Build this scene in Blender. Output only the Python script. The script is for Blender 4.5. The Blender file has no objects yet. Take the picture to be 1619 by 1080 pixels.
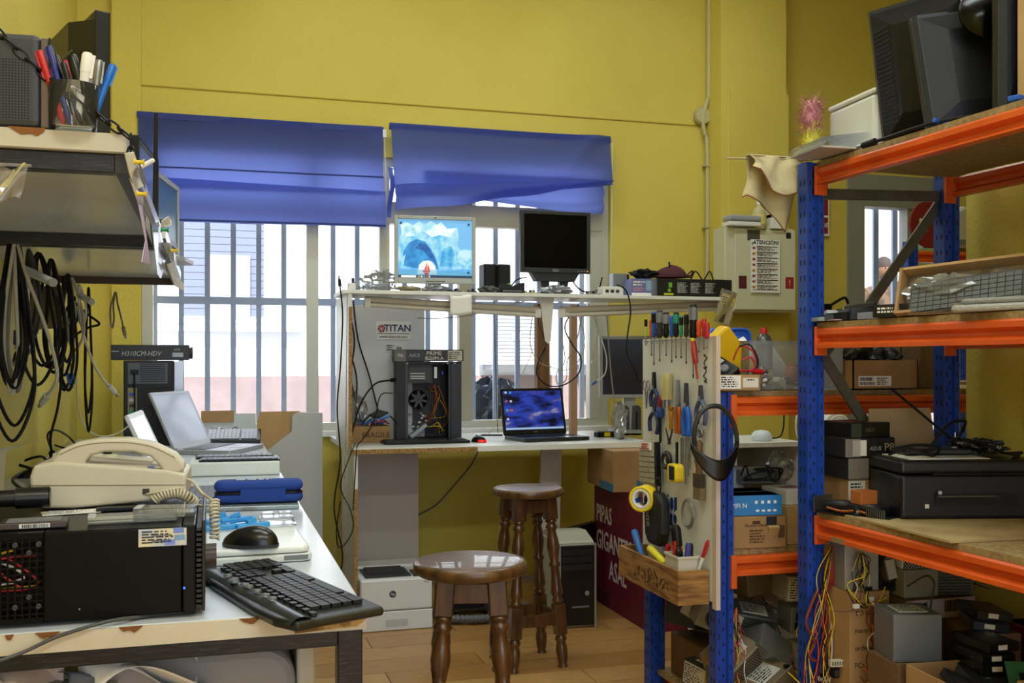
import bpy, math, random
from mathutils import Matrix, Vector, Euler
R = math.radians
random.seed(7)
SC = bpy.context.scene
COL = SC.collection

# ------------------------------------------------------------------ camera
EYE, YAW, FPX, CX, HY = 1.33, 16.5, 1600.0, 809.5, 572.0
cam_d = bpy.data.cameras.new('camera')
cam = bpy.data.objects.new('camera', cam_d)
COL.objects.link(cam)
cam.location = (0, 0, EYE)
cam.rotation_euler = (R(90), 0, R(-YAW))
cam_d.sensor_width = 36
cam_d.lens = 36 * FPX / 1619
cam_d.shift_y = (HY - 540) / 1619
cam_d.clip_start = 0.02
SC.camera = cam
# ------------------------------------------------------------------ world, sun, exposure
world = bpy.data.worlds.new('world')
SC.world = world
world.use_nodes = True
_n = world.node_tree.nodes
_b = _n['Background']
_b.inputs[0].default_value = (0.72, 0.82, 1.0, 1)
_b.inputs[1].default_value = 3.6
sun_d = bpy.data.lights.new('sun', 'SUN')
sun_d.energy = 18
sun_d.angle = R(1)
sun_d.color = (1, 0.97, 0.92)
sun = bpy.data.objects.new('sun', sun_d)
COL.objects.link(sun)
sun.location = (0, 0, 12)
sun.rotation_euler = (R(38), 0, R(-14))
SC.view_settings.view_transform = 'Standard'
SC.view_settings.look = 'None'
SC.view_settings.gamma = 1
SC.view_settings.use_curve_mapping = False
SC.view_settings.exposure = 0.1
LAMPS = [((-0.1, 2.2), 16), ((0.7, 4.4), 19), ((2.4, 4.4), 22), ((1.1, 1.6), 25), ((-0.1, -0.9), 34), ((1.5, -0.9), 34)]  # third lamp added to brighten the right back part of the room

# ------------------------------------------------------------------ pixel -> place on a known plane
_s, _c = math.sin(R(YAW)), math.cos(R(YAW))
def _d(px, py):
    u = (px - CX) / FPX
    return _s + u * _c, _c - u * _s, (HY - py) / FPX
def onY(px, py, Y):
    a = _d(px, py); t = Y / a[1]
    return Vector((a[0] * t, Y, EYE + a[2] * t))
def onX(px, py, X):
    a = _d(px, py); t = X / a[0]
    return Vector((X, a[1] * t, EYE + a[2] * t))
def onZ(px, py, z):
    a = _d(px, py); t = (z - EYE) / a[2]
    return Vector((a[0] * t, a[1] * t, z))

# ------------------------------------------------------------------ materials
def lin(h):
    h = h.lstrip('#')
    o = []
    for i in (0, 2, 4):
        c = int(h[i:i + 2], 16) / 255
        o.append(c / 12.92 if c <= 0.04045 else ((c + 0.055) / 1.055) ** 2.4)
    return (*o, 1)
_M = {}
def mat(h, rough=.5, metal=0, bump=None, var=None, spec=.5, alpha=None, emit=0, coat=0, sheen=0):
    key = (h, rough, metal, bump, var, spec, alpha, emit, coat, sheen)
    if key in _M: return _M[key]
    m = bpy.data.materials.new('surface_' + h)
    m.use_nodes = True
    nt = m.node_tree; N = nt.nodes; L = nt.links
    p = N['Principled BSDF']
    p.inputs['Base Color'].default_value = lin(h)
    p.inputs['Roughness'].default_value = rough
    p.inputs['Metallic'].default_value = metal
    p.inputs['Specular IOR Level'].default_value = spec
    p.inputs['Coat Weight'].default_value = coat
    if sheen: p.inputs['Sheen Weight'].default_value = sheen
    if emit:
        p.inputs['Emission Color'].default_value = lin(h)
        p.inputs['Emission Strength'].default_value = emit
    if bump or var:
        tc = N.new('ShaderNodeTexCoord')
    if var:      # (scale, second colour, low, high [, stretch xyz])
        mp = N.new('ShaderNodeMapping'); L.new(tc.outputs['Object'], mp.inputs[0])
        if len(var) > 4: mp.inputs['Scale'].default_value = var[4]
        nz = N.new('ShaderNodeTexNoise'); nz.inputs['Scale'].default_value = var[0]
        nz.inputs['Detail'].default_value = 6
        L.new(mp.outputs[0], nz.inputs[0])
        cr = N.new('ShaderNodeValToRGB')
        cr.color_ramp.elements[0].position = var[2]; cr.color_ramp.elements[0].color = lin(h)
        cr.color_ramp.elements[1].position = var[3]; cr.color_ramp.elements[1].color = lin(var[1])
        L.new(nz.outputs[0], cr.inputs[0]); L.new(cr.outputs[0], p.inputs['Base Color'])
        if emit: L.new(cr.outputs[0], p.inputs['Emission Color'])
    if bump:     # (scale, strength, distance)
        nb = N.new('ShaderNodeTexNoise'); nb.inputs['Scale'].default_value = bump[0]
        nb.inputs['Detail'].default_value = 4
        L.new(tc.outputs['Object'], nb.inputs[0])
        bp = N.new('ShaderNodeBump'); bp.inputs['Strength'].default_value = bump[1]
        bp.inputs['Distance'].default_value = bump[2]
        L.new(nb.outputs[0], bp.inputs['Height']); L.new(bp.outputs[0], p.inputs['Normal'])
    if alpha is not None:
        p.inputs['Alpha'].default_value = alpha
    _M[key] = m
    return m
def glassmat(name, tint, gl=.08, diff=0.0, rough=.03):
    m = bpy.data.materials.new(name); m.use_nodes = True
    nt = m.node_tree; N = nt.nodes; L = nt.links
    N.remove(N['Principled BSDF'])
    t = N.new('ShaderNodeBsdfTransparent'); t.inputs[0].default_value = lin(tint)
    g = N.new('ShaderNodeBsdfGlossy'); g.inputs['Roughness'].default_value = rough
    fr = N.new('ShaderNodeLayerWeight'); fr.inputs[0].default_value = gl
    mx = N.new('ShaderNodeMixShader'); L.new(fr.outputs['Fresnel'], mx.inputs[0])
    L.new(t.outputs[0], mx.inputs[1]); L.new(g.outputs[0], mx.inputs[2])
    out = mx
    if diff:
        df = N.new('ShaderNodeBsdfDiffuse'); df.inputs[0].default_value = lin('f4f4f4')
        m2 = N.new('ShaderNodeMixShader'); m2.inputs[0].default_value = diff
        L.new(mx.outputs[0], m2.inputs[1]); L.new(df.outputs[0], m2.inputs[2]); out = m2
    L.new(out.outputs[0], N['Material Output'].inputs[0])
    return m
GLASS = glassmat('window_glass', 'f6f8fa')
CLEAR = glassmat('clear_plastic', 'f2f4f4', .22, .07, .1)
JAR = glassmat('jar_glass', 'f4f6f6', .2, .02, .05)
FOGGY = glassmat('cloudy_plastic', 'eef0f0', .2, .14, .2)
FILM = glassmat('crinkled_film', 'f4f6f6', .45, .12, .15)

def fabric(name, h, trans, tcol):
    m = bpy.data.materials.new(name); m.use_nodes = True
    nt = m.node_tree; N = nt.nodes; L = nt.links
    p = N['Principled BSDF']; p.inputs['Base Color'].default_value = lin(h); p.inputs['Roughness'].default_value = .85
    tc = N.new('ShaderNodeTexCoord'); mp = N.new('ShaderNodeMapping'); mp.inputs['Scale'].default_value = (260, 260, 40)
    nz = N.new('ShaderNodeTexNoise'); nz.inputs['Scale'].default_value = 1; nz.inputs['Detail'].default_value = 2
    L.new(tc.outputs['Object'], mp.inputs[0]); L.new(mp.outputs[0], nz.inputs[0])
    bp = N.new('ShaderNodeBump'); bp.inputs['Strength'].default_value = .15; bp.inputs['Distance'].default_value = .002
    L.new(nz.outputs[0], bp.inputs['Height']); L.new(bp.outputs[0], p.inputs['Normal'])
    t = N.new('ShaderNodeBsdfTranslucent'); t.inputs[0].default_value = lin(tcol)
    mx = N.new('ShaderNodeMixShader'); mx.inputs[0].default_value = trans
    L.new(p.outputs[0], mx.inputs[1]); L.new(t.outputs[0], mx.inputs[2])
    L.new(mx.outputs[0], N['Material Output'].inputs[0])
    return m

YEL = mat('d6c45a', .75, bump=(70, .5, .006), var=(1.3, 'cbb74c', .35, .75))
WHITE = mat('e6e6e2', .45); MELA = mat('dcdcd6', .35, var=(4, 'cfcfc8', .45, .7))
CREAM = mat('d9cdb0', .45, var=(5, 'cbbd9a', .4, .7))
BLACK = mat('0e0e10', .4, spec=.3); BLKM = mat('111113', .6, spec=.3); BLKG = mat('040405', .18, spec=.2)
DGREY = mat('2c2d31', .5); GREY = mat('77797c', .5); LGREY = mat('b4b6b8', .45)
SILV = mat('b9bcc4', .32, .7); STEEL = mat('8f9092', .35, .9); CHROME = mat('d0d0d2', .15, 1)
GALV = mat('6c6c66', .45, .6, var=(9, '56564f', .4, .7))
BLUEP = mat('1a44a6', .4, var=(14, '163890', .4, .75)); ORNG = mat('dd5f1e', .38, var=(8, 'cc5216', .4, .7))
CHIP = mat('b08d56', .8, var=(120, '7a5a2c', .35, .65), bump=(150, .4, .002))
BOARD = mat('a88f62', .8, var=(60, '7d683f', .3, .7), bump=(90, .2, .002))
CARD = mat('a98558', .85, var=(6, '96734a', .35, .7)); CARDD = mat('6e5133', .85, var=(6, '5e442a', .35, .7))
CARDL = mat('bd9b6c', .85, var=(6, 'ad8a5b', .35, .7))
PAPER = mat('ecebe6', .8); PAPER2 = mat('dcd8cc', .85)
RED = mat('b3181e', .4); YELP = mat('e6c81e', .45); BLU = mat('1b56b5', .4); GRN = mat('149060', .45)
ORP = mat('e0501a', .35); INK = mat('17171b', .7); BEIGE = mat('cfc9b8', .45); BEIGE2 = mat('c9bb95', .42)
STEELBLK = mat('141416', .35, .2, var=(30, '3a3836', .5, .72, (1, 12, 12)))
BLUEFAB = mat('1d3f93', .85, bump=(400, .4, .001)); CLIPBLU = mat('3a9be0', .4)
WOODL = mat('b58d4f', .6, var=(6, '8a6230', .38, .66, (1, 1, 14)))
def stoolwood(n, a, b):
    m = mat(a, .3, var=(5, b, .35, .65, (9, 9, 1.2)), coat=.35, spec=.5)
    return m
TURN = stoolwood('t', '5e3c1c', '3a210c')
SEATW = mat('684821', .38, var=(5, '3f270e', .35, .68, (1.2, 14, 1)), coat=.3)

# ------------------------------------------------------------------ mesh builder
class MB:
    def __init__(s): s.v = []; s.f = []; s.mi = []; s.sm = []
    def add(s, vs, fs, M=None, mi=0, sm=False):
        o = len(s.v)
        s.v += [tuple(M @ Vector(p)) if M is not None else tuple(p) for p in vs]
        s.f += [tuple(i + o for i in f) for f in fs]
        s.mi += [mi] * len(fs); s.sm += [sm] * len(fs)
        return s
    def box(s, x0, x1, y0, y1, z0, z1, M=None, mi=0):
        return s.add([(x0, y0, z0), (x1, y0, z0), (x1, y1, z0), (x0, y1, z0), (x0, y0, z1), (x1, y0, z1), (x1, y1, z1), (x0, y1, z1)],
                     [(0, 3, 2, 1), (4, 5, 6, 7), (0, 1, 5, 4), (1, 2, 6, 5), (2, 3, 7, 6), (3, 0, 4, 7)], M, mi)
    def cbox(s, c, d, M=None, mi=0):
        return s.box(c[0] - d[0] / 2, c[0] + d[0] / 2, c[1] - d[1] / 2, c[1] + d[1] / 2, c[2] - d[2] / 2, c[2] + d[2] / 2, M, mi)
    def prism(s, pts, a, b, ax='z', M=None, mi=0, sm=False):
        n = len(pts)
        def P(p, t): return {'z': (p[0], p[1], t), 'y': (p[0], t, p[1]), 'x': (t, p[0], p[1])}[ax]
        vs = [P(p, a) for p in pts] + [P(p, b) for p in pts]
        area = sum(pts[i][0] * pts[(i + 1) % n][1] - pts[(i + 1) % n][0] * pts[i][1] for i in range(n))
        flip = (area < 0) != (ax == 'y')
        if b < a: flip = not flip
        caps = [tuple(range(n))[::-1], tuple(range(n, 2 * n))]
        sd = [(i, (i + 1) % n, n + (i + 1) % n, n + i) for i in range(n)]
        if flip: caps = [f[::-1] for f in caps]; sd = [f[::-1] for f in sd]
        s.add(vs, caps, M, mi, False)
        o = len(s.v) - 2 * n
        s.f += [tuple(i + o for i in f) for f in sd]; s.mi += [mi] * n; s.sm += [sm] * n
        return s
    def cyl(s, p0, p1, r0, r1=None, n=14, cap=True, M=None, mi=0):
        p0 = Vector(p0); p1 = Vector(p1); r1 = r0 if r1 is None else r1
        q = (p1 - p0).to_track_quat('Z', 'Y').to_matrix()
        vs = []
        for p, r in ((p0, r0), (p1, r1)):
            for i in range(n):
                a = 2 * math.pi * i / n
                vs.append(p + q @ Vector((r * math.cos(a), r * math.sin(a), 0)))
        s.add(vs, [(i, (i + 1) % n, n + (i + 1) % n, n + i) for i in range(n)], M, mi, True)
        if cap:
            s.add(vs[:n], [tuple(range(n))[::-1]], M, mi); s.add(vs[n:], [tuple(range(n))], M, mi)
        return s
    def tube(s, pts, r, n=6, closed=False, M=None, mi=0):
        P = [Vector(p) for p in pts]; m = len(P); vs = []; up = None
        for i in range(m):
            t = (P[(i + 1) % m] - P[i - 1]) if closed else (P[min(i + 1, m - 1)] - P[max(i - 1, 0)])
            if t.length < 1e-9: t = Vector((0, 0, 1))
            t.normalize()
            if up is None:
                up = Vector((0, 0, 1)) if abs(t.z) < .9 else Vector((1, 0, 0))
            a = t.cross(up)
            if a.length < 1e-6: a = t.orthogonal()
            a.normalize(); up = a.cross(t).normalized()
            rr = r[i] if isinstance(r, (list, tuple)) else r
            for k in range(n):
                w = 2 * math.pi * k / n
                vs.append(P[i] + a * rr * math.cos(w) + up * rr * math.sin(w))
        fs = []
        for i in range(m if closed else m - 1):
            j = (i + 1) % m
            fs += [(i * n + k, j * n + k, j * n + (k + 1) % n, i * n + (k + 1) % n) for k in range(n)]
        s.add(vs, fs, M, mi, True)
        if not closed:
            s.add(vs[:n], [tuple(range(n))], M, mi); s.add(vs[-n:], [tuple(range(n))[::-1]], M, mi)
        return s
    def lathe(s, prof, n=20, M=None, mi=0, cap=True):
        vs = []
        for r, z in prof:
            for k in range(n):
                a = 2 * math.pi * k / n
                vs.append((r * math.cos(a), r * math.sin(a), z))
        m = len(prof)
        fs = [(i * n + k, i * n + (k + 1) % n, (i + 1) * n + (k + 1) % n, (i + 1) * n + k) for i in range(m - 1) for k in range(n)]
        s.add(vs, fs, M, mi, True)
        if cap:
            s.add(vs[:n], [tuple(range(n))[::-1]], M, mi); s.add(vs[-n:], [tuple(range(n))], M, mi)
        return s
    def ball(s, c, r, n=12, m=8, M=None, mi=0):
        rx, ry, rz = r if isinstance(r, (tuple, list)) else (r, r, r)
        vs = []
        for i in range(m + 1):
            t = math.pi * i / m
            for k in range(n):
                a = 2 * math.pi * k / n
                vs.append((c[0] + rx * math.sin(t) * math.cos(a), c[1] + ry * math.sin(t) * math.sin(a), c[2] - rz * math.cos(t)))
        return s.add(vs, [(i * n + k, i * n + (k + 1) % n, (i + 1) * n + (k + 1) % n, (i + 1) * n + k) for i in range(m) for k in range(n)], M, mi, True)
    def grid(s, nu, nv, fn, M=None, mi=0, sm=True):
        vs = [fn(i / nu, j / nv) for j in range(nv + 1) for i in range(nu + 1)]
        return s.add(vs, [(j * (nu + 1) + i, j * (nu + 1) + i + 1, (j + 1) * (nu + 1) + i + 1, (j + 1) * (nu + 1) + i) for j in range(nv) for i in range(nu)], M, mi, sm)
    def mesh(s, name):
        me = bpy.data.meshes.new(name)
        me.from_pydata(s.v, [], s.f)
        me.polygons.foreach_set('material_index', s.mi)
        me.polygons.foreach_set('use_smooth', s.sm)
        me.update()
        return me
    def build(s, name, m, parent=None, loc=(0, 0, 0), rot=(0, 0, 0), bev=0, solid=0, sub=0, seg=2, kind=None, label=None):
        me = s.mesh(name)
        for q in (m if isinstance(m, (list, tuple)) else [m]): me.materials.append(q)
        return link(name, me, parent, loc, rot, bev, solid, sub, seg, kind, label)
def link(name, me, parent=None, loc=(0, 0, 0), rot=(0, 0, 0), bev=0, solid=0, sub=0, seg=2, kind=None, label=None):
    o = bpy.data.objects.new(name, me); COL.objects.link(o)
    o.parent = parent; o.location = loc; o.rotation_euler = rot
    if solid:
        q = o.modifiers.new('thickness', 'SOLIDIFY'); q.thickness = solid; q.offset = 0
    if bev:
        q = o.modifiers.new('bevel', 'BEVEL'); q.width = bev; q.segments = seg; q.limit_method = 'ANGLE'; q.angle_limit = R(40)
    if sub:
        q = o.modifiers.new('smooth', 'SUBSURF'); q.levels = sub; q.render_levels = sub
    if kind: o['kind'] = kind
    if label: o['label'] = label
    return o
def tag(o, label, cat, group=None):
    o['label'] = label; o['category'] = cat
    if group: o['group'] = group
    return o
def thing(name, label, cat, loc=(0, 0, 0), rz=0, group=None, rot=None):
    o = bpy.data.objects.new(name, None); COL.objects.link(o)
    o.empty_display_size = .05
    o.location = loc; o.rotation_euler = rot if rot else (0, 0, R(rz))
    return tag(o, label, cat, group)
def struct(o): o['kind'] = 'structure'; return o
def B(x0, x1, y0, y1, z0, z1): return MB().box(x0, x1, y0, y1, z0, z1)
def rrect(x0, x1, y0, y1, r, n=4):
    o = []
    for cx, cy, a0 in ((x1 - r, y1 - r, 0), (x0 + r, y1 - r, 90), (x0 + r, y0 + r, 180), (x1 - r, y0 + r, 270)):
        for i in range(n + 1):
            a = R(a0 + 90 * i / n); o.append((cx + r * math.cos(a), cy + r * math.sin(a)))
    return o
def spline(pts, k=6):
    P = [Vector(p) for p in pts]; o = []
    for i in range(len(P) - 1):
        a, b, c, d = P[max(i - 1, 0)], P[i], P[i + 1], P[min(i + 2, len(P) - 1)]
        for j in range(k):
            t = j / k
            o.append(.5 * ((2 * b) + (c - a) * t + (2 * a - 5 * b + 4 * c - d) * t * t + (3 * b - a - 3 * c + d) * t ** 3))
    o.append(P[-1]); return o
def text(name, body, size, m, parent, loc, rot=(0, 0, 0), ax='CENTER', sx=1.0, ext=.0004, shear=0, bold=0):
    c = bpy.data.curves.new(name, 'FONT'); c.body = body; c.size = size; c.align_x = ax; c.align_y = 'CENTER'
    c.extrude = ext; c.resolution_u = 2; c.shear = shear; c.offset = bold
    t = bpy.data.objects.new(name, c)
    me = bpy.data.meshes.new_from_object(t)
    bpy.data.objects.remove(t); bpy.data.curves.remove(c)
    me.name = name; me.materials.clear(); me.materials.append(m)
    if sx != 1.0: me.transform(Matrix.Diagonal((sx, 1, 1, 1)))
    return link(name, me, parent, loc, rot)
# a face of a box standing on its local origin, size (w, d, h): text/decals sit on it
FROT = {'f': (R(90), 0, 0), 'l': (R(90), 0, R(-90)), 'r': (R(90), 0, R(90)), 'b': (R(90), 0, R(180)), 't': (0, 0, 0)}
def fpos(face, sz, u, v, off=.0006):
    w, d, h = sz
    return {'f': (-w / 2 + u * w, -d / 2 - off, v * h), 'l': (-w / 2 - off, d / 2 - u * d, v * h), 'r': (w / 2 + off, -d / 2 + u * d, v * h),
            'b': (w / 2 - u * w, d / 2 + off, v * h), 't': (-w / 2 + u * w, -d / 2 + v * d, h + off)}[face]
def fdim(face, sz):
    w, d, h = sz
    return {'f': (w, h), 'b': (w, h), 'l': (d, h), 'r': (d, h), 't': (w, d)}[face]
def ftext(parent, face, sz, u, v, body, size, m, **k):
    return text('lettering', body, size, m, parent, fpos(face, sz, u, v, .001), FROT[face], **k)
def decal(parent, face, sz, u0, u1, v0, v1, m, name='label', off=.0004, th=.0008):
    W, H = fdim(face, sz)
    a = (u1 - u0) * W / 2; b = (v1 - v0) * H / 2
    return B(-a, a, -b, b, -th, th).build(name, m, parent, fpos(face, sz, (u0 + u1) / 2, (v0 + v1) / 2, off), FROT[face])
def printlines(parent, face, sz, u0, u1, v0, v1, n, m=None, name='print', dens=.8, off=.0012, seed=1):
    W, H = fdim(face, sz); rn = random.Random(seed); b = MB()
    for i in range(n):
        z = (v1 - (i + .5) * (v1 - v0) / n - .5) * H; x = (u0 - .5) * W; xe = (u1 - .5) * W; h = (v1 - v0) * H / n * .28
        xe -= (xe - x) * rn.random() * .35
        while x < xe:
            l = H * .02 + rn.random() * (xe - x) * .4
            b.box(x, min(x + l, xe), z - h, z + h, -.0003, .0003); x += l + (u1 - u0) * W * .05
    return b.build(name, m or INK, parent, fpos(face, sz, .5, .5, off), FROT[face])
def barcode(parent, face, sz, u0, u1, v0, v1, m=None, seed=1):
    W, H = fdim(face, sz); rn = random.Random(seed); b = MB(); x = (u0 - .5) * W; xe = (u1 - .5) * W
    st = (xe - x) / 30
    while x < xe:
        w = st * rn.choice((.4, .8, 1.2)); b.box(x, x + w, (v0 - .5) * H, (v1 - .5) * H, -.0003, .0003); x += w + st * rn.choice((.5, .9))
    return b.build('barcode', m or INK, parent, fpos(face, sz, .5, .5, .0014), FROT[face])
def carton(label, loc, sz, rz=0, m=None, name='cardboard_box', cat='box', group=None, open_=0, tape=None, rot=None, flapm=None):
    w, d, h = sz; m = m or CARD
    t = thing(name, label, cat, loc, rz, group, rot)
    if open_:
        e = .004
        b = MB().box(-w / 2, w / 2, -d / 2, d / 2, 0, e).box(-w / 2, -w / 2 + e, -d / 2, d / 2, 0, h).box(w / 2 - e, w / 2, -d / 2, d / 2, 0, h)
        b.box(-w / 2, w / 2, -d / 2, -d / 2 + e, 0, h).box(-w / 2, w / 2, d / 2 - e, d / 2, 0, h)
        b.build('body', m, t)
    else:
        B(-w / 2, w / 2, -d / 2, d / 2, 0, h).build('body', m, t, bev=.002)
        if tape: B(-w / 2 - .0006, w / 2 + .0006, -.024, .024, h * .75, h + .0008).build('tape', tape, t)
        g = .0015
        MB().box(-w / 2 + .002, w / 2 - .002, -d / 2 + .0005, -g, h, h + .0012).build('flap', m, t)
        MB().box(-w / 2 + .002, w / 2 - .002, g, d / 2 - .0005, h, h + .0012).build('flap', m, t)
    return t
# ================================================================== the room
WY = 6.0
OX0, OX1, OZ0, OZ1 = -.38, 2.43, .92, 2.55          # main window opening
DX0, DX1, DZ0, DZ1 = 4.17, 5.05, .55, 2.62          # barred opening at the right
def wallbox(name, boxes, m):
    b = MB()
    for q in boxes: b.box(*q)
    return struct(b.build(name, m))
wb = [(-.9, OX0, WY, WY + .16, 0, 4.2), (OX0, OX1, WY, WY + .16, 0, OZ0), (OX0, OX1, WY, WY + .16, OZ1, 4.2),
      (OX1, DX0, WY, WY + .16, 0, 4.2), (DX0, DX1, WY, WY + .16, 0, DZ0), (DX0, DX1, WY, WY + .16, DZ1, 4.2), (DX1, 6.2, WY, WY + .16, 0, 4.2)]
wallbox('wall_back', wb, YEL)
wallbox('wall_left', [(-.86, -.71, -3.1, WY, 0, 4.2)], YEL)
wallbox('wall_right', [(2.44, 2.56, -3.1, 2.84, 0, 4.2)], YEL)
wallbox('wall_far_right', [(6.05, 6.2, 2.70, WY, 0, 4.2), (2.56, 6.2, 2.70, 2.82, 0, 4.2)], YEL)
wallbox('wall_front', [(-.86, 2.56, -3.25, -3.1, 0, .5), (-.86, 2.56, -3.25, -3.1, 3.3, 4.2), (-.86, -.6, -3.25, -3.1, .5, 3.3), (2.3, 2.56, -3.25, -3.1, .5, 3.3)], YEL)
w3 = thing('fill_window', 'wide window added behind the camera for fill light', 'window', (0, -3.18, 0)); w3['kind'] = 'structure'; del w3['category']  # unseen window added to bring frontal fill light into the room
B(-.6, 2.3, -.003, .003, .5, 3.3).build('pane', GLASS, w3)
for x in (-.6, .36, 1.32, 2.26): B(x, x + .05, -.03, .03, .5, 3.3).build('mullion', mat('c4c3b6', .4, .2), w3)
struct(B(-8, 12, -12, -3.25, -.15, -.02).build('pavement_front', mat('a39f98', .9)))
wallbox('ceiling', [(-.9, 6.2, -3.25, WY + .16, 4.2, 4.32)], mat('d8d4c4', .9))
# step in the back wall beside the left corner and the pillar at the right
wallbox('trim_1', [(-.53, OX0 + .001, WY - .045, WY, 0, 4.2)], YEL)
wallbox('trim_2', [(3.10, 3.57, 5.79, WY, 0, 4.2)], YEL)
# rim of the plaster band above the windows, a hairline proud of the wall
wallbox('trim_3', [(-.53, 3.10, WY - .007, WY, 2.87, 2.876)], mat('b59a34', .8))
wallbox('trim_4', [(3.16, 3.58, 5.777, 5.79, 0, 3.06)], YEL)
# floor: a base and separate laminate planks where it is in view
PLK = []
for h1, h2 in (('bd9258', '9a6e3c'), ('b2864c', '926637'), ('c49a60', 'a47a46')):
    PLK.append(mat(h1, .33, var=(7, h2, .33, .7, (1.6, 22, 1)), coat=.2))
fl = struct(B(-.9, 6.2, -3.25, 6.16, -.1, -.009).build('floor', PLK[1]))
pb = B(-.598, .598, -.0935, .0935, -.009, 0)
pm = []
for q in PLK:
    e = pb.mesh('plank'); e.materials.append(q); pm.append(e)
rn = random.Random(3)
for j in range(20):
    y = 2.12 + j * .19
    for i in range(4):
        link('plank', pm[rn.randrange(3)], fl, (-.35 + (j % 3) * .38 - .3 + i * 1.2, y, 0))

# ------------------------------------------------------------------ main window: frame, panes, mullions
FRM = mat('c4c3b6', .4, .2); FRM_SHADE = mat('a9a38c', .45)  # darker tone paints shade onto one window mullion
win = thing('window_1', 'wide aluminium sliding window with security bars outside', 'window', (0, WY, 0)); win['kind'] = 'structure'
del win['category']
def wpart(name, m, *b): 
    o = MB()
    for q in b: o.box(*q)
    return o.build(name, m, win, bev=.003)
wpart('window_frame', FRM, (OX0, OX1, .03, .10, OZ0, OZ0 + .05), (OX0, OX1, .03, .10, OZ1 - .05, OZ1), (OX0, OX0 + .06, .031, .099, OZ0, OZ1), (OX1 - .05, OX1, .031, .099, OZ0, OZ1))
wpart('transom', FRM, (OX0 + .06, OX1 - .05, .02, .10, 2.16, 2.29))
for i, (a, b) in enumerate(((.53, .60), (.96, 1.02), (1.45, 1.53), (2.30, 2.38))):
    wpart('mullion', FRM_SHADE if i == 2 else FRM, (a, b, .025, .095, OZ0 + .05, 2.16))
    wpart('mullion', FRM, (a, b, .025, .095, 2.29, OZ1 - .05))
wpart('window_sill', WHITE, (OX0, OX1, -.03, .03, OZ0 - .03, OZ0 + .005))
wpart('handle', LGREY, (OX0 + .015, OX0 + .04, .005, .03, 1.22, 1.36))
xs = [OX0 + .06, .53, .60, .96, 1.02, 1.45, 1.53, 2.30]
for i in range(0, 8, 2):
    wpart('pane', GLASS, (xs[i], xs[i + 1], .058, .062, OZ0 + .05, 2.16))
    wpart('pane', GLASS, (xs[i], xs[i + 1], .058, .062, 2.29, OZ1 - .05))
# security grille outside
GRM = mat('a5aec6', .5)  # bars paled toward blue: the glare around them is in the colour
gr = thing('security_grille', 'vertical steel bars outside the wide window, paled with painted glare', 'grille', (0, WY + .22, OZ0 - .06))
x = -.32; k = 0
while x < 2.5:
    B(-.015, .015, -.011, .011, 0, 1.75).build('bar', GRM, gr, (x, 0, 0)); x += .1465
for z in (.05, .83, 1.68):
    B(-.42, 2.52, -.018, -.012, -.022, .022).build('rail', GRM, gr, (0, 0, z))
# ------------------------------------------------------------------ right opening with bars
w2 = thing('window_2', 'white framed barred opening behind the racks', 'window', (0, WY, 0)); w2['kind'] = 'structure'; del w2['category']
def w2p(name, m, *b):
    o = MB()
    for q in b: o.box(*q)
    return o.build(name, m, w2)
WFR = mat('8d8d84', .5)
w2p('window_frame', WFR, (DX0, DX0 + .13, -.02, .1, DZ0, DZ1), (DX1 - .08, DX1, -.02, .1, DZ0, DZ1), (DX0 + .13, DX1 - .08, -.02, .1, DZ1 - .22, DZ1), (DX0 + .13, DX1 - .08, -.02, .1, DZ0, DZ0 + .08))
w2p('mullion', WFR, (4.66, 4.78, .0, .09, DZ0 + .08, DZ1 - .22))
w2p('pane', GLASS, (DX0 + .13, 4.66, .05, .054, DZ0 + .08, DZ1 - .22)); w2p('pane', GLASS, (4.78, DX1 - .08, .05, .054, DZ0 + .08, DZ1 - .22))
g2 = thing('security_grille', 'three broad pale bars outside the opening behind the right rack', 'grille', (0, WY + .22, DZ0))
for x in (4.40, 4.56, 4.72, 4.9):
    B(-.022, .022, -.011, .011, 0, 2.1).build('bar', mat('8e97ad', .5, .2), g2, (x, 0, 0))
# ------------------------------------------------------------------ street outside
struct(B(-6, 14, WY + .16, 14, .3, .6).build('pavement', mat('8d8a86', .9, bump=(30, .3, .01))))
struct(B(-4.5, 13, 10.1, 10.4, 1.19, 7).build('wall_opposite', mat('d9dbe0', .9)))
struct(B(-4.5, 13, 10.05, 10.4, .6, 1.19).build('trim_5', mat('796a6a', .9, bump=(20, .3, .01), var=(5, '706161', .4, .7))))
SHUT = mat('5e6478', .6)
fw = thing('facade_window', 'white framed window with perforated grey shutter across the street', 'window', (.05, 10.1, 1.75))
MB().box(-.42, .5, -.04, .0, -.05, 0).box(-.42, -.35, -.04, 0, 0, 1.5).box(.43, .5, -.04, 0, 0, 1.5).box(-.35, .43, -.04, 0, .98, 1.06).build('frame', mat('e4e6ec', .6), fw)
for z in range(14): B(-.35, .43, -.022, -.002, .0, .064).build('slat', SHUT, fw, (0, 0, .02 + z * .0686))
for z in range(6): B(-.35, .43, -.022, -.002, .0, .064).build('slat', SHUT, fw, (0, 0, 1.08 + z * .0686))
B(-.1, .3, -.05, -.03, .0, .6).build('sash', mat('8d92a0', .5), fw)
wal = thing('facade_ledge', 'white ledge on the facade below the shuttered window', 'ledge', (.1, 10.1, 1.62))
B(-.6, .75, -.12, 0, 0, .06).build('slab', mat('e0e2e6', .8), wal)
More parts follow.
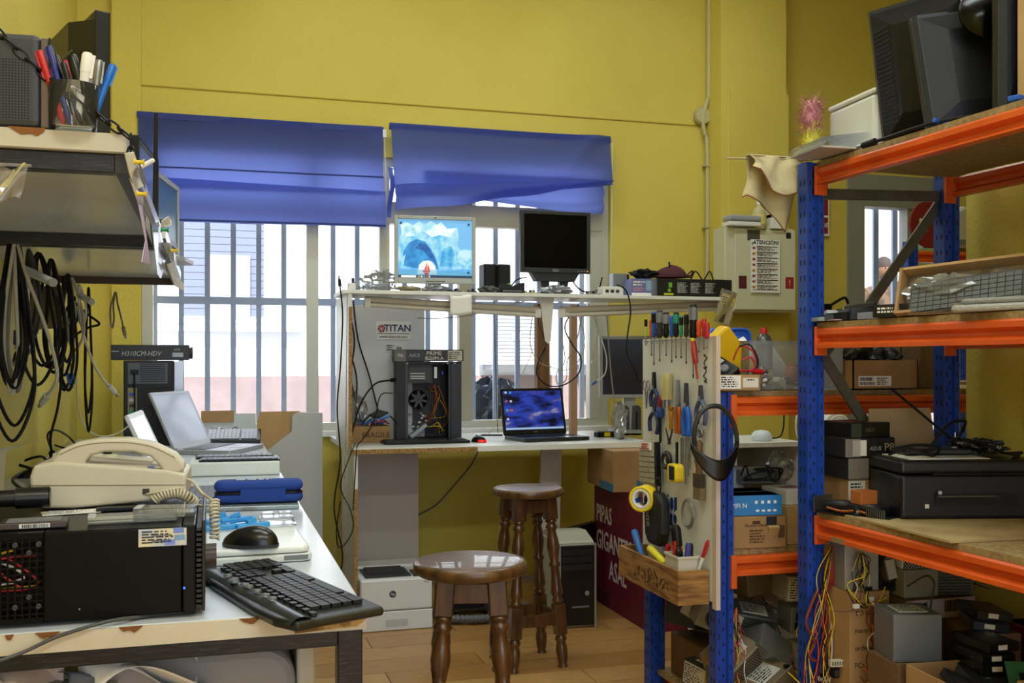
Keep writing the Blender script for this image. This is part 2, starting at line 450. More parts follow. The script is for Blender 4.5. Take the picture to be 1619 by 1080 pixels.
def aircon(label, x, z):
    t = thing('air_conditioner', label, 'air conditioner', (x, 9.75, z))
    B(-.36, .36, 0, .3, 0, .56).build('casing', mat('cfd2d6', .5), t, bev=.01)
    MB().lathe([(.235, 0), (.235, .004)], 28, Matrix.Translation((-.05, -.002, .28)) @ Matrix.Rotation(R(90), 4, 'X')).build('fan_opening', mat('7d828c', .7), t)
    for i in range(13):
        B(-.29, .19, -.012, -.006, -.006, .006).build('slat', WHITE, t, (0, 0, .06 + i * .037))
    MB().lathe([(.05, 0), (.045, .008)], 16, Matrix.Translation((-.05, -.013, .28)) @ Matrix.Rotation(R(90), 4, 'X')).build('hub', WHITE, t)
    for sx in (-.28, .28): B(-.02, .02, 0, .4, -.05, 0).build('bracket', GREY, t, (sx, 0, 0))
    return t
aircon('slatted air conditioner on the facade, left of the wooden post', 2.98, 1.3)
aircon('air conditioner on the facade, at the right edge of the wide window', 4.02, 1.3)
# ------------------------------------------------------------------ ceiling lamps of the room (above the frame)
for i, ((x, y), w) in enumerate(LAMPS):
    t = thing('ceiling_light', 'fluorescent ceiling light above the workshop, out of the picture', 'ceiling light', (x, y, 4.2), 0, 'fluorescent ceiling lights')
    B(-.62, .62, -.16, .16, -.06, 0).build('housing', WHITE, t)
    for s in (-.07, .07): MB().cyl((-.58, s, -.08), (.58, s, -.08), .013, n=10).build('tube', mat('fff8ee', .3, emit=1.5), t)
    ld = bpy.data.lights.new('ceiling_light', 'AREA'); ld.shape = 'RECTANGLE'; ld.size = 1.2; ld.size_y = .3
    ld.energy = w; ld.color = (.90, 1, 1)
    lo = bpy.data.objects.new('lamp_light', ld); COL.objects.link(lo); lo.parent = t; lo.location = (0, 0, -.1)
# ------------------------------------------------------------------ blue roman blinds
BLIND = fabric('blue_blind', '4c5aa2', .55, '8a9cf0'); BLIND_D = fabric('blue_blind_hem', '38468c', .1, '4a62c0')
bl = thing('roman_blind', 'left blue roman blind with two tuck lines over the window', 'blind', (0, 5.945, 0))
x0, x1 = -.394, .962
def bw(u, v):
    X = x0 + (x1 - x0) * u + .012 * u * v
    z = 2.705 + .014 * u - .60 * v
    cr = .02 * max(0, (u - .86) / .14) * math.sin(v * 9) if v < .5 else 0
    y = -.006 * math.sin(v * 3) + .004 * math.sin(u * 9 + v * 4) - .022 * max(0, v - .55) - cr + .006 * math.sin(u * 22 + v * 9) * max(0, v - .6)
    return (X, y, z)
MB().grid(60, 40, lambda u, v: bw(u, v * .68)).build('upper_cloth', BLIND, bl)
MB().grid(60, 24, lambda u, v: (lambda p: (p[0] + .004, p[1] - .024 - .012 * math.sin(v * 3.1), p[2] + .01 * (1 - v)))(bw(u, .64 + .36 * v + .06 * u * (1 - v) - .035 * (1 - v)))).build('lower_cloth', BLIND, bl)
MB().tube([bw(u / 20, .49 + .012 * (u / 20)) for u in range(21)], .005, 6).build('tuck_seam', BLIND_D, bl, (0, -.004, 0))
MB().tube([(lambda p: (p[0], p[1] - .04, p[2]))(bw(u / 20, .985)) for u in range(21)], .006, 6).build('hem_rod', BLIND_D, bl)
MB().box(x0 - .005, x1 + .01, .0, .03, 2.68, 2.715).build('head_rail', BLIND_D, bl)
MB().box(.965, .985, -.012, .015, 2.655, 2.70).build('cord_lock', WHITE, bl)
MB().tube([(.973, -.012, 2.66), (.985, -.02, 2.3), (.99, -.02, 1.95), (1.0, -.015, 1.72)], .0025, 5).build('cord', PAPER2, bl)
br = thing('roman_blind', 'right blue roman blind, crumpled and hanging crooked over the window', 'blind', (0, 5.9, 0))
def rw(u, v):
    X = 1.006 + 1.384 * u + .02 * v * (1 - u)
    zb = 2.30 + .13 * u ** 1.5 + .0 * u
    z = (2.722 + .02 * u) * (1 - v) + zb * v
    y = -.01 * v - .035 * v * v - .012 * math.sin(v * 6 - u * 2.4) * (1 - u * .3) * v - .018 * math.exp(-((u - .93 + v * .22) / .05) ** 2)
    return (X, y, z)
MB().grid(64, 30, rw).build('upper_cloth', BLIND, br)
def rl(u, v):      # slanting lower fold
    X = 1.02 + 1.36 * u; top = 2.36 + .10 * u; bot = 2.215 + .235 * u ** 1.25
    z = top * (1 - v) + bot * v + .006 * math.sin(u * 17)
    y = -.062 - .026 * math.sin(v * math.pi) - .008 * math.sin(u * 11 + v * 5)
    return (X, y, z)
MB().grid(60, 14, rl).build('front_fold', BLIND, br)
def rb(u, v):      # back layer hanging out below at the right
    X = 1.2 + 1.15 * u; bot = 2.335 - .085 * min(1, u * 1.18) + .02 * max(0, u - .9) * 10 * .3
    z = (2.46) * (1 - v) + bot * v
    y = .012 + .008 * math.sin(v * 14 + u * 6) * (.3 + u)
    return (X, y, z)
MB().grid(60, 18, rb).build('back_fold', BLIND, br)
for k in range(3):
    MB().grid(10, 10, lambda u, v: (.985 + .03 * u + .012 * math.sin(v * 3.1 + k), -.02 - .014 * k + .02 * u, 2.47 - .05 * k - .2 * v)).build('side_fold', BLIND, br)
MB().box(1.0, 2.395, .0, .03, 2.70, 2.735).build('head_rail', BLIND_D, br)
MB().tube([(2.40, -.01, 2.70), (2.395, -.015, 2.3), (2.385, -.01, 1.75)], .0025, 5).build('cord', PAPER2, br)
# ------------------------------------------------------------------ conduit and junction box on the back wall
cd_ = thing('electrical_conduit', 'thin beige conduit running down the yellow wall with a round junction box', 'conduit', (0, 0, 0))
CONM = mat('b9b48a', .5)
MB().tube(spline([(3.10, 5.955, 4.19), (3.10, 5.955, 3.15), (3.09, 5.955, 3.03), (3.06, 5.955, 2.94), (3.06, 5.955, 2.87), (3.075, 5.955, 2.80), (3.09, 5.955, 2.7), (3.09, 5.955, 1.72)], 5), .014, 8).build('pipe', CONM, cd_)
MB().lathe([(.05, 0), (.056, .01), (.056, .035), (.05, .045)], 24, Matrix.Translation((3.06, 5.99, 2.93)) @ Matrix.Rotation(R(90), 4, 'X')).build('junction_box', CONM, cd_)
for z in (2.6, 2.2): B(3.07, 3.11, 5.935, 5.99, z, z + .012).build('clip', CONM, cd_)
# ------------------------------------------------------------------ electrical cabinet on the pillar
P0 = onY(1148, 492, 5.6); P1 = onY(1258, 362, 5.6)
sz = (P1.x - P0.x, .17, P1.z - P0.z)
eb = thing('electrical_cabinet', 'beige electrical cabinet on the pillar with a printed notice', 'cabinet', ((P0.x + P1.x) / 2, 5.685, P0.z))
EBM = mat('cdccae', .5)
B(-sz[0] / 2, sz[0] / 2, -sz[1] / 2 + .015, sz[1] / 2, 0, sz[2]).build('body', EBM, eb, bev=.006)
B(-sz[0] / 2 + .06, sz[0] / 2, -sz[1] / 2, -sz[1] / 2 + .014, .01, sz[2] - .01).build('door', EBM, eb, bev=.006)
decal(eb, 'f', sz, .18, .29, .27, .42, mat('5a2028', .5), 'red_tag')
q = decal(eb, 'f', sz, .85, .97, .28, .42, mat('9a2a2c', .5), 'red_tag'); text('lettering', '!', .05, PAPER, q, (0, 0, .001))
decal(eb, 'f', sz, .3, .48, .84, .97, mat('4c4c44', .5), 'plate')
decal(eb, 'f', sz, .86, .93, .88, .95, INK, 'key_plate')
no = thing('notice_sheet', 'white sheet headed ATENCION taped to the beige cabinet', 'notice', onY(1210, 463, 5.59))
sz2 = (.205, .002, .33)
B(-.1025, .1025, -.001, .001, 0, .33).build('sheet', PAPER, no)
ftext(no, 'f', sz2, .5, .945, '¡ATENCIÓN!', .034, INK, bold=.0006)
for i in range(8):
    v = .86 - i * .105
    decal(no, 'f', sz2, .2, .92, v, v + .015, INK, 'heading_bar', .0008)
    printlines(no, 'f', sz2, .22, .92, v - .07, v - .008, 3, mat('55555a', .7), seed=i)
    decal(no, 'f', sz2, .06, .15, v - .04, v, mat(('a03028', 'c0781e', '8c2020')[i % 3], .6), 'symbol', .0008)
decal(no, 'f', sz2, .06, .94, .05, .056, INK, 'rule', .0008)
# things on top of the cabinet
t = thing('emergency_light', 'grey flat plastic box lying on the beige cabinet', 'plastic box', (onY(1170, 358, 5.62).x, 5.62, P1.z + .001))
B(-.10, .12, -.05, .05, 0, .028).build('base', WHITE, t, bev=.006); B(-.10, .12, -.055, .045, .03, .068).build('cover', mat('9ea3a8', .3), t, bev=.012)
t = thing('plastic_bottle', 'small translucent bottle with yellow label on the beige cabinet', 'bottle', onY(1200, 362, 5.62) + Vector((0, 0, -.004)))
MB().lathe([(.04, 0), (.046, .01), (.046, .10), (.03, .135), (.014, .145), (.014, .165)], 18).build('bottle_body', mat('cfc79a', .3, alpha=.8), t)
MB().lathe([(.0465, .03), (.0465, .09)], 18, cap=False).build('label', mat('d8cf7a', .6), t); MB().lathe([(.017, .155), (.017, .18)], 14).build('cap', WHITE, t)
t = thing('white_carton', 'small white carton on the beige cabinet beneath the hanging rag', 'box', onY(1226, 362, 5.62) + Vector((0, 0, -.004)))
B(-.05, .05, -.04, .04, 0, .12).build('body', WHITE, t, bev=.003); B(-.05, .05, -.0405, .0405, .07, .09).build('stripe', LGREY, t)
# EXTINTOR sign on wall behind
t = thing('extinguisher_sign', 'red EXTINTOR sign on the yellow wall behind the rack post', 'sign', onY(1283, 335, 5.985))
B(-.105, .135, -.004, .004, -.16, .25).build('plate', PAPER, t); B(-.095, .125, -.006, 0, -.145, -.035).build('red_panel', mat('8c1a24', .5), t); B(-.095, .125, -.006, 0, -.02, .24).build('red_panel', mat('8c1a24', .5), t)
text('lettering', 'EXTINTOR', .05, PAPER, t, (.015, -.0075, -.09), (R(90), 0, 0)); B(-.04, .06, -.008, -.004, .03, .2).build('pictogram', PAPER, t, bev=.01)
# ================================================================== shared builders for the bench and desk
def monitor(label, loc, rz, w, h, zb, bez, fm, sm, dep=.05, tilt=0, stand='plate', name='monitor', group=None, bot=None, backm=None):
    t = thing(name, label, 'monitor', loc, rz, group); bot = bot or bez
    T = Matrix.Translation((0, 0, zb)) @ Matrix.Rotation(R(-tilt), 4, 'X')
    f = MB(); w2 = w / 2
    for q in ((-w2, -w2 + bez, 0, h), (w2 - bez, w2, 0, h), (-w2 + bez, w2 - bez, h - bez, h), (-w2 + bez, w2 - bez, 0, bot)): f.box(q[0], q[1], -.012, .02, q[2], q[3], T)
    f.build('bezel', fm, t, bev=.003)
    MB().box(-w2 + bez - .001, w2 - bez + .001, -.006, 0, bot - .001, h - bez + .001, T).build('screen', sm, t)
    MB().prism([(-w2 + .004, .02), (w2 - .004, .02), (w2 - .06, dep), (-w2 + .06, dep)], h * .08, h * .94, 'z', T).build('back_cover', backm or fm, t)
    if stand == 'plate':
        MB().box(-.035, .035, .02, .06, .012, zb + h * .4).build('neck', fm, t)
        MB().prism(rrect(-.12, .12, -.09, .12, .04), 0, .014).build('foot', fm, t)
    elif stand == 'vee':
        for s in (-1, 1): MB().prism([(s * .03, zb + .06), (s * .10, zb + .05), (s * .07, .03), (s * .11, 0), (s * .04, 0), (s * .03, .03)], .01, .05, 'y').build('stand_arm', fm, t)
        MB().prism([(-.14, zb + .005), (.14, zb + .005), (.11, zb - .045), (-.11, zb - .045)], -.005, .05, 'y').build('cable_cover', fm, t)
        B(-.11, .11, -.06, .10, 0, .012).build('foot', fm, t, bev=.004)
    return t, T
def laptop(label, loc, rz, w, d, lean, bm, sm, deckm=None, keym=None, z=0, h=None, keys=True, bezm=None, group=None, baseh=.02):
    t = thing('laptop', label, 'laptop', loc, rz, group); h = h or d * .96
    MB().prism(rrect(-w / 2, w / 2, -d, 0, .012), 0, baseh).build('base', bm, t, bev=.003)
    if keys:
        b = MB(); kw = (w - .05) / 15
        for r_ in range(6):
            for k in range(15):
                if r_ == 5 and 4 <= k < 9:
                    if k == 4: b.box(-w / 2 + .025 + k * kw + .001, -w / 2 + .025 + 9 * kw - .001, -.03 - (r_ + 1) * .018 + .001, -.03 - r_ * .018 - .001, baseh - .001, baseh + .003)
                    continue
                x = -w / 2 + .025 + k * kw; y = -.03 - r_ * .018
                b.box(x + .001, x + kw - .001, y - .017, y - .001, baseh - .001, baseh + .003)
        b.build('keys', keym or BLACK, t, kind='stuff')
        B(-.045, .045, -d + .02, -d + .075, baseh - .001, baseh + .0012).build('touchpad', deckm or DGREY, t)
    T = Matrix.Translation((0, .0, baseh)) @ Matrix.Rotation(R(-lean), 4, 'X'); bz = .016
    lid = MB().prism(rrect(-w / 2, w / 2, 0, h, .01), 0, .008, 'y', T).build('lid', bm, t, bev=.002)
    MB().box(-w / 2 + bz, w / 2 - bz, -.0015, .001, bz * 1.8, h - bz, T).build('screen', sm, t)
    f = MB()
    for q in ((-w / 2 + .004, -w / 2 + bz, .004, h - .004), (w / 2 - bz, w / 2 - .004, .004, h - .004), (-w / 2 + bz, w / 2 - bz, .004, bz * 1.8), (-w / 2 + bz, w / 2 - bz, h - bz, h - .004)): f.box(q[0], q[1], -.0025, .001, q[2], q[3], T)
    f.build('screen_bezel', bezm or bm, t)
    MB().cyl((-w / 2 + .03, .004, baseh), (w / 2 - .03, .004, baseh), .007, n=8).build('hinge', bm, t)
    return t, T
def crumple(name, label, cat, loc, size, m, seed=1, rz=0, amp=.3, group=None, n=22, mm=14):
    rn = random.Random(seed); t = MB(); ph = [(rn.uniform(2, 7), rn.uniform(2, 7), rn.uniform(0, 6), rn.uniform(.2, 1)) for _ in range(7)]
    vs = []
    for i in range(mm + 1):
        a = math.pi * i / mm
        for k in range(n):
            b = 2 * math.pi * k / n
            f = 1 + amp * sum(w * math.sin(p * a * 1.3 + q + math.cos(b * round(r_)) * 2.2) for p, r_, q, w in ph) / 3.2 + rn.uniform(-.05, .05) * (0 < i < mm)
            z = -math.cos(a); f = f if 0 < i < mm else 1
            vs.append((size[0] / 2 * math.sin(a) * math.cos(b) * f, size[1] / 2 * math.sin(a) * math.sin(b) * f, max(0, size[2] / 2 * (z * f + 1))))
    t.add(vs, [(i * n + k, i * n + (k + 1) % n, (i + 1) * n + (k + 1) % n, (i + 1) * n + k) for i in range(mm) for k in range(n)], None, 0, False)
    o = t.build(name, m, None, loc, (0, 0, R(rz)))
    return tag(o, label, cat, group)
def cable(label, pts, r=.003, m=None, plug=None, name='cable', group=None, k=6, n=6, cat='cable', plugm=None):
    P = spline(pts, k); b0 = Vector(pts[0])
    t = thing(name, label, cat, b0, 0, group)
    MB().tube([p - b0 for p in P], r, n).build('cord', m or BLKM, t)
    ends = {'end': [(-1, -2)], 'start': [(0, 1)], 'both': [(0, 1), (-1, -2)], None: []}[plug]
    for a, b in ends:
        p = P[a] - b0; q = (P[a] - P[b]).normalized()
        MB().cyl(p, p + q * r * 9, r * 2.2, r * 1.9, 8).build('plug', plugm or m or BLKM, t)
        MB().cyl(p + q * r * 9, p + q * r * 13, r * 1.2, n=6).build('pin', STEEL, t)
    return t
def keyboard(label, loc, rz, w, d, bm, km, n=17, rows=5, h=.018, tilt=0):
    t = thing('keyboard', label, 'keyboard', loc, 0, rot=(R(tilt), 0, R(rz)))
    MB().prism(rrect(-w / 2, w / 2, -d / 2, d / 2, .01), 0, h).build('body', bm, t, bev=.004)
    b = MB(); kw = (w - .02) / (n + .8); kd = (d - .03) / rows
    for r_ in range(rows):
        for k in range(n):
            x = -w / 2 + .01 + k * kw + (.4 * kw if k >= n - 4 else 0); y = -d / 2 + .012 + r_ * kd
            b.box(x + .001, x + kw - .001, y + .001, y + kd - .001, h - .001, h + .006)
    b.build('keys', km, t, kind='stuff')
    return t
# ================================================================== workbench in front of the window
BT = .90
wbn = thing('workbench', 'white laminate workbench with an upper shelf in front of the window', 'workbench', (0, 0, 0))
WB_EDGE = CHIP
MB().box(.655, 2.28, 5.01, 5.93, .872, BT).build('worktop', MELA, wbn, bev=.002)
B(.655, 1.30, 5.003, 5.01, .872, .895).build('chipboard_edge', CHIP, wbn); B(1.30, 2.28, 5.003, 5.01, .872, .899).build('edge_band', WHITE, wbn)
B(.642, .660, 5.0, 5.52, .90, 1.665).build('side_panel', MELA, wbn); B(.642, .660, 4.996, 5.0, .90, 1.6).build('chipboard_edge', CHIP, wbn)
B(.672, .690, 5.02, 5.5, 0, .872).build('side_panel', MELA, wbn)
B(.672, .690, 5.014, 5.02, 0, .30).build('chipboard_edge', CHIP, wbn); B(.672, .690, 5.014, 5.02, .30, .7).build('chipboard_edge', CHIP, wbn); B(.672, .69, 5.013, 5.02, .7, .86).build('edge_band', WHITE, wbn)
B(.661, 1.135, 5.545, 5.56, BT, 1.64).build('back_panel', mat('c3c4c4', .5), wbn)
B(.691, 1.09, 5.50, 5.515, 0, .872).build('back_panel', mat('b3a9a2', .5), wbn)
B(.612, 2.72, 5.0, 5.36, 1.665, 1.685).build('shelf', MELA, wbn, bev=.002)
B(.612, 2.72, 4.996, 5.0, 1.667, 1.683).build('edge_band', WHITE, wbn)
b = MB(); p0 = onY(700, 475, 5.06)
WPOST = mat('8a6238', .7, var=(5, '6d4a28', .35, .7, (10, 10, 1)))
B(1.80, 1.875, 5.56, 5.62, BT, 1.665).build('post', WPOST, wbn); B(2.02, 2.06, 5.6, 5.64, BT, 1.665).build('post', mat('b08a6a', .7), wbn)
MB().prism([(1.655, 1.665), (1.73, 1.665), (1.712, 1.44), (1.70, 1.425), (1.685, 1.44)], 5.06, 5.075, 'y').build('bracket', WHITE, wbn)
lg = onY(864, 712, 5.45)
MB().prism([(1.775, .872), (1.895, .872), (1.868, 0), (1.735, 0)], 5.40, 5.42, 'y').build('leg', MELA, wbn)
B(2.2, 2.24, 5.4, 5.44, 0, .872).build('leg', MELA, wbn)
for (a, b_), z in (((577, 477), (852, 494)), 0), (((884, 494), (1138, 484)), 1):
    A = onY(*a, 5.10); C = onY(*b_, 5.10)
    t = thing('tube_lamp', ('left', 'right')[z] + ' unlit fluorescent tube fixed under the bench shelf', 'lamp', A)
    D = C - A
    MB().tube([(0, 0, .012), D + Vector((0, 0, .012))], .017, 8).build('batten', BEIGE, t)
    MB().tube([(D.x * .02, -.012, -.016), (D.x * .98, -.012, D.z - .016)], .011, 8).build('tube', mat('d8d4c8', .3), t)
    for f in (.012, .988): MB().cbox((D.x * f, -.008, D.z * f - .006), (.03, .03, .045)).build('end_cap', WHITE, t)
# TITAN sticker etc
t = thing('sticker', 'white TITAN sticker with red disc logo on the bench back panel', 'sticker', onY(622, 537, 5.544)); sz = (.19, .002, .10)
B(-.095, .095, -.001, .001, 0, .10).build('backing', mat('d9d9d2', .6), t)
ftext(t, 'f', sz, .62, .62, 'TITAN', .052, mat('1d2250', .5), bold=.0012)
MB().lathe([(.021, 0), (.021, .001)], 24, Matrix.Translation((-.066, -.001, .06)) @ Matrix.Rotation(R(90), 4, 'X')).build('logo', mat('8a1d22', .5), t)
for a in (0, 60, 120): MB().box(-.02, .02, -.0008, .0008, -.001, .001, Matrix.Translation((-.066, -.0025, .06)) @ Matrix.Rotation(R(a + 20), 4, 'Y')).build('logo_line', PAPER, t)
decal(t, 'f', sz, .03, .97, .32, .35, INK, 'rule'); ftext(t, 'f', sz, .5, .16, 'www.titan-cd.com', .021, INK)
t = thing('sticker', 'small grey sticker below the TITAN sticker on the back panel', 'sticker', onY(624, 556, 5.544)); sz = (.10, .002, .045)
B(-.05, .05, -.001, .001, 0, .045).build('backing', mat('d0d0cc', .6), t); printlines(t, 'f', sz, .05, .5, .1, .9, 3); decal(t, 'f', sz, .6, .9, .2, .6, GREY, 'emblem'); decal(t, 'f', sz, .5, .95, .02, .12, mat('2a3a6a', .5), 'strip')
t = thing('paper_sheet', 'white paper square hanging over the front edge of the bench shelf', 'paper', onY(729, 498, 4.99))
MB().grid(6, 6, lambda u, v: (-.056 + .112 * u, .004 * math.sin(u * 3), .1 * v - .004 * math.sin(u * 5))).build('sheet', PAPER, t, solid=.001)
# ------------------------------------------------------------------ iceberg picture monitor
SKY = mat('6fb4ec', .4, emit=.45)
hp, T = monitor('silver monitor showing a blue iceberg picture on the bench shelf', onY(688, 470, 5.17) + Vector((0, 0, -.0)), -4, .425, .352, .05, .019, mat('a9aca8', .4), SKY, stand='plate', bot=.03)
hp.location.z = 1.686
scr = [c for c in hp.children if c.name.startswith('screen')][0]
SW, SH = .425 - .038, .352 - .049
def pic(name, pts, col, lay, e=.42, n=None):
    # picture shape in screen fractions, printed flat on the lit panel
    MB().prism([(-SW / 2 + u * SW, .03 + v * SH) for u, v in pts], -.0062 - .0002 * lay, -.006, 'y', T).build(name, mat(col, .4, emit=e, var=(22, n, .42, .62) if n else None), scr)
pic('picture_water', [(0, 0), (1, 0), (1, .16), (0, .16)], '5aa6d6', 1)
pic('picture_ice', [(0, .14), (0, .55), (.04, .75), (.02, .92), (.10, .95), (.2, .9), (.28, .97), (.34, .93), (.44, .98), (.52, .92), (.58, .97), (.66, .86), (.80, .88), (.82, .72), (.80, .55), (.86, .5), (.96, .52), (1, .5), (1, .1), (.8, .14), (.5, .12)], '5db8ea', 1, n='a8dcf6')
pic('picture_ice_top', [(.02, .66), (.05, .78), (.03, .9), (.12, .94), (.2, .89), (.28, .96), (.34, .92), (.33, .8), (.24, .72), (.14, .7)], 'd9f1fb', 2, n='8fcdec')
pic('picture_ice_top', [(.34, .8), (.36, .9), (.44, .97), (.52, .91), (.58, .96), (.66, .85), (.79, .87), (.81, .74), (.7, .7), (.56, .74), (.45, .7)], 'e6f6fd', 2, n='9ad4f0')
pic('picture_shade', [(.06, .2), (.07, .45), (.15, .6), (.25, .66), (.36, .62), (.45, .48), (.52, .3), (.55, .15), (.45, .16), (.24, .16)], '1877c4', 2, n='2f9be0')
pic('picture_shade', [(.22, .5), (.3, .6), (.4, .55), (.48, .38), (.53, .2), (.44, .32), (.34, .46)], '0b4f9e', 3, n='1668bc')
pic('picture_shade', [(.56, .2), (.6, .5), (.72, .56), (.76, .4), (.72, .2)], '2a93d8', 3, n='6cc4f0')
pic('picture_ice_top', [(.78, .3), (.82, .48), (.9, .5), (1, .48), (1, .3), (.9, .22)], 'bfe6f7', 2, n='6cbfe6')
pic('picture_ice_top', [(.02, .3), (.1, .4), (.07, .2)], '9fd7f2', 3)
pic('picture_arch', [(.27, .1), (.28, .22), (.33, .28), (.4, .3), (.46, .27), (.5, .2), (.51, .1)], 'e9eef0', 4)
pic('picture_water', [(.26, .06), (.26, .14), (.52, .14), (.52, .06)], '9fc6dc', 5)
pic('picture_boat', [(.33, .125), (.335, .1), (.42, .1), (.43, .125)], 'b02020', 6)
pic('picture_boat', [(.35, .13), (.37, .21), (.382, .27), (.384, .13)], 'd8262a', 6); pic('picture_boat', [(.39, .13), (.392, .25), (.43, .13)], 'e03a34', 6)
pic('picture_boat', [(.34, .09), (.38, .02), (.42, .09)], '9c3a3c', 6)
pic('taskbar', [(0, 0), (1, 0), (1, .045), (0, .045)], '14304e', 7); pic('taskbar_search', [(.04, .005), (.24, .005), (.24, .04), (.04, .04)], 'e8eef2', 8)
for i in range(5): pic('taskbar_icon', [(.27 + i * .035, .008), (.29 + i * .035, .008), (.29 + i * .035, .036), (.27 + i * .035, .036)], ('d8b040', 'e8e8e8', '4aa0e0', 'd05030', 'c8c8d8')[i], 8)
for u, v in ((.035, .93), (.955, .93), (.95, .1)): pic('desktop_icon', [(u - .015, v - .02), (u + .015, v - .02), (u + .015, v + .02), (u - .015, v + .02)], '2a3550', 8)
MB().box(-.004, .004, -.0135, -.012, .339, .345, T).build('webcam_mark', INK, hp)
MB().box(-.05, .05, -.0135, -.012, .010, .014, T).build('button_strip', DGREY, hp)
# ------------------------------------------------------------------ dark monitor
dm, T = monitor('black square monitor switched off on the bench shelf', (0, 0, 0), 0, .40, .335, .125, .021, mat('23262c', .45), mat('020203', .25, spec=.12), stand='vee', bot=.026)
q = onY(878, 470, 5.2); dm.location = (q.x, 5.2, 1.686)
text('lettering', 'DELL', .017, LGREY, dm, (0, -.0135, .125 + .013), (R(90), 0, 0))
for i in range(4): B(-.004, .004, -.001, .001, -.003, .003).build('button', mat('d89030', .4, emit=.6) if i == 3 else GREY, dm, (.13 + i * .017, -.0125, .138))
# ------------------------------------------------------------------ two black loudspeakers
for i, (px, lab) in enumerate(((771, 'left of two slim black desktop loudspeakers beside the black monitor'), (793, 'right of two slim black desktop loudspeakers, behind the card reader'))):
    q = onY(px, 462, 5.24 - i * .05)
    t = thing('loudspeaker', lab, 'loudspeaker', (q.x, q.y, 1.686), 4)
    MB().prism(rrect(-.036, .036, -.05, .05, .012), .0, .165 - i * .005).build('cabinet', BLACK, t, bev=.006)
    B(-.03, .03, -.053, -.048, .02, .155).build('grille', mat('1b1b1e', .9), t, bev=.004); MB().lathe([(.006, 0), (.006, .004)], 10, Matrix.Translation((0, -.053, .012)) @ Matrix.Rotation(R(90), 4, 'X')).build('knob', DGREY, t)
q = onY(808, 466, 5.06)
t = thing('card_reader', 'black desktop drive dock in front of the loudspeakers', 'dock', (q.x, q.y, 1.686), -6)
MB().prism([(-.06, 0), (.065, 0), (.065, .055), (.03, .05), (0, .035), (-.035, .05), (-.06, .045)], -.04, .04, 'y').build('body', BLACK, t, bev=.003); MB().cyl((-.01, -.02, .035), (-.01, .02, .045), .012).build('slot_light', mat('6a8a40', .4), t); B(-.05, .05, -.042, -.04, .008, .013).build('trim', GREY, t)
# ------------------------------------------------------------------ shelf clutter
def shelfpos(px, Y=5.12): q = onY(px, 466, Y); return Vector((q.x, Y, 1.686))
crumple('plastic_bag', 'crumpled clear plastic bag at the left end of the bench shelf', 'plastic bag', shelfpos(600, 5.25), (.17, .14, .11), FILM, 3, amp=.5)
t = thing('parts_tray', 'clear plastic tray of small screws at the left end of the bench shelf', 'tray', shelfpos(583, 5.08))
b = MB().box(-.075, .1, -.05, .05, 0, .003)
for q in ((-.075, .1, -.05, -.047), (-.075, .1, .047, .05), (-.075, -.072, -.047, .047), (.097, .1, -.047, .047), (.01, .013, -.047, .047)): b.box(q[0], q[1], q[2], q[3], .003, .042)
b.build('tray', CLEAR, t)
b = MB(); rn = random.Random(5)
for i in range(160): b.cbox((rn.uniform(-.068, .093), rn.uniform(-.044, .044), rn.uniform(.006, .024)), (.008, .004, .004), Matrix.Rotation(0, 4, 'Z'))
b.build('screws', mat('5a5d58', .5, .6), t, kind='stuff')
t = thing('power_plug', 'white plug with dark prongs on the left end of the bench shelf', 'plug', shelfpos(556, 5.05)); B(-.02, .02, -.02, .02, 0, .035).build('body', WHITE, t, bev=.006); B(.0, .012, -.01, .01, .035, .06).build('prong', BLACK, t)
crumple('parts_bag', 'plastic bag of brown screws below the iceberg monitor', 'plastic bag', shelfpos(645, 5.05), (.12, .07, .026), mat('8d8468', .5), 6, amp=.35)
crumple('antistatic_bag', 'crumpled silver bag below the iceberg monitor', 'plastic bag', shelfpos(687, 5.04), (.13, .06, .03), mat('8e9196', .3, .6), 8, amp=.4)
crumple('antistatic_bag', 'shiny silver bag in front of the black monitor foot', 'plastic bag', shelfpos(880, 5.04), (.15, .07, .045), mat('a2a6ac', .25, .6), 9, amp=.4)
crumple('parts_bag', 'dark crumpled bag left of the drive dock', 'plastic bag', shelfpos(772, 5.05), (.1, .06, .035), mat('4b504c', .4), 12, amp=.45)
for i, (px, w_, col, lab) in enumerate(((718, .06, '35383a', 'small dark circuit board right of the white hanging paper'), (745, .05, '1f2124', 'black memory stick lying before the loudspeakers'), (835, .1, 'a5945a', 'yellowish flat circuit board before the black monitor'), (935, .08, '8d8a6c', 'green grey circuit board right of the black monitor'))):
    t = thing('circuit_board', lab, 'circuit board', shelfpos(px, 5.05)); B(-w_ / 2, w_ / 2, -.03, .03, 0, .006).build('board', mat(col, .5), t)
    for k in range(4): B(-.006, .006, -.008, .008, .006, .012 + .003 * k).build('component', (DGREY, LGREY, BLACK, GREY)[k], t, (-w_ / 2 + (k + .7) * w_ / 4.6, -.01 + .012 * (k % 2), 0))
t = thing('network_switch', 'small white network box with a plugged cable on the bench shelf', 'network box', shelfpos(965, 5.06)); B(-.06, .06, -.04, .04, 0, .045).build('case', WHITE, t, bev=.004)
for k in range(3): B(-.009, .009, -.043, -.039, .012, .028).build('port', DGREY, t, (-.035 + k * .03, 0, 0))
t = thing('external_drive', 'grey external drive standing on end beside the white network box', 'drive', shelfpos(978, 5.2)); B(-.045, .04, -.03, .03, 0, .13).build('case', mat('8a8d92', .4, .4), t, bev=.004); B(.041, .05, -.03, .03, 0, .125).build('rubber_edge', BLACK, t)
sz = (.115, .12, .09)
t = carton('purple and white carton next to the black graphics box on the shelf', shelfpos(1008, 5.08), sz, -3, mat('6d73a8', .5), name='product_carton')
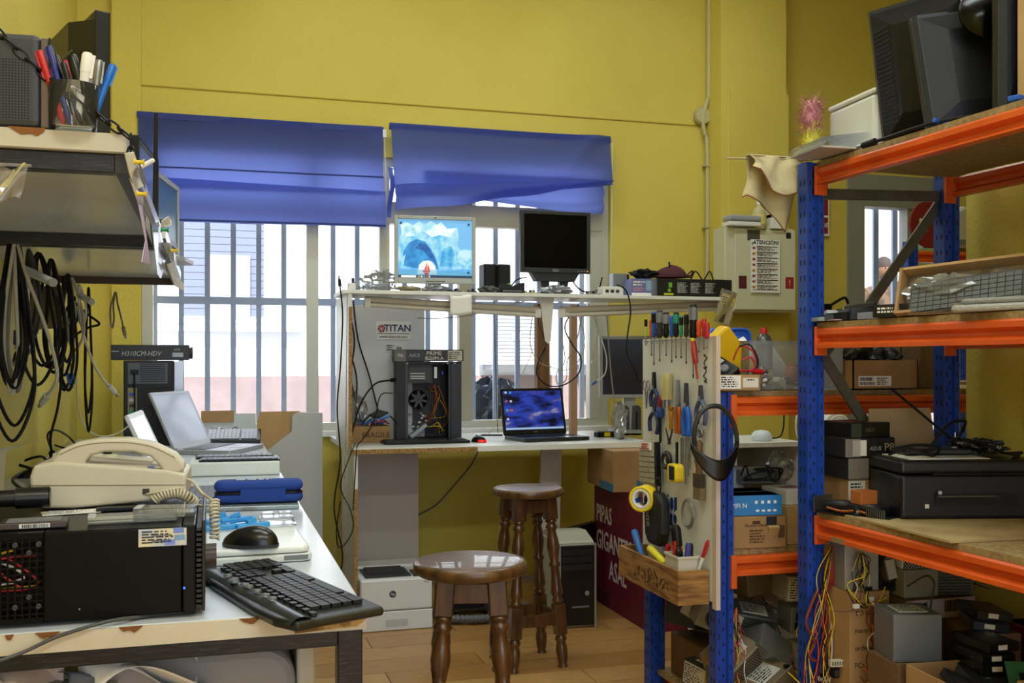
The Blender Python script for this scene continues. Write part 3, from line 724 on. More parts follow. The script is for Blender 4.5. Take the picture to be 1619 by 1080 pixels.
decal(t, 'f', sz, .02, .98, .0, .16, PAPER, 'stripe'); printlines(t, 'f', sz, .08, .7, .55, .9, 2, PAPER, seed=31); printlines(t, 'f', sz, .08, .66, .25, .5, 2, mat('d890a0', .5), seed=32); decal(t, 'f', sz, .72, .97, .3, .9, mat('8fb0c8', .5), 'picture')
sz = (.40, .14, .095)
t = carton('long black product box with green marks on the bench shelf', shelfpos(1083, 5.1), sz, 0, mat('151517', .45), name='product_carton')
for u in (.30, .5, .72): printlines(t, 'f', sz, u, u + .16, .2, .82, 7, mat('b8b8b4', .6), seed=int(u * 100))
decal(t, 'f', sz, .1, .24, .06, .18, mat('b8c020', .5), 'yellow_strip'); decal(t, 'f', sz, .17, .22, .5, .78, mat('6fae1c', .5), 'green_mark'); decal(t, 'f', sz, .16, .2, .26, .42, mat('8cc020', .5), 'green_mark')
t = carton('short black box at the right end of the bench shelf', shelfpos(1134, 5.12), (.11, .13, .098), 3, mat('19191b', .5), name='product_carton')
# hat on the box
hb = shelfpos(1058, 5.12) + Vector((0, 0, .097))
t = thing('maroon_cap', 'soft maroon cap lying on the black product box', 'cap', hb)
MB().grid(24, 8, lambda u, v: (.105 * math.cos(u * 6.283) * math.sin(v * 1.57 + .001), .06 * math.sin(u * 6.283) * math.sin(v * 1.57 + .001), .012 + (.06 + .012 * math.sin(u * 6.283 + 1)) * math.cos(v * 1.57) * (1 + .2 * math.sin(u * 19 + v * 4) * v))).build('crown', mat('4a2028', .9), t)
MB().grid(12, 4, lambda u, v: (.02 + .12 * math.cos(u * 3.14 - 1.57) * (.6 + .4 * v), .06 * math.sin(u * 3.14 - 1.57), .012 + .005 * math.sin(u * 3))).build('visor', mat('3c1a22', .9), t, solid=.004)
MB().tube(spline([(.09, -.02, .02), (.125, -.03, .05), (.135, 0, .03), (.1, .02, .02)], 5), .005, 6).build('strap', mat('4a2028', .9), t); B(-.004, .004, -.004, .004, .07, .10).build('tip', BLACK, t)
crumple('headset_cable', 'heap of black cable and webbing on the purple carton', 'cable', shelfpos(1022, 5.12) + Vector((-.01, 0, .1)), (.15, .09, .05), BLKM, 21, amp=.5)
cable('black loop of wire on top of the black product box', [shelfpos(1092) + Vector((0, 0, .1)), shelfpos(1098) + Vector((0, 0, .145)), shelfpos(1106) + Vector((0, .02, .14)), shelfpos(1112) + Vector((0, 0, .1)), shelfpos(1122) + Vector((0, 0, .15)), shelfpos(1128) + Vector((0, 0, .1))], .004)
# small bag with yellow card hanging at right end of shelf
q = onY(1152, 465, 4.98)
t = thing('hanging_parts_bag', 'clear bag with yellow header hanging from the right end of the bench shelf', 'plastic bag', q, 0, rot=(0, R(16), 0))
MB().grid(6, 8, lambda u, v: (-.05 + .1 * u, .006 * math.sin(u * 7 + v * 5) - .006 * math.sin(v * 3.14), -.19 * v + .02)).build('bag', FILM, t)
B(-.035, .05, .004, .007, -.165, .0).build('card', mat('b59c66', .7), t); B(-.03, .045, .0, .003, -.06, -.012).build('yellow_header', YELP, t); B(-.012, .012, -.001, .008, -.16, -.06).build('part', mat('4c3c28', .5), t)
printlines(t, 'f', (.075, .002, .048), .1, .9, -1.2, -.35, 3, INK, seed=33)
# ------------------------------------------------------------------ open computer tower
def bpos(px, py): q = onZ(px, py, BT); return Vector((q.x, q.y, BT + .001))
tw, td, th = .355, .19, .43
q = onY(675, 694, 5.48)
t = thing('computer_tower', 'open black computer tower with exposed boards and cables on the bench', 'computer', (q.x, 5.48, BT + .001), -4)
CASE = mat('1a1b1e', .5, .2)
MB().box(-tw / 2, tw / 2, td / 2 - .004, td / 2, 0, th).build('back_plate', CASE, t)
for z0, z1 in ((0, .012), (th - .012, th)): B(-tw / 2, tw / 2, -td / 2, td / 2 - .004, z0, z1).build('plate', CASE, t)
B(-tw / 2, -tw / 2 + .045, -td / 2, td / 2 - .004, .012, th - .012).build('rear_panel', CASE, t)
B(-tw / 2 + .046, -tw / 2 + .062, -td / 2 - .001, -td / 2 + .012, .0, th).build('post', mat('24262a', .4), t)
B(tw / 2 - .06, tw / 2, -td / 2, td / 2 - .004, .012, th - .012).build('front_bezel', mat('101114', .35), t, bev=.003)
B(tw / 2 - .072, tw / 2 - .061, -td / 2 - .001, -td / 2 + .012, 0, th).build('post', mat('24262a', .4), t)
p = B(-.115, .02, -.07, .085, th - .115, th - .014).build('power_supply', mat('26272a', .5), t)
B(-.105, .01, -.0715, -.07, th - .10, th - .035).build('label', mat('1a1a1c', .4), p)
for z in (.35, .338, .365): B(-.1, -.02, -.0725, -.071, z - .003, z + .003).build('print', LGREY, p)
B(.03, .045, -.075, -.07, th - .09, th - .03).build('label', PAPER, p)
mb = B(-.125, .06, .06, .065, .05, th - .12).build('motherboard', mat('1b1d1c', .5), t)
MB().lathe([(.052, 0), (.052, .035), (.02, .04)], 20, Matrix.Translation((-.045, .055, .22)) @ Matrix.Rotation(R(90), 4, 'X')).build('cpu_fan', mat('0d0d0f', .4), mb)
for i in range(7):
    a = i * 360 / 7; MB().box(-.006, .006, -.002, .002, .012, .048, Matrix.Translation((-.045, .012, .22)) @ Matrix.Rotation(R(a), 4, 'Y')).build('fan_blade', mat('2a2a2e', .4), mb)
for i in range(4): B(-.003, .003, .03, .06, -.06, .06).build('memory_stick', mat(('2e3030', '3c3f40')[i % 2], .4), mb, (.025 + i * .011, 0, .23))
rn = random.Random(9)
for i in range(16): B(-.008, .008, .04, .06, -.005, .005).build('component', (STEEL, GREY, LGREY, DGREY)[i % 4], mb, (rn.uniform(-.11, .05), 0, rn.uniform(.06, .15)))
B(-.09, .02, -.02, .055, .055, .075).build('graphics_card', mat('9da0a2', .4, .3), t, rot=(0, R(-38), 0), loc=(.02, 0, .02))
for i in range(9):
    c0 = (rn.uniform(-.02, .06), rn.uniform(-.06, .03), rn.uniform(.26, .32)); c3 = (rn.uniform(-.05, .11), rn.uniform(-.07, .03), rn.uniform(.04, .12))
    MB().tube(spline([c0, (rn.uniform(.03, .11), -.06, rn.uniform(.2, .3)), (rn.uniform(.03, .11), -.05, rn.uniform(.1, .2)), c3], 5), .0022, 5).build('wire', (mat('a88a1c', .5), mat('8a2418', .5), BLACK, mat('a8481c', .5), BLACK)[i % 5], t)
for i in range(6): MB().tube(spline([(rn.uniform(-.02, .04), -.06, .07), (.05, -.09, rn.uniform(.05, .1)), (rn.uniform(.06, .11), -.06, .04)], 5), .002, 5).build('wire', (YELP, BLACK)[i % 2], t)
for z in (.36, .37): B(.07, .075, -.097, -.095, z, z + .004).build('led', mat('2030c0', .3, emit=1.5), t)
for x, z in ((-.12, .42), (.10, .42), (.14, .42), (-.12, .01), (.14, .01)): MB().lathe([(.005, 0), (.004, .003)], 8, Matrix.Translation((x, -td / 2 - .001, z)) @ Matrix.Rotation(R(90), 4, 'X')).build('screw', STEEL, t)
sz = (.375, .20, .062)
bx = carton('black motherboard carton lettered PRIME on top of the open tower', Vector((q.x, 5.48, BT + .4325)), sz, -4, mat('1c1a22', .4), name='product_carton')
decal(bx, 'f', sz, 0, .16, 0, 1, mat('6a6b6e', .5), 'grey_end'); decal(bx, 'f', sz, .77, .98, .06, .94, PAPER2, 'label'); printlines(bx, 'f', sz, .78, .97, .15, .85, 4, seed=4); ftext(bx, 'f', sz, .28, .5, 'ASUS', .026, LGREY, shear=.2); ftext(bx, 'f', sz, .57, .68, 'PRIME', .032, PAPER); ftext(bx, 'f', sz, .57, .26, 'B250M-A', .026, PAPER); ftext(bx, 'f', sz, .08, .5, '7th', .024, PAPER)
sz = (.245, .16, .085)
fb = carton('low cardboard box lettered FRAGILE behind the open tower', Vector((.79, 5.44, BT + .001)), sz, 0, CARD)
ftext(fb, 'f', sz, .68, .45, 'FRAGILE', .04, mat('2b1d10', .7))
t = thing('cable_heap', 'heap of blue and coloured ribbon cables on the FRAGILE box', 'cables', Vector((.84, 5.42, BT + .088)))
rn = random.Random(4)
for i in range(14):
    x = rn.uniform(-.09, .02); MB().tube(spline([(x, rn.uniform(-.05, .05), .005), (x + .05, rn.uniform(-.06, .06), rn.uniform(.02, .07)), (x + .1, rn.uniform(-.06, .06), .01)], 5), .004, 5).build('wire', (BLU, PAPER2, RED, BLACK, mat('7a4a8a', .5))[i % 5], t)
for i in range(3): B(-.06, .05, -.03, .03, 0, .008).build('ribbon', (BLU, mat('88aee0', .5), DGREY)[i], t, (.02, .0, .03 + i * .014), (R(6 * i), R(-12), R(25 * i)))
crumple('plastic_bag', 'clear plastic bag hanging beside the side panel of the bench', 'plastic bag', Vector((.735, 5.5, BT + .09)), (.13, .08, .16), FILM, 31, amp=.4)
sz = (.06, .1, .205)
t = carton('slim tall cardboard box right of the open tower', Vector((1.222, 5.62, BT + .001)), sz, 0, CARD); decal(t, 'f', sz, 0, 1, .78, 1, mat('8c7c60', .6), 'label')
B(-.008, .008, -.02, .02, .2, .25).build('black_clip', BLACK, t, (.02, 0, 0), (0, R(25), 0))
keyboard('slim black keyboard in front of the open tower on the bench', bpos(675, 701.5) + Vector((0, .04, 0)), 1, .46, .14, BLACK, mat('232326', .5), h=.014)
# red black mouse
q = bpos(757, 699)
t = thing('computer_mouse', 'black mouse with glowing red side on the bench', 'mouse', q, 25)
MB().grid(16, 10, lambda u, v: (.032 * math.cos(u * 6.283) * math.sin(v * 1.57 + .001), .052 * math.sin(u * 6.283) * math.sin(v * 1.57 + .001), .034 * math.cos(v * 1.57))).build('shell', BLACK, t)
MB().grid(8, 4, lambda u, v: (.034 * math.cos(-.4 - u * 2.2) * (1 - .1 * v), .053 * math.sin(-.4 - u * 2.2) * (1 - .1 * v), .002 + .012 * v)).build('light_strip', mat('d01818', .3, emit=.8), t)
B(-.003, .003, .01, .025, .030, .036).build('wheel', DGREY, t)
t = thing('marker_pen', 'thin dark pen lying behind the mouse on the bench', 'pen', bpos(778, 690), 70); MB().cyl((0, -.06, .006), (0, .06, .006), .005).build('barrel', BLACK, t); MB().cyl((0, .06, .006), (0, .075, .006), .003, .001).build('tip', GREY, t)
# ------------------------------------------------------------------ acer laptop
LSCR = bpy.data.materials.new('laptop_picture'); LSCR.use_nodes = True
nt = LSCR.node_tree; N = nt.nodes; L = nt.links; pr = N['Principled BSDF']
tc = N.new('ShaderNodeTexCoord'); mp = N.new('ShaderNodeMapping'); mp.inputs['Scale'].default_value = (6, 6, 16); mp.inputs['Rotation'].default_value = (0, R(20), 0)
nz = N.new('ShaderNodeTexNoise'); nz.inputs['Scale'].default_value = 1.3; nz.inputs['Detail'].default_value = 7
cr = N.new('ShaderNodeValToRGB'); e = cr.color_ramp.elements
e[0].position = .36; e[0].color = lin('05071a'); e[1].position = .68; e[1].color = lin('8b90b8')
for p_, c_ in ((.45, '1a2a7c'), (.52, '2440b4'), (.58, '3c3a8c')): z = e.new(p_); z.color = lin(c_)
L.new(tc.outputs['Object'], mp.inputs[0]); L.new(mp.outputs[0], nz.inputs[0]); L.new(nz.outputs[0], cr.inputs[0])
L.new(cr.outputs[0], pr.inputs['Base Color']); L.new(cr.outputs[0], pr.inputs['Emission Color']); pr.inputs['Emission Strength'].default_value = .55; pr.inputs['Roughness'].default_value = .4
q = bpos(868, 692)
lt, T = laptop('open black laptop with a blue cloudy desktop picture on the bench', Vector((1.745, 5.42, BT + .001)), 10, .40, .26, 12, mat('17181b', .35), LSCR, h=.265)
W2 = .40 - .032
MB().box(-W2 / 2, W2 / 2, -.003, -.0014, .03, .041, T).build('taskbar', mat('9fc0e8', .4, emit=.5), lt)
for i in range(7): MB().box(-W2 / 2 + .012 + (i % 2) * .028, -W2 / 2 + .024 + (i % 2) * .028, -.003, -.0014, .235 - (i // 2) * .05, .247 - (i // 2) * .05, T).build('desktop_icon', mat(('d8dde8', '4aa8e0', 'd05a3a')[i % 3], .4, emit=.4), lt)
text('lettering', 'acer', .013, LGREY, lt, T @ Vector((0, -.0035, .016)), (R(90 - 12), 0, 0))
t = thing('power_adapter', 'black power brick with yellow label right of the laptop', 'power adapter', bpos(957, 691), 5); B(-.06, .06, -.028, .028, 0, .03).build('case', BLACK, t, bev=.004); B(-.02, .018, -.0295, -.028, .004, .027).build('label', YELP, t); MB().tube(spline([(.06, 0, .015), (.1, .02, .01), (.13, .05, .006), (.1, .09, .005)], 5), .004, 6).build('cord', BLKM, t)
# ------------------------------------------------------------------ grey monitor and speakers at the right end
q = onY(997, 640, 5.35)
mg, T = monitor('grey framed monitor with a dark screen behind the tool board', Vector((2.33, 5.45, .92)), -14, .36, .36, .20, .02, mat('a9aaa9', .45), mat('1b1a1a', .25), stand='plate')
t = thing('loudspeaker', 'pair housing of dark grey computer speaker beneath the grey monitor', 'loudspeaker', bpos(996, 688) + Vector((0, .02, 0)), -10)
for s in (-.035, .035): MB().prism([(-.03, 0), (.03, 0), (.028, .16), (.012, .175), (-.024, .172)], -.05, .05, 'y', Matrix.Translation((s, 0, 0))).build('cabinet', mat('4a4b50', .4), t, bev=.004)
for s in (-.035, .035): B(s - .005, s + .005, -.053, -.05, .03, .14).build('slot', BLACK, t)
MB().tube(spline([(.05, -.03, .01), (-.02, -.07, .006), (-.1, -.05, .005), (-.17, -.04, .005)], 6), .003, 6).build('cord', BLKM, t)
crumple('bin_bag', 'black rubbish bag lying outside behind the window bars', 'bag', (1.78, 6.42, .601), (.62, .3, .6), mat('33363c', .25), 44, amp=.28, n=34, mm=22)
crumple('plastic_bag', 'white crinkled bag on the bench beside the tool board', 'plastic bag', Vector((2.16, 5.2, BT + .001)), (.07, .1, .2), FILM, 45, amp=.55)
# ------------------------------------------------------------------ under the bench
def fpos0(px, py): return onZ(px, py, 0)
t = thing('laser_printer', 'white laser printer on the floor under the bench', 'printer', (.875, 5.16, .002)); sz = (.36, .40, .27)
PW = mat('d6d7d6', .4)
B(-.18, .18, -.20, .20, .0, .095).build('paper_tray', PW, t, bev=.004); B(-.18, .18, -.20, .20, .098, .255).build('body', PW, t, bev=.01)
B(-.15, .08, -.16, .1, .2551, .262).build('output_tray', mat('2a2a2e', .5), t); B(-.13, .06, -.1, .05, .2621, .27).build('output_ramp', mat('1c1c20', .5), t)
B(.09, .17, -.17, -.06, .2551, .268).build('control_panel', mat('1c1c20', .3), t); B(-.18, .18, .05, .2, .2551, .275).build('rear_cover', PW, t, bev=.006)
B(-.055, .055, -.2025, -.2, .02, .055).build('tray_handle', mat('b8b9b8', .5), t)
MB().lathe([(.017, 0), (.017, .002)], 24, Matrix.Translation((-.02, -.2, .18)) @ Matrix.Rotation(R(90), 4, 'X')).build('round_logo', mat('26282c', .4), t); text('lettering', 'hp', .022, PW, t, (-.02, -.2026, .181), (R(90), 0, 0), shear=.2)
text('lettering', 'LaserJet', .012, DGREY, t, (-.155, -.2012, .115), (R(90), 0, 0), ax='LEFT'); B(.135, .165, -.2012, -.2, .228, .24).build('small_badge', LGREY, t)
t = thing('vacuum_cleaner', 'black canister vacuum with grey ribbed hose under the bench', 'vacuum', (1.30, 5.25, .002), 0)
MB().prism([(-.15, .02), (.2, .02), (.2, .12), (.14, .19), (.0, .22), (-.12, .2), (-.15, .12)], -.12, .12, 'y').build('body', mat('17181c', .25), t, bev=.02)
for s in (-.12, .12): MB().cyl((.12, s, .06), (.12, s * 1.15, .06), .06).build('wheel', mat('1c2030', .4), t)
B(-.03, .03, -.1, .1, .22, .245).build('handle', DGREY, t, bev=.005)
hose = spline([(-.15, -.1, .07), (-.2, -.2, .03), (-.05, -.28, .025), (.12, -.28, .025), (.27, -.22, .025), (.3, -.1, .025)], 24)
MB().tube(hose, [.021 + .004 * math.sin(i * 2.1) for i in range(len(hose))], 10).build('hose', mat('57585c', .45), t)
q = fpos0(908, 990)
t = thing('computer_tower', 'white and black computer tower on the floor under the bench', 'computer', (1.76, 4.98, .002), -3)
B(-.095, .095, -.22, .22, 0, .42).build('case', mat('b9b8ae', .5), t, bev=.006); B(-.09, .09, -.232, -.22, .01, .41).build('front_bezel', mat('131316', .35), t, bev=.004)
for s in (-.0925, .0925): B(s - .005, s + .005, -.236, -.22, 0, .42).build('silver_edge', SILV, t)
MB().prism([(-.22, .42), (.0, .42), (.1, .42), (.05, .452), (-.08, .462), (-.2, .43)], -.09, .09, 'x').build('top_cover', mat('a9a898', .5), t)
for i, z in enumerate((.375, .34, .30)): B(-.08, .08, -.2345, -.232, z - .014, z + .014).build('drive_cover', mat('1d1d20', .4), t, bev=.002)
MB().lathe([(.012, 0), (.01, .004)], 14, Matrix.Translation((.05, -.232, .17)) @ Matrix.Rotation(R(90), 4, 'X')).build('power_button', SILV, t); B(-.03, .06, -.234, -.231, .1, .108).build('port_strip', GREY, t)
t = thing('flat_monitor', 'thin black monitor panel leaning beside the floor tower', 'monitor', (1.90, 5.22, .002), 0, rot=(0, R(5), R(-50)))
B(-.02, .02, -.17, .17, .0, .44).build('panel', BLACK, t, bev=.006); B(-.023, -.02, -.15, .15, .02, .42).build('screen', BLKG, t); B(-.024, -.0235, .05, .11, .35, .42).build('label', GREY, t)
sz = (.40, .74, .655)
t = carton('big maroon snack carton lettered PIPAS GIGANTES under the bench', Vector((2.25, 4.93, .001)), sz, 0, mat('6a1530', .6), name='snack_carton')
MR = mat('d8ccd0', .6)
for i, (s, u, v) in enumerate((('PIPAS', .05, .75), ('GIGANTES', .05, .53), ('ASAL', .30, .31))): ftext(t, 'l', sz, u, v, s, .145 if i else .13, MR, ax='LEFT', sx=.72, bold=.002)
decal(t, 'l', sz, .0, .3, .0, .12, mat('4a0f22', .6), 'dark_patch')  # darker maroon patch at the lower far corner
sz = (.36, .46, .21)
t = carton('cardboard box with blue printed corner on the maroon carton', Vector((2.17, 5.05, .6585)), sz, -4, CARD, tape=mat('8a6a40', .4))
decal(t, 'f', sz, .35, 1, .0, .28, mat('3a6f9c', .6), 'blue_print'); decal(t, 'f', sz, .4, .52, .04, .22, PAPER, 'label'); barcode(t, 'f', sz, .42, .5, .06, .2); decal(t, 'f', sz, .6, .75, .3, .62, INK, 'black_print'); decal(t, 'l', sz, .5, 1, 0, .2, mat('3a6f9c', .6), 'blue_print')
# ------------------------------------------------------------------ stools
def stool(label, x, y, rz, H, r=.16):
    t = thing('wooden_stool', label, 'stool', (x, y, 0), rz)
    MB().lathe([(r - .012, 0), (r, .008), (r, .026), (r - .006, .034), (r - .02, .036), (.0005, .036)], 48, Matrix.Translation((0, 0, H - .036))).build('seat', SEATW, t)
    zt = H - .036; rt, rb = .098, .165
    legs = []
    for a in (45, 135, 225, 315):
        ca, sa = math.cos(R(a)), math.sin(R(a))
        top = Vector((rt * ca, rt * sa, zt)); bot = Vector((rb * ca, rb * sa, 0)); D = bot - top; Ln = D.length
        M_ = Matrix.Translation(top) @ D.to_track_quat('Z', 'Y').to_matrix().to_4x4() @ Matrix.Rotation(R(0), 4, 'Z')
        # square shoulder, turned shaft, square block, turned foot
        P = [(.014, .098), (.021, .104), (.021, .112), (.014, .118), (.019, .126), (.022, .135), (.017, .145), (.0145, .155), (.02, .19), (.023, .225), (.018, .265), (.0145, .29), (.020, .30), (.021, .31), (.015, .318), (.016, .36), (.021, .415), (.0225, .435), (.015, .452), (.020, .462), (.021, .47), (.014, .482)]
        k = (Ln - .29) / (.75 - .29) if Ln > .5 else 1
        b = MB().lathe([(p * 1.22, .098 + (z_ - .098) * (Ln * .63 - .098) / .384) for p, z_ in P], 16, M_)
        z1 = Ln * .63; z2 = Ln * .81
        b.lathe([(.018, z2), (.025, z2 + .012), (.026, z2 + .022), (.019, z2 + .032), (.024, z2 + .05), (.026, z2 + .07), (.022, Ln - .03), (.017, Ln - .012), (.022, Ln - .006), (.022, Ln)], 16, M_)
        ang = Matrix.Rotation(math.atan2((M_.to_3x3().inverted() @ Vector((1, 0, 0))).y, (M_.to_3x3().inverted() @ Vector((1, 0, 0))).x), 4, 'Z')
        lo = b.build('leg', TURN, t)
        MB().prism(rrect(-.026, .026, -.026, .026, .004, 2), 0, .1, 'z', M_ @ ang).build('square_block', TURN, lo, bev=.004)
        MB().prism(rrect(-.025, .025, -.025, .025, .005, 2), z1, z2, 'z', M_ @ ang).build('square_block', TURN, lo, bev=.004)
        legs.append((top, bot))
    for i in range(4):
        A, Bq = legs[i], legs[(i + 1) % 4]
        for f, hh, nm, th_ in ((.055, .055, 'apron', .018), (.72, .05, 'stretcher', .016)):
            p = A[0].lerp(A[1], f); q2 = Bq[0].lerp(Bq[1], f); c = (p + q2) / 2; dd = q2 - p
            MB().cbox((0, 0, 0), (dd.length - .036, th_, hh), Matrix.Translation(c) @ Matrix.Rotation(math.atan2(dd.y, dd.x), 4, 'Z')).build(nm, TURN, t, bev=.003)
    return t
stool('nearer turned wooden stool in the middle of the room', .694, 2.752, -13, .775)
stool('farther turned wooden stool in front of the workbench', 1.341, 4.275, 5.5, .775)
# ------------------------------------------------------------------ loose cables at the bench
cable('black cord hanging down outside the left bench panel', [(.60, 4.99, 1.70), (.61, 4.97, 1.55), (.60, 4.98, 1.3), (.585, 4.98, 1.1), (.60, 4.98, .85), (.57, 4.98, .62), (.61, 4.98, .4), (.60, 4.98, .3)], .004, plug='start')
cable('thin black wire looping beside the bench edge', [(.675, 4.99, .93), (.64, 4.98, .85), (.60, 4.97, .72), (.65, 4.97, .6), (.66, 4.98, .5), (.60, 4.98, .42), (.58, 4.97, .5), (.6, 4.97, .65)], .0028)
cable('grey wire falling from the bench shelf to the floor', [(.635, 4.985, 1.66), (.63, 4.98, 1.3), (.625, 4.98, .9), (.61, 4.98, .6), (.56, 4.99, .35)], .0025, mat('8b8a86', .6))
for i, (xs_, col) in enumerate((((.70, .74, .72, .76), BLKM), ((.72, .70, .75, .745), BLKM), ((.735, .76, .82, .87), mat('8b8b88', .6)))):
    cable(('thick black lead hanging in front of the white back panel', 'second black lead twisted beside the first on the back panel', 'grey lead curving across the white back panel')[i], [(xs_[0], 5.52, 1.66), (xs_[1], 5.51, 1.45), (xs_[2], 5.5, 1.25), (xs_[3], 5.49, 1.05), (xs_[3] + .02, 5.48, 1.0)], .0045)
cable('black lead plugged into the rear of the open tower', [(.70, 5.35, .93), (.75, 5.36, 1.1), (.83, 5.38, 1.21), (.925, 5.42, 1.23)], .005, plug='end')
cable('thin black lead from the tower to the keyboard', [(.93, 5.4, 1.16), (.86, 5.37, 1.15), (.82, 5.33, 1.02), (.75, 5.25, .93), (.70, 5.1, .91), (.68, 4.99, .87), (.66, 4.97, .6)], .003)
CG = mat('a9a695', .6)
def hang(label, pts, r=.0035, m=None, Y=5.2, plug=None, plugm=None): cable(label, [onY(a, b, Y) for a, b in pts], r, m, plug, plugm=plugm)
hang('thin beige wire drooping under the bench shelf', [(845, 480), (838, 540), (850, 570), (870, 580), (895, 585), (915, 570), (925, 540), (915, 500), (905, 480)], .0025, CG)
hang('black cable loop hanging below the shelf lamp', [(915, 482), (900, 500), (893, 520), (905, 545), (918, 565), (915, 590), (893, 608), (868, 610), (850, 595), (850, 575), (862, 550)], .004)
hang('grey cable loop beside the wooden post', [(888, 482), (888, 530), (893, 570), (880, 590), (882, 607), (895, 600), (897, 570), (910, 545), (920, 500)], .003, CG)
hang('white network cable with blue plug hanging right of the window', [(930, 480), (945, 520), (958, 560), (957, 590), (943, 603)], .0035, mat('c9c9c4', .6), plug='end', plugm=BLU)
hang('grey cable running down the window jamb behind the laptop', [(958, 485), (962, 540), (967, 600), (975, 660), (980, 690)], .0035, CG, Y=5.4)
hang('thin cord with long white tip dangling from the shelf', [(940, 485), (945, 520), (942, 545), (936, 570)], .002, CG, plug='end', plugm=WHITE)
hang('black braided cable draped from the shelf to the tool board', [(975, 450), (990, 460), (997, 490), (992, 530), (990, 555), (1000, 580), (1012, 606)], .004, Y=4.95)
hang('dangling thin black wire beside the white bracket', [(852, 480), (851, 510), (862, 540), (860, 560), (850, 585)], .002)
hang('pale string stretched across the window behind the mouse', [(842, 555), (820, 605), (795, 655), (773, 686)], .002, mat('c8bf9a', .8), Y=5.5)
hang('thin vertical black blind cord in the window', [(781, 470), (783, 560), (786, 660), (787, 684)], .002, Y=5.85)
hang('beige lead stretched from the lamp across the bench window', [(660, 503), (700, 503), (740, 499), (790, 487), (830, 476)], .003, CG, Y=5.3)
hang('grey cable strung along the wall below the bench', [(660, 815), (690, 798), (720, 765), (745, 735), (757, 712)], .005, mat('6e6a60', .6), Y=5.98)
cable('black lead behind the black monitor stand', [shelfpos(800, 5.15), shelfpos(815, 5.1) + Vector((0, 0, .07)), shelfpos(835, 5.18) + Vector((0, .03, .1))], .004)
cable('curled black lead right of the black monitor stand', [shelfpos(903, 5.2) + Vector((0, 0, .1)), shelfpos(912, 5.15) + Vector((0, 0, .05)), shelfpos(925, 5.1) + Vector((0, 0, .02)), shelfpos(945, 5.1) + Vector((0, 0, .03)), shelfpos(952, 5.1) + Vector((0, 0, .1))], .004)
# ================================================================== long desk along the left wall
DT = .91
dk = thing('long_desk', 'long white desk with chipped edge and black steel frame along the left wall', 'desk', (0, 0, 0))
MB().box(-.70, .25, 1.72, 5.93, .876, DT).build('desktop', mat('ccd2dc', .22, var=(3, 'c0c6d0', .4, .7)), dk, bev=.002)
EDG = mat('d4cdbc', .5, var=(6, 'c6bca6', .4, .7))
B(-.70, .25, 1.714, 1.72, .877, .9085).build('edge_band', EDG, dk)
def chip_(x0, x1, z0, dz, seed):
    rn = random.Random(seed); n = 7
    pts = [(x0, .9095)] + [(x0 + (x1 - x0) * (i + .5) / n, .9095 - dz * (.5 + .5 * rn.random()) * math.sin(math.pi * (i + .5) / n)) for i in range(n)] + [(x1, .9095)]
    MB().prism(pts, 1.711, 1.7142, 'y').build('chipped_patch', mat('7b4e26', .9, bump=(200, .5, .002)), dk)
for i, (a, b_) in enumerate(((8, 22), (55, 95), (188, 226), (378, 415))):
    A = onY(a, 995, 1.713); C = onY(b_, 995, 1.713); chip_(A.x, C.x, 0, .012, i)
A = onY(466, 975, 1.713); MB().prism([(A.x, .9095), (.25, .9095), (.25, .896), (.235, .884), (A.x + .05, .882), (A.x, .879)], 1.710, 1.7142, 'y').build('chipped_patch', mat('c4a060', .8, var=(30, '7a5a2a', .45, .62)), dk)
fr = MB()
B(-.70, .205, 1.735, 1.775, .846, .876).build('front_rail', STEELBLK, dk, bev=.002); B(.205, .245, 1.78, 5.9, .846, .875).build('side_rail', STEELBLK, dk, bev=.002); B(-.69, -.65, 1.78, 5.9, .828, .875).build('side_rail', STEELBLK, dk)
for x, y in ((.205, 1.735), (.205, 3.8), (.205, 5.86), (-.69, 1.735), (-.69, 3.8)): B(x, x + .042, y, y + .042, 0, .876).build('leg', STEELBLK, dk, bev=.002)
B(-.69, .245, 1.80, 3.6, .40, .42).build('lower_shelf', MELA, dk); B(-.65, .205, 1.745, 1.765, .36, .40).build('lower_rail', STEELBLK, dk)
# ------------------------------------------------------------------ below the desk
q = onY(425, 1050, 1.95)
t = thing('crt_monitor', 'bulky grey tube monitor turned backwards on the shelf under the desk', 'monitor', (-.03, 2.05, .421), 0)
CRT = mat('8f8f90', .5); CRL = mat('c9c6b8', .5)
MB().prism(rrect(-.18, .175, .03, .395, .06, 6), -.19, .2, 'y').build('rear_housing', CRT, t, bev=.015)
MB().prism(rrect(.178, .212, .0, .39, .012, 3), -.16, .2, 'y').build('front_bezel', CRL, t, bev=.006)
B(-.16, .15, -.15, .15, 0, .03).build('base', CRT, t)
for i in range(6): B(-.1, .1, -.193, -.19, .08 + i * .02, .088 + i * .02).build('vent', DGREY, t)
for i, (a, c, h, lab) in enumerate(((-.66, -.46, .345, 'left stack of papers and folders under the desk'), (-.44, -.24, .30, 'lower stack of papers and envelopes under the desk'))):
    t = thing('paper_stack', lab, 'papers', ((a + c) / 2, 2.0, .421)); rn = random.Random(i)
    n = 12
    for k in range(n): B(-(c - a) / 2, (c - a) / 2, -.14, .14, 0, h / n - .0008).build('folder', (PAPER2, PAPER, mat('b7a988', .8), mat('8a8c90', .7), mat('9c8a5a', .8))[rn.randrange(5)], t, (rn.uniform(-.012, .012), rn.uniform(-.015, .015), k * h / n), (0, 0, R(rn.uniform(-4, 4))))
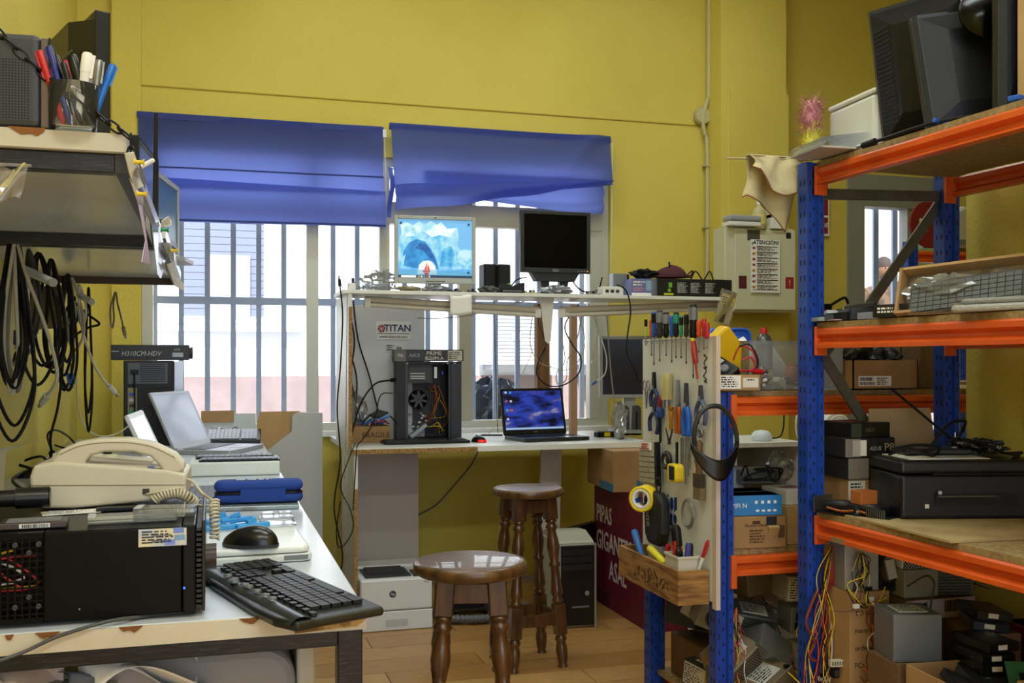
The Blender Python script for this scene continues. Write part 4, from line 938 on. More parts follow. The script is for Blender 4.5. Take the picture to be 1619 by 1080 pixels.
def sheet(label, px, py, Y, w, h, m, tilt, rz, seed, name='loose_paper', roll=0):
    q = onY(px, py, Y); rn = random.Random(seed); a, b_ = rn.uniform(3, 7), rn.uniform(2, 6)
    o = MB().grid(14, 10, lambda u, v: (w * (u - .5), h * (v - .5), .035 * math.sin(u * a + v * 2) + .03 * math.sin(v * b_ + u * 3) + .06 * (v - .5) ** 2 * (1 if seed % 2 else -1))).build(name, m, None, q, (R(tilt), R(roll), R(rz)), solid=.0008)
    return tag(o, label, 'paper')
sheet('grey printed form curling up at the far left under the desk', 70, 1052, 1.86, .2, .16, mat('9a9488', .8), 55, 10, 1, roll=-15)
sheet('pale pink crumpled sheet in the lower left corner', 30, 1072, 1.80, .13, .1, mat('d3bcae', .8), 50, 20, 2)
sheet('pink beige folded sheet in the bottom left under the desk', 80, 1074, 1.80, .12, .1, mat('cdb9a9', .8), 60, -25, 3)
sheet('olive green paper bag under the desk', 150, 1050, 1.9, .15, .13, mat('8b7c46', .8), 60, 5, 4)
sheet('large white crumpled sheet under the desk beside the tube monitor', 235, 1046, 1.86, .16, .12, mat('cfd0d6', .7), 40, -5, 5)
sheet('white torn sheet at the bottom under the desk', 230, 1068, 1.84, .2, .1, PAPER, 30, 5, 7, roll=-8)
sheet('blue grey scrap between the papers under the desk', 130, 1070, 1.83, .08, .07, mat('5d6675', .7), 50, 30, 8)
# ------------------------------------------------------------------ black computer case lying on its side
cx0, cx1, cy0, cy1, ch = -.56, -.048, 1.745, 2.13, .146
t = thing('desktop_computer', 'black desktop computer case lying on its side at the front of the desk', 'computer', ((cx0 + cx1) / 2, (cy0 + cy1) / 2, DT + .004)); W, D_ = cx1 - cx0, cy1 - cy0
CB = mat('050506', .3, spec=.15)
# front-facing side with a vent cut at the left: panel built around the grille
gx1 = onY(68, 900, cy0).x - (cx0 + cx1) / 2; gx0 = -W / 2 + .02
B(gx1, W / 2, -D_ / 2, D_ / 2, .004, ch).build('case', CB, t, bev=.003)
MB().box(-W / 2, gx1, -D_ / 2 + .05, D_ / 2, .004, ch).box(-W / 2, gx1, -D_ / 2, -D_ / 2 + .05, .004, .012).box(-W / 2, gx1, -D_ / 2, -D_ / 2 + .05, ch - .01, ch).build('case_vent_section', CB, t)
x = gx0
nv = 0
while x < gx1 - .003:
    B(0, .0028, -D_ / 2, -D_ / 2 + .003, .012, ch - .01).build('vent_bar', CB, t, (x, 0, 0)); x += .0105
for k in range(12): B(gx0, gx1, -D_ / 2 + .0005, -D_ / 2 + .003, 0, .0028).build('vent_bar', CB, t, (0, 0, .016 + k * .0105))
for x, z in ((gx1 - .006, .03), (gx1 - .006, .128), (gx1 - .02, .045), (gx1 - .02, .115), (gx1 - .04, .03), (gx1 - .04, .128)): MB().lathe([(.0042, 0), (.0042, .003), (.0024, .0032), (.0024, .0005)], 12, Matrix.Translation((x, -D_ / 2, z)) @ Matrix.Rotation(R(90), 4, 'X')).build('screw_eye', mat('4a4a4c', .4, .6), t)
rn = random.Random(2)
for i in range(10): MB().tube(spline([(rn.uniform(gx0, gx1), -D_ / 2 + .02, rn.uniform(.02, .06)), (rn.uniform(gx0, gx1), -D_ / 2 + .012, rn.uniform(.05, .1)), (rn.uniform(gx0, gx1), -D_ / 2 + .02, rn.uniform(.08, .13))], 5), .0025, 5).build('wire', (YELP, ORP, RED, ORP, PAPER2)[i % 5], t)
B(gx0 + .01, gx0 + .04, -D_ / 2 + .03, -D_ / 2 + .05, .09, .13).build('inner_bracket', LGREY, t)
sz = (W, D_, ch)
lb = decal(t, 'f', sz, (onY(219, 845, cy0).x - cx0) / W, (onY(295, 845, cy0).x - cx0) / W, .79, .985, mat('d9d2b4', .5, var=(30, 'b8c4d8', .45, .6)), 'licence_label')
u0 = (onY(224, 845, cy0).x - cx0) / W; u1 = (onY(292, 845, cy0).x - cx0) / W
barcode(t, 'f', sz, u0 + .03, u0 + .09, .83, .86, seed=3); barcode(t, 'f', sz, u0 + .03, u0 + .09, .90, .92, seed=8); printlines(t, 'f', sz, u0, u1 - .02, .82, .97, 5, mat('3a3a48', .7), seed=6)
for u, v, c in ((u1 - .018, .96, '6f8ad8'), (u1 - .045, .83, '7c8fe0'), (u1 - .015, .88, '7aa0d0')): decal(t, 'f', sz, u - .016, u + .016, v - .03, v + .03, mat(c, .5), 'blue_patch', .0009)
# bezel at the right end
B(W / 2 + .001, W / 2 + .022, -D_ / 2 - .001, D_ / 2, .002, ch + .002).build('bezel', mat('050506', .35, spec=.2), t, bev=.003)
for k in range(16): B(W / 2 + .023, W / 2 + .031, -D_ / 2 + .012, D_ / 2 - .01, 0, .005).build('rib', mat('1a1a1c', .4), t, (0, 0, .008 + k * .0085))
B(W / 2 + .0315, W / 2 + .0365, -D_ / 2 + .004, D_ / 2 - .004, .004, ch + .008).build('front_plate', mat('1b1b1e', .35), t, bev=.002)
MB().cyl((W / 2 + .037, -D_ / 2 + .05, .085), (W / 2 + .055, -D_ / 2 + .05, .085), .022, n=24).build('rubber_foot', mat('3a2f2b', .35, .4), t)
MB().lathe([(.0018, 0), (.0018, .0012)], 8, Matrix.Translation((W / 2 + .004, -D_ / 2 - .001, .045)) @ Matrix.Rotation(R(90), 4, 'X')).build('power_led', mat('2050ff', .3, emit=4), t)
for z, x in ((.028, -.02), (.02, .1)): B(x, x + .002, -D_ / 2 - .0005, -D_ / 2, z, z + .002).build('scratch', LGREY, t)
TOPZ = DT + .004 + ch
def top(px, py): q = onZ(px, py, TOPZ); return Vector((q.x, q.y, TOPZ + .0012))
cable('thin grey cable trailing across the chipped front desk edge', [onY(0, 1045, 1.69), onY(40, 1030, 1.70), onY(90, 1007, 1.705), onY(150, 988, 1.71), onY(190, 979, 1.73), onZ(250, 972, DT + .003), onZ(300, 967, DT + .003)], .003, mat('4a4a48', .5))
# ------------------------------------------------------------------ on the case: jewel boxes, drive, papers
def jewel(label, px, py, w, d, h, rz):
    t = thing('disc_case', label, 'disc case', top(px, py), rz)
    B(-w / 2, w / 2, -d / 2, d / 2, 0, h * .45).build('base', CLEAR, t, bev=.001); B(-w / 2, w / 2, -d / 2, d / 2, h * .47, h).build('lid', CLEAR, t, bev=.001); B(-w / 2, -w / 2 + .012, -d / 2, d / 2, h, h + .0006).build('spine', LGREY, t)
jewel('clear disc case lying on the black computer case, in front of the telephone', 210, 824, .14, .05, .011, 4)
jewel('clear disc case at the right end of the black computer case', 262, 816, .1, .05, .016, -6)
t = thing('hard_drive', 'flat hard drive with barcode label on the black computer case', 'hard drive', top(55, 834), 3); sz = (.10, .055, .011)
B(-.05, .05, -.0275, .0275, 0, .011).build('body', mat('4a3f3c', .35, .5), t, bev=.002); decal(t, 'f', sz, .3, .75, .2, .8, PAPER); barcode(t, 'f', sz, .34, .72, .25, .75, seed=5); B(-.04, .04, -.02, .02, .011, .0125).build('cover', GREY, t)
t = thing('loupe_lens', 'black cylindrical lens barrel lying on the hard drive', 'lens', top(35, 818) + Vector((0, .01, .031)), 2)
MB().cyl((-.055, 0, 0), (-.012, 0, 0), .014, .015, 20).build('narrow_barrel', mat('141416', .35), t); MB().cyl((-.011, 0, 0), (.042, 0, 0), .0185, .0185, 24).build('barrel', mat('18181b', .3), t); MB().cyl((.0425, 0, 0), (.044, 0, 0), .0165, n=20).build('end_glass', BLKG, t)
t = thing('paper_slip', 'white printed slip lying beneath the telephone on the computer case', 'paper', top(110, 812)); B(-.045, .05, -.02, .03, 0, .0008).build('sheet', PAPER, t, rot=(0, 0, R(12))); printlines(t, 't', (.09, .05, .001), .1, .9, .1, .9, 4, LGREY)
t = thing('plastic_card', 'small black card behind the clear disc cases', 'card', top(185, 808), 6); B(-.035, .035, -.012, .012, 0, .006).build('card', BLACK, t, bev=.001); B(-.03, .0, -.01, .01, .0061, .0068).build('chip', DGREY, t)
# ------------------------------------------------------------------ beige telephone
PH = mat('cdc5b0', .4); PHD = mat('bdb49c', .4)
q = top(175, 804)
t = thing('telephone', 'beige corded desk telephone with its handset on the computer case', 'telephone', (q.x, q.y + .075, TOPZ + .0165), -2)
w_ = .268
MB().prism([(-.132, -.012), (-.135, .045), (-.128, .066), (-.09, .073), (.10, .052), (.135, .044), (.136, .0), (.13, -.002), (-.06, -.015)], -.075, .10, 'y').build('body', PH, t, bev=.008, seg=3)
MB().box(-.134, .135, -.0765, -.075, .026, .0272, Matrix.Rotation(R(1.5), 4, 'Y')).build('seam', mat('8a7e60', .6), t)
B(.058, .070, -.0772, -.0752, .008, .018).build('cord_socket', mat('3a3020', .5), t)
B(-.12, .06, .02, .09, .055, .0665).build('keypad_deck', PHD, t, rot=(0, R(6), 0))
for i in range(4):
    for k in range(3): B(-.008, .008, -.005, .005, 0, .006).build('key', mat('e2dac4', .4), t, (-.09 + i * .026, .035 + k * .016, .071 - i * .002))
# handset: arched bar with two cups
hs = []
arc = [(-.10, .070), (-.085, .092), (-.055, .106), (-.02, .112), (.03, .112), (.075, .103), (.115, .082), (.132, .062)]
low = [(.132, .050), (.118, .044), (.095, .045), (.088, .058), (.072, .076), (.04, .086), (-.01, .087), (-.035, .080), (-.043, .065), (-.05, .060), (-.09, .062)]
MB().prism(arc + low, -.072, -.022, 'y').build('handset', PH, t, bev=.012, seg=4)
MB().tube(spline([(x, -.0727, z - .008) for x, z in arc[1:7]], 4), .0007, 5).build('handset_seam', mat('8a7e60', .6), t)
B(-.036, .085, -.068, -.02, .0605, .064).build('cradle', PHD, t, rot=(0, R(4), 0)); B(.066, .078, -.07, -.05, .0535, .0585).build('hook_button', mat('4a5a90', .4), t)
# coiled cord
def coil(pts, r, turns, wr, steps=9):
    P = spline(pts, 14); L_ = [0]
    for i in range(1, len(P)): L_.append(L_[-1] + (P[i] - P[i - 1]).length)
    out = []; N_ = turns * steps; j = 0
    for i in range(N_ + 1):
        d = L_[-1] * i / N_
        while j < len(L_) - 2 and L_[j + 1] < d: j += 1
        f = (d - L_[j]) / max(1e-9, L_[j + 1] - L_[j]); p = P[j].lerp(P[j + 1], f); tg = (P[j + 1] - P[j]).normalized()
        a = tg.cross(Vector((.2, 1, .1))).normalized(); b_ = tg.cross(a); w = 2 * math.pi * i / steps
        out.append(p + a * r * math.cos(w) + b_ * r * math.sin(w))
    return out
c = bpy.data.objects.new('coiled_cord', None); COL.objects.link(c); c.parent = t; c.matrix_parent_inverse = (Matrix.Translation(t.location) @ Matrix.Rotation(R(-2), 4, 'Z')).inverted(); COILM = mat('c8bea6', .4)
yb = q.y - .006
cp = [onY(243, 791, yb), onY(258, 783, yb), onY(282, 780, yb), onY(300, 788, yb), onY(308, 797, yb + .01)]
MB().tube(coil(cp, .0085, 16, .003), .0024, 6).build('coil', COILM, c)
cp2 = [onY(340, 793, 1.95), onY(339, 812, 1.93), onY(340, 832, 1.92), onY(339, 853, 1.92)]
MB().tube(coil(cp2, .0075, 11, .003), .0024, 6).build('coil', COILM, c)
MB().tube(spline([onY(294, 757, q.y + .0), onY(305, 762, q.y + .0), onY(318, 778, 1.93), onY(331, 788, 1.95), onY(341, 793, 1.95)], 6), .0026, 6).build('straight_lead', COILM, c)
MB().tube(spline([onY(219, 784, yb + .012), onY(245, 779, yb - .004), onY(268, 774, yb - .004), onY(285, 772, yb - .002), onY(290, 778, yb), onY(308, 797, yb + .01), onY(330, 800, 1.94), onY(340, 796, 1.95)], 6), .0024, 6).build('straight_lead', COILM, c)
# ------------------------------------------------------------------ big black keyboard with separate keys
a0, b0 = onZ(442, 978, DT + .015), onZ(596, 953, DT + .02)
c0 = onZ(440, 886, DT + .02)
ax = (c0 - b0); ang = math.atan2(ax.y, ax.x)
kb = thing('keyboard', 'large black multimedia keyboard with wrist rest on the desk corner', 'keyboard', ((b0 + c0) / 2 + Vector((0, 0, -.0185)) + Vector((math.sin(ang), -math.cos(ang), 0)) * -.0), 0, rot=(R(-.5), 0, ang))
kb.location = Vector(((b0.x + c0.x) / 2, (b0.y + c0.y) / 2, DT + .0015))
KL, KW = .475, .172   # local x along the row, local -y... rest side is +y
KBM = mat('1c1e1d', .33)
def kout(y, x):       # swept outline
    return x
pts = [(-KL / 2 + .0, -.004), (KL / 2, -.004), (KL / 2 - .004, .12), (KL / 2 - .03, .155), (KL / 2 - .12, .168), (0, .172), (-KL / 2 + .12, .176), (-KL / 2 + .04, .172), (-KL / 2 - .012, .155), (-KL / 2 - .006, .12)]
MB().prism([(x, y) for x, y in pts], 0, .016).build('body', KBM, kb, bev=.006, seg=3)
MB().grid(30, 6, lambda u, v: (-KL / 2 - .004 + (KL + .0) * u, .126 + .044 * v - .012 * abs(u - .5) * v, .0165 + .008 * math.sin(v * 3.14) - .006 * v)).build('wrist_rest', mat('1f2422', .28), kb)
keym = mat('17181a', .42); kk = MB().prism(rrect(-.0082, .0082, -.0082, .0082, .002, 2), 0, .006).mesh('key'); kk.materials.append(keym)
wide = MB().prism(rrect(-.0105, .0105, -.0082, .0082, .002, 2), 0, .006).mesh('key'); wide.materials.append(keym)
space = MB().prism(rrect(-.055, .055, -.0082, .0082, .002, 2), 0, .006).mesh('key'); space.materials.append(keym)
fk = MB().prism(rrect(-.0075, .0075, -.005, .005, .0015, 2), 0, .005).mesh('key'); fk.materials.append(keym)
p_ = .0192
for r_ in range(5):
    y = .104 - .004 - r_ * p_
    # r_=0 number row (far from rest) ... r_=4 space row next to the rest; x mirrored so numpad sits at the near corner
    for k in range(14):
        xx = -(-KL / 2 + .018 + .155 + (13 - k) * p_)
        if r_ == 4 and 3 <= k <= 9:
            if k == 6: link('key', space, kb, (xx, y, .0165))
            continue
        link('key', wide if k in (0, 13) else kk, kb, (xx, y, .0165))
    for k in range(3):
        if r_ in (2,) or (r_ == 3 and k != 1): continue
        link('key', kk, kb, (KL / 2 - .100 - (2 - k) * p_, y, .0165))
    for k in range(4): link('key', kk, kb, (KL / 2 - .014 - (3 - k) * p_, y, .0165))
for k in range(17): link('key', fk, kb, (-KL / 2 + .014 + k * .0265, .1165, .0165))
for i, xx in enumerate((-.04, 0, .02, .05, .062, .075, .11, -.08, -.11)):
    MB().lathe([(.0085, 0), (.0075, .003), (.0004, .0036)], 14).build('media_button', mat('565a58', .3), kb, (xx, .14 + (.008 if i in (3, 4) else 0), .0235))
# mouse on the white notebook
def mouse(label, loc, rz, m, s=1):
    t = thing('computer_mouse', label, 'mouse', loc, rz)
    MB().grid(24, 12, lambda u, v: (s * .033 * math.cos(u * 6.283) * math.sin(v * 1.57 + .001), s * .058 * math.sin(u * 6.283) * math.sin(v * 1.57 + .001), s * (.004 + .036 * math.cos(v * 1.57) * (1 - .22 * math.sin(u * 6.283) * math.sin(v * 1.57))))).build('shell', m, t)
    MB().grid(24, 1, lambda u, v: (s * .034 * math.cos(u * 6.283), s * .059 * math.sin(u * 6.283), s * .006 * v)).build('skirt', DGREY, t)
    MB().cyl((-.003, s * .03, s * .022), (.003, s * .03, s * .022), .009).build('wheel', DGREY, t)
    return t
q = onZ(397, 884, DT + .012)
mouse('black ergonomic mouse on the white notebook behind the large keyboard', (q.x, q.y + .03, DT + .0345), 62, mat('131413', .25), 1.05)
NBW = mat('d9dcd8', .35)
a = onZ(405, 893, DT); 
t = thing('white_notebook', 'closed white notebook computer under the mouse and blue clips', 'laptop', (a.x - .01, a.y + .19, DT + .0012), 2)
MB().prism(rrect(-.13, .12, -.19, .2, .02), 0, .016).build('base', NBW, t, bev=.004); MB().prism(rrect(-.13, .115, -.185, .2, .02), .0175, .031).build('lid', mat('e4e6e2', .3), t, bev=.005); B(.06, .11, -.191, -.186, .004, .014).build('port_strip', GREY, t)
NZ = DT + .033
t = thing('clear_parts_box', 'small clear plastic parts box on the white notebook', 'plastic box', onZ(437, 830, NZ) + Vector((0, 0, .001)), 3)
b = MB().prism(rrect(-.045, .045, -.03, .03, .008), 0, .004); b.build('base', CLEAR, t); MB().prism(rrect(-.04, .04, -.026, .026, .006), .0045, .02).build('shell', CLEAR, t, bev=.003)
for x in (-.02, .02): B(x - .014, x + .014, -.018, .018, .0205, .03).build('chamber', CLEAR, t, bev=.002)
t = thing('clip_tool', 'light blue plastic crimping clips on the white notebook', 'clips', onZ(378, 838, NZ) + Vector((0, 0, .001)), 8)
for i, (x, y, a_, l) in enumerate(((-.05, 0, 8, .09), (.0, .02, -12, .07), (.03, 0, 15, .08), (-.03, .035, -5, .08))):
    o = B(-l / 2, l / 2, -.012, .012, 0, .012).build('clip', CLIPBLU, t, (x, y, .002 + (i % 2) * .012), (0, R(-6 * (i % 2)), R(a_)), bev=.003)
    B(-.01, .012, -.008, .008, .012, .022).build('lever', CLIPBLU, o, rot=(0, R(-14), 0)); B(.02, .03, -.005, .005, .012, .014).build('steel_spring', LGREY, o)
# blue zip case
q = onZ(405, 806, DT)
t = thing('blue_zip_case', 'blue textured hard case with a black zip on the desk', 'case', (q.x + .01, q.y + .06, DT + .016), -3)
MB().prism(rrect(-.125, .125, -.04, .045, .03, 5), 0, .026).build('lower_shell', BLUEFAB, t, bev=.01, seg=3); MB().prism(rrect(-.125, .125, -.04, .045, .03, 5), .031, .062).build('upper_shell', BLUEFAB, t, bev=.016, seg=4); MB().prism(rrect(-.124, .124, -.039, .044, .03, 5), .0255, .0315).build('zip', BLACK, t)
B(-.05, .075, -.0425, -.0395, .004, .04).build('pocket_strip', BLUEFAB, t)
printlines(t, 't', (.14, .03, .0622), .05, .95, .1, .9, 1, PAPER2, seed=34)
t = thing('glass_plate', 'grey tinted flat panel beneath the blue zip case', 'panel', (q.x - .02, q.y + .04, DT + .0012), -2); B(-.12, .14, -.06, .10, 0, .012).build('panel', mat('8d979a', .15, .2), t, bev=.002); B(-.02, .02, -.062, -.06, .002, .01).build('tab', GREY, t)
# netbook base with keys (its screen leans left)
n1, _ = laptop('small white laptop with its screen leaning far left on the desk', (-.115, 3.24, DT + .0012), 87, .36, .24, 24, mat('c9ccd2', .35), mat('9298ae', .15), keym=mat('55585e', .5), deckm=LGREY, h=.27)
# foam tray with laptop keyboards
q = onZ(362, 750, DT)
t = thing('foam_tray', 'white foam block carrying two laptop keyboard panels', 'foam tray', (.085, 3.97, DT + .0012), -2)
B(-.165, .16, -.12, .14, 0, .05).build('foam', mat('dfe5e0', .8), t, bev=.006)
def kpanel(label, loc, rz, w, d, m, km, rot=None):
    t = thing('laptop_keyboard', label, 'keyboard', loc, rz, rot=rot); B(-w / 2, w / 2, -d / 2, d / 2, 0, .006).build('plate', m, t, bev=.001); b = MB()
    for r_ in range(6):
        for k in range(14): b.box(-w / 2 + .006 + k * (w - .012) / 14 + .001, -w / 2 + .006 + (k + 1) * (w - .012) / 14 - .001, -d / 2 + .006 + r_ * (d - .012) / 6 + .001, -d / 2 + .006 + (r_ + 1) * (d - .012) / 6 - .001, .006, .009)
    b.build('keys', km, t, kind='stuff')
kpanel('black laptop keyboard panel, nearer of two on the foam block', (.10, 3.92, DT + .052), -3, .29, .1, BLACK, mat('3a3b3e', .4)); kpanel('dark laptop keyboard panel, farther of two on the foam block', (.085, 4.05, DT + .052), 1, .29, .11, BLKM, mat('2d2e32', .4))
# silver laptop
hl = math.degrees(math.atan2(.35, .16))
n2, _ = laptop('open silver laptop with a pale reflection painted on its screen on the desk', (-.085, 5.0, DT + .0012), hl, .39, .27, 25, mat('a6a9b0', .35, .3), mat('b4bcd8', .12), keym=mat('54565c', .5), deckm=LGREY, h=.285)  # pale screen colour stands in for a reflection
# silver keyboard far
q = onZ(372, 702, DT)
keyboard('silver grey keyboard standing on edge of the far desk end', (.105, 5.36, DT + .028), -4, .27, .17, mat('2b2c30', .4), mat('8f939c', .4), n=12, h=.022, tilt=16)
cable('thin black cable curled beside the silver keyboard', [(-.0, 5.3, DT + .005), (-.02, 5.45, DT + .05), (.03, 5.5, DT + .06), (.05, 5.6, DT + .01), (.08, 5.5, DT + .05), (.12, 5.62, DT + .07), (.14, 5.55, DT + .05)], .0028)
crumple('bubble_bag', 'crumpled translucent bag beside the silver laptop', 'plastic bag', (.03, 5.55, DT + .0012), (.14, .12, .07), FILM, 52, amp=.4)
# tower at the far end with a motherboard box on top
t = thing('computer_tower', 'black and silver computer tower with its rear facing out on the far desk end', 'computer', (-.315, 5.52, DT + .0012), 4); w, d, h = .235, .40, .425
CS2 = mat('17181b', .45, .2)
B(-w / 2, w / 2, -d / 2, d / 2, 0, h).build('case', CS2, t, bev=.004); B(w / 2, w / 2 + .05, -d / 2 + .02, d / 2, .004, h - .004).build('side_panel', SILV, t, bev=.004)
ps = B(-w / 2 + .02, w / 2 - .03, -d / 2 - .006, -d / 2, h - .115, h - .012).build('power_supply_mesh', mat('55585a', .4, .5), t)
for i in range(9): B(-w / 2 + .075, w / 2 - .04, -d / 2 - .009, -d / 2 - .006, 0, .004).build('mesh_bar', BLACK, ps, (0, 0, h - .105 + i * .0105))
B(-w / 2 + .03, -w / 2 + .07, -d / 2 - .012, -d / 2 - .006, h - .07, h - .045).build('power_plug', BLACK, t); MB().tube(spline([(-w / 2 + .05, -d / 2 - .02, h - .06), (-w / 2 + .052, -d / 2 - .03, .2), (-w / 2 + .05, -d / 2 - .02, .03)], 6), .005, 6).build('power_lead', BLACK, t)
io = B(-w / 2 + .02, -w / 2 + .062, -d / 2 - .004, -d / 2, .1, h - .135).build('port_plate', mat('8c7f58', .4, .4), t)
for i in range(6): B(-w / 2 + .026, -w / 2 + .054, -d / 2 - .008, -d / 2 - .004, 0, .016).build('port', (DGREY, BLU, GRN, DGREY, LGREY, BLU)[i], io, (0, 0, .11 + i * .028))
B(-.02, w / 2 - .02, -d / 2 - .003, -d / 2, .2, .29).build('fan_grille', mat('0c0c0e', .6), t)
for i in range(6): B(-.015, w / 2 - .025, -d / 2 - .005, -d / 2 - .003, 0, .004).build('grille_bar', DGREY, t, (0, 0, .208 + i * .013))
for i in range(6): MB().lathe([(.006, 0), (.006, .001)], 8, Matrix.Translation((w / 2 + .0505, -d / 2 + .05 + (i % 2) * .02, .19 + i * .02)) @ Matrix.Rotation(R(90), 4, 'Y')).build('vent_hole', BLACK, t)
sz = (.37, .25, .075)
bx = carton('black motherboard carton lettered H310CM on the far tower', (-.305, 5.5, DT + .4285), sz, 4, mat('1a1b1f', .4), name='product_carton')
ftext(bx, 'f', sz, .38, .42, 'H310CM-HDV', .034, LGREY, shear=.25, sx=.9); ftext(bx, 'f', sz, .84, .7, 'ATX', .016, LGREY); decal(bx, 'f', sz, .78, .92, .2, .5, mat('a8b4c8', .5), 'badge'); decal(bx, 'f', sz, .01, .1, .55, .6, LGREY, 'stripe')
MB().cyl((.188, -.06, .035), (.205, -.06, .035), .03, n=20).build('carton_handle', mat('26262a', .6), bx)
# foam and cardboard panels by the window
def panel_(name, label, pts, Y, m, th=.02, lean=0, cat='panel'):
    P = [onY(a, b_, Y) for a, b_ in pts]; x0 = sum(p.x for p in P) / len(P); z0 = min(p.z for p in P)
    o = MB().prism([(p.x - x0, p.z - z0) for p in P], 0, th, 'y').build(name, m, None, (x0, Y, z0))
    return tag(o, label, cat)
panel_('foam_sheet', 'tall pale grey panel with a clipped corner standing between desk and bench', [(420, 1000), (420, 714), (461, 683), (462, 657), (472, 652), (510, 653), (510, 1000)], 5.42, mat('b9bcbc', .7))
panel_('cardboard_sheet', 'brown cardboard sheet tucked behind the tall grey panel', [(408, 712), (406, 669), (411, 651), (474, 650), (474, 700), (421, 716)], 5.45, CARDL, .006)
panel_('foam_sheet', 'low pale foam strip standing at the far end of the desk', [(290, 700), (290, 653), (299, 654), (304, 667), (370, 668), (372, 654), (404, 654), (406, 700)], 5.85, mat('c3c8c4', .8))
panel_('cardboard_sheet', 'small brown cardboard strip above the foam strip by the window', [(318, 668), (318, 650), (370, 649), (370, 668)], 5.84, CARD, .006)
# ------------------------------------------------------------------ further desk clutter on the left
q = onZ(150, 735, DT)
t = thing('barcode_scanner', 'black handheld barcode scanner lying on the desk by the left wall', 'scanner', (-.48, 4.03, DT + .012), 0, rot=(0, R(-9), R(8)))
body = spline([(-.17, 0, .02), (-.11, 0, .035), (-.05, 0, .05), (.02, 0, .062), (.08, 0, .064), (.13, 0, .055)], 6)
MB().tube(body, [.018 + .02 * min(1, i / 18) for i in range(len(body))], 14).build('grip', mat('141517', .3), t)
B(.02, .14, -.05, .05, .0, .045).build('head', mat('2a2c2e', .3), t, bev=.014); B(-.13, -.04, -.03, .03, -.012, .02).build('cradle', BLACK, t, bev=.006); MB().cyl((-.2, 0, .012), (-.165, 0, .022), .012, .016).build('cable_boot', BLACK, t)
t = thing('small_box', 'flat white and grey carton under the barcode scanner head', 'box', (-.37, 4.0, DT + .0012), 8); B(-.09, .09, -.06, .06, 0, .03).build('body', mat('c4c4c2', .5), t, bev=.002); B(-.085, .02, -.0615, -.06, .006, .024).build('label', GREY, t); B(-.09, .09, -.06, .06, .0301, .032).build('lid', PAPER, t)
t = thing('folded_card', 'folded beige card standing at the left edge of the desk', 'card', onZ(18, 792, DT) + Vector((.02, -.25, .13)), 0)
MB().add([(-.03, 0, -.12), (.0, .0, -.12), (.005, .03, .04), (-.025, .03, .04)], [(0, 1, 2, 3)]).build('front_leaf', mat('c7bda2', .8), t, solid=.0015); MB().add([(.005, .03, .04), (-.025, .03, .04), (.05, .1, .055), (.08, .1, .06)], [(0, 1, 3, 2)]).build('top_leaf', PAPER, t, solid=.0015)
cable('tangled black cable coiled on the desk by the left wall', [onZ(24, 740, DT + .01), onZ(40, 728, DT + .03), onZ(66, 722, DT + .05), onZ(72, 735, DT + .03), onZ(40, 745, DT + .02), onZ(20, 760, DT + .02), onZ(45, 775, DT + .01), onZ(52, 745, DT + .03), onZ(30, 735, DT + .05)], .0055)
cable('black wire looping on the desk behind the barcode scanner', [onZ(85, 720, DT + .005), onZ(75, 690, DT + .12), onZ(88, 680, DT + .14), onZ(110, 692, DT + .06), onZ(122, 710, DT + .01), onZ(100, 708, DT + .02), onZ(85, 703, DT + .03)], .0045)
cable('thin white cable arching across the wall corner to the far tower', [onY(120, 560, 4.6), onY(123, 640, 4.7), onY(135, 675, 4.8), onY(160, 690, 4.9), onY(190, 683, 4.98), onY(216, 662, 5.04)], .0035, mat('c9c8b0', .5))
t = thing('web_camera', 'black angular webcam on the desk beside the far tower', 'webcam', onZ(204, 704, DT) + Vector((0, 0, .001)), 15); B(-.04, .05, -.04, .04, .03, .1).build('head', BLACK, t, rot=(R(10), R(20), 0), bev=.008); B(-.05, .05, -.05, .05, 0, .03).build('foot', BLACK, t, bev=.008)
# ================================================================== shelf above the desk
SZ = 1.72
sh = thing('wall_shelf', 'nearer wall shelf with chipped cream edge hung on a chain above the desk', 'shelf', (0, 0, 0))
UND = mat('dcdad4', .2, var=(2, 'ccc9c2', .4, .7))
B(-.71 + .002, -.14, 1.852, 3.08, SZ - .033, SZ).build('board', UND, sh); B(-.708, -.14, 1.846, 1.852, SZ - .032, SZ - .001).build('edge_band', mat('cbc4b2', .5), sh)
A0 = onY(12, 210, 1.845); A1 = onY(72, 215, 1.845)
MB().prism([(A0.x, SZ + .0005), (A0.x + .02, SZ - .012), (A0.x + .035, SZ - .010), (A0.x + .045, SZ - .013), (A0.x + .055, SZ - .006), (A1.x, SZ + .0005)], 1.8435, 1.8465, 'y').build('chipped_patch', mat('8a5a2c', .9), sh)
B(-.708, -.16, 1.86, 1.89, SZ - .066, SZ - .034).build('front_rail', STEELBLK, sh, bev=.002); B(-.16, -.138, 1.86, 3.08, SZ - .066, SZ - .034).build('side_rail', mat('3a3530', .5, .3), sh); B(-.708, -.16, 3.04, 3.07, SZ - .066, SZ - .034).build('rear_rail', STEELBLK, sh)
s2 = thing('wall_shelf', 'farther wall shelf carrying the edge-on monitors above the desk', 'shelf', (0, 0, 0))
B(-.708, -.13, 3.12, 4.62, SZ - .03, SZ).build('board', UND, s2); B(-.16, -.13, 3.12, 4.62, SZ - .06, SZ - .031).build('side_rail', mat('3a3530', .5, .3), s2); B(-.708, -.16, 4.585, 4.615, SZ - .06, SZ - .031).build('rear_rail', mat('4a3a2c', .5, .2), s2); B(-.708, -.16, 3.13, 3.16, SZ - .062, SZ - .031).build('front_rail', STEELBLK, s2)
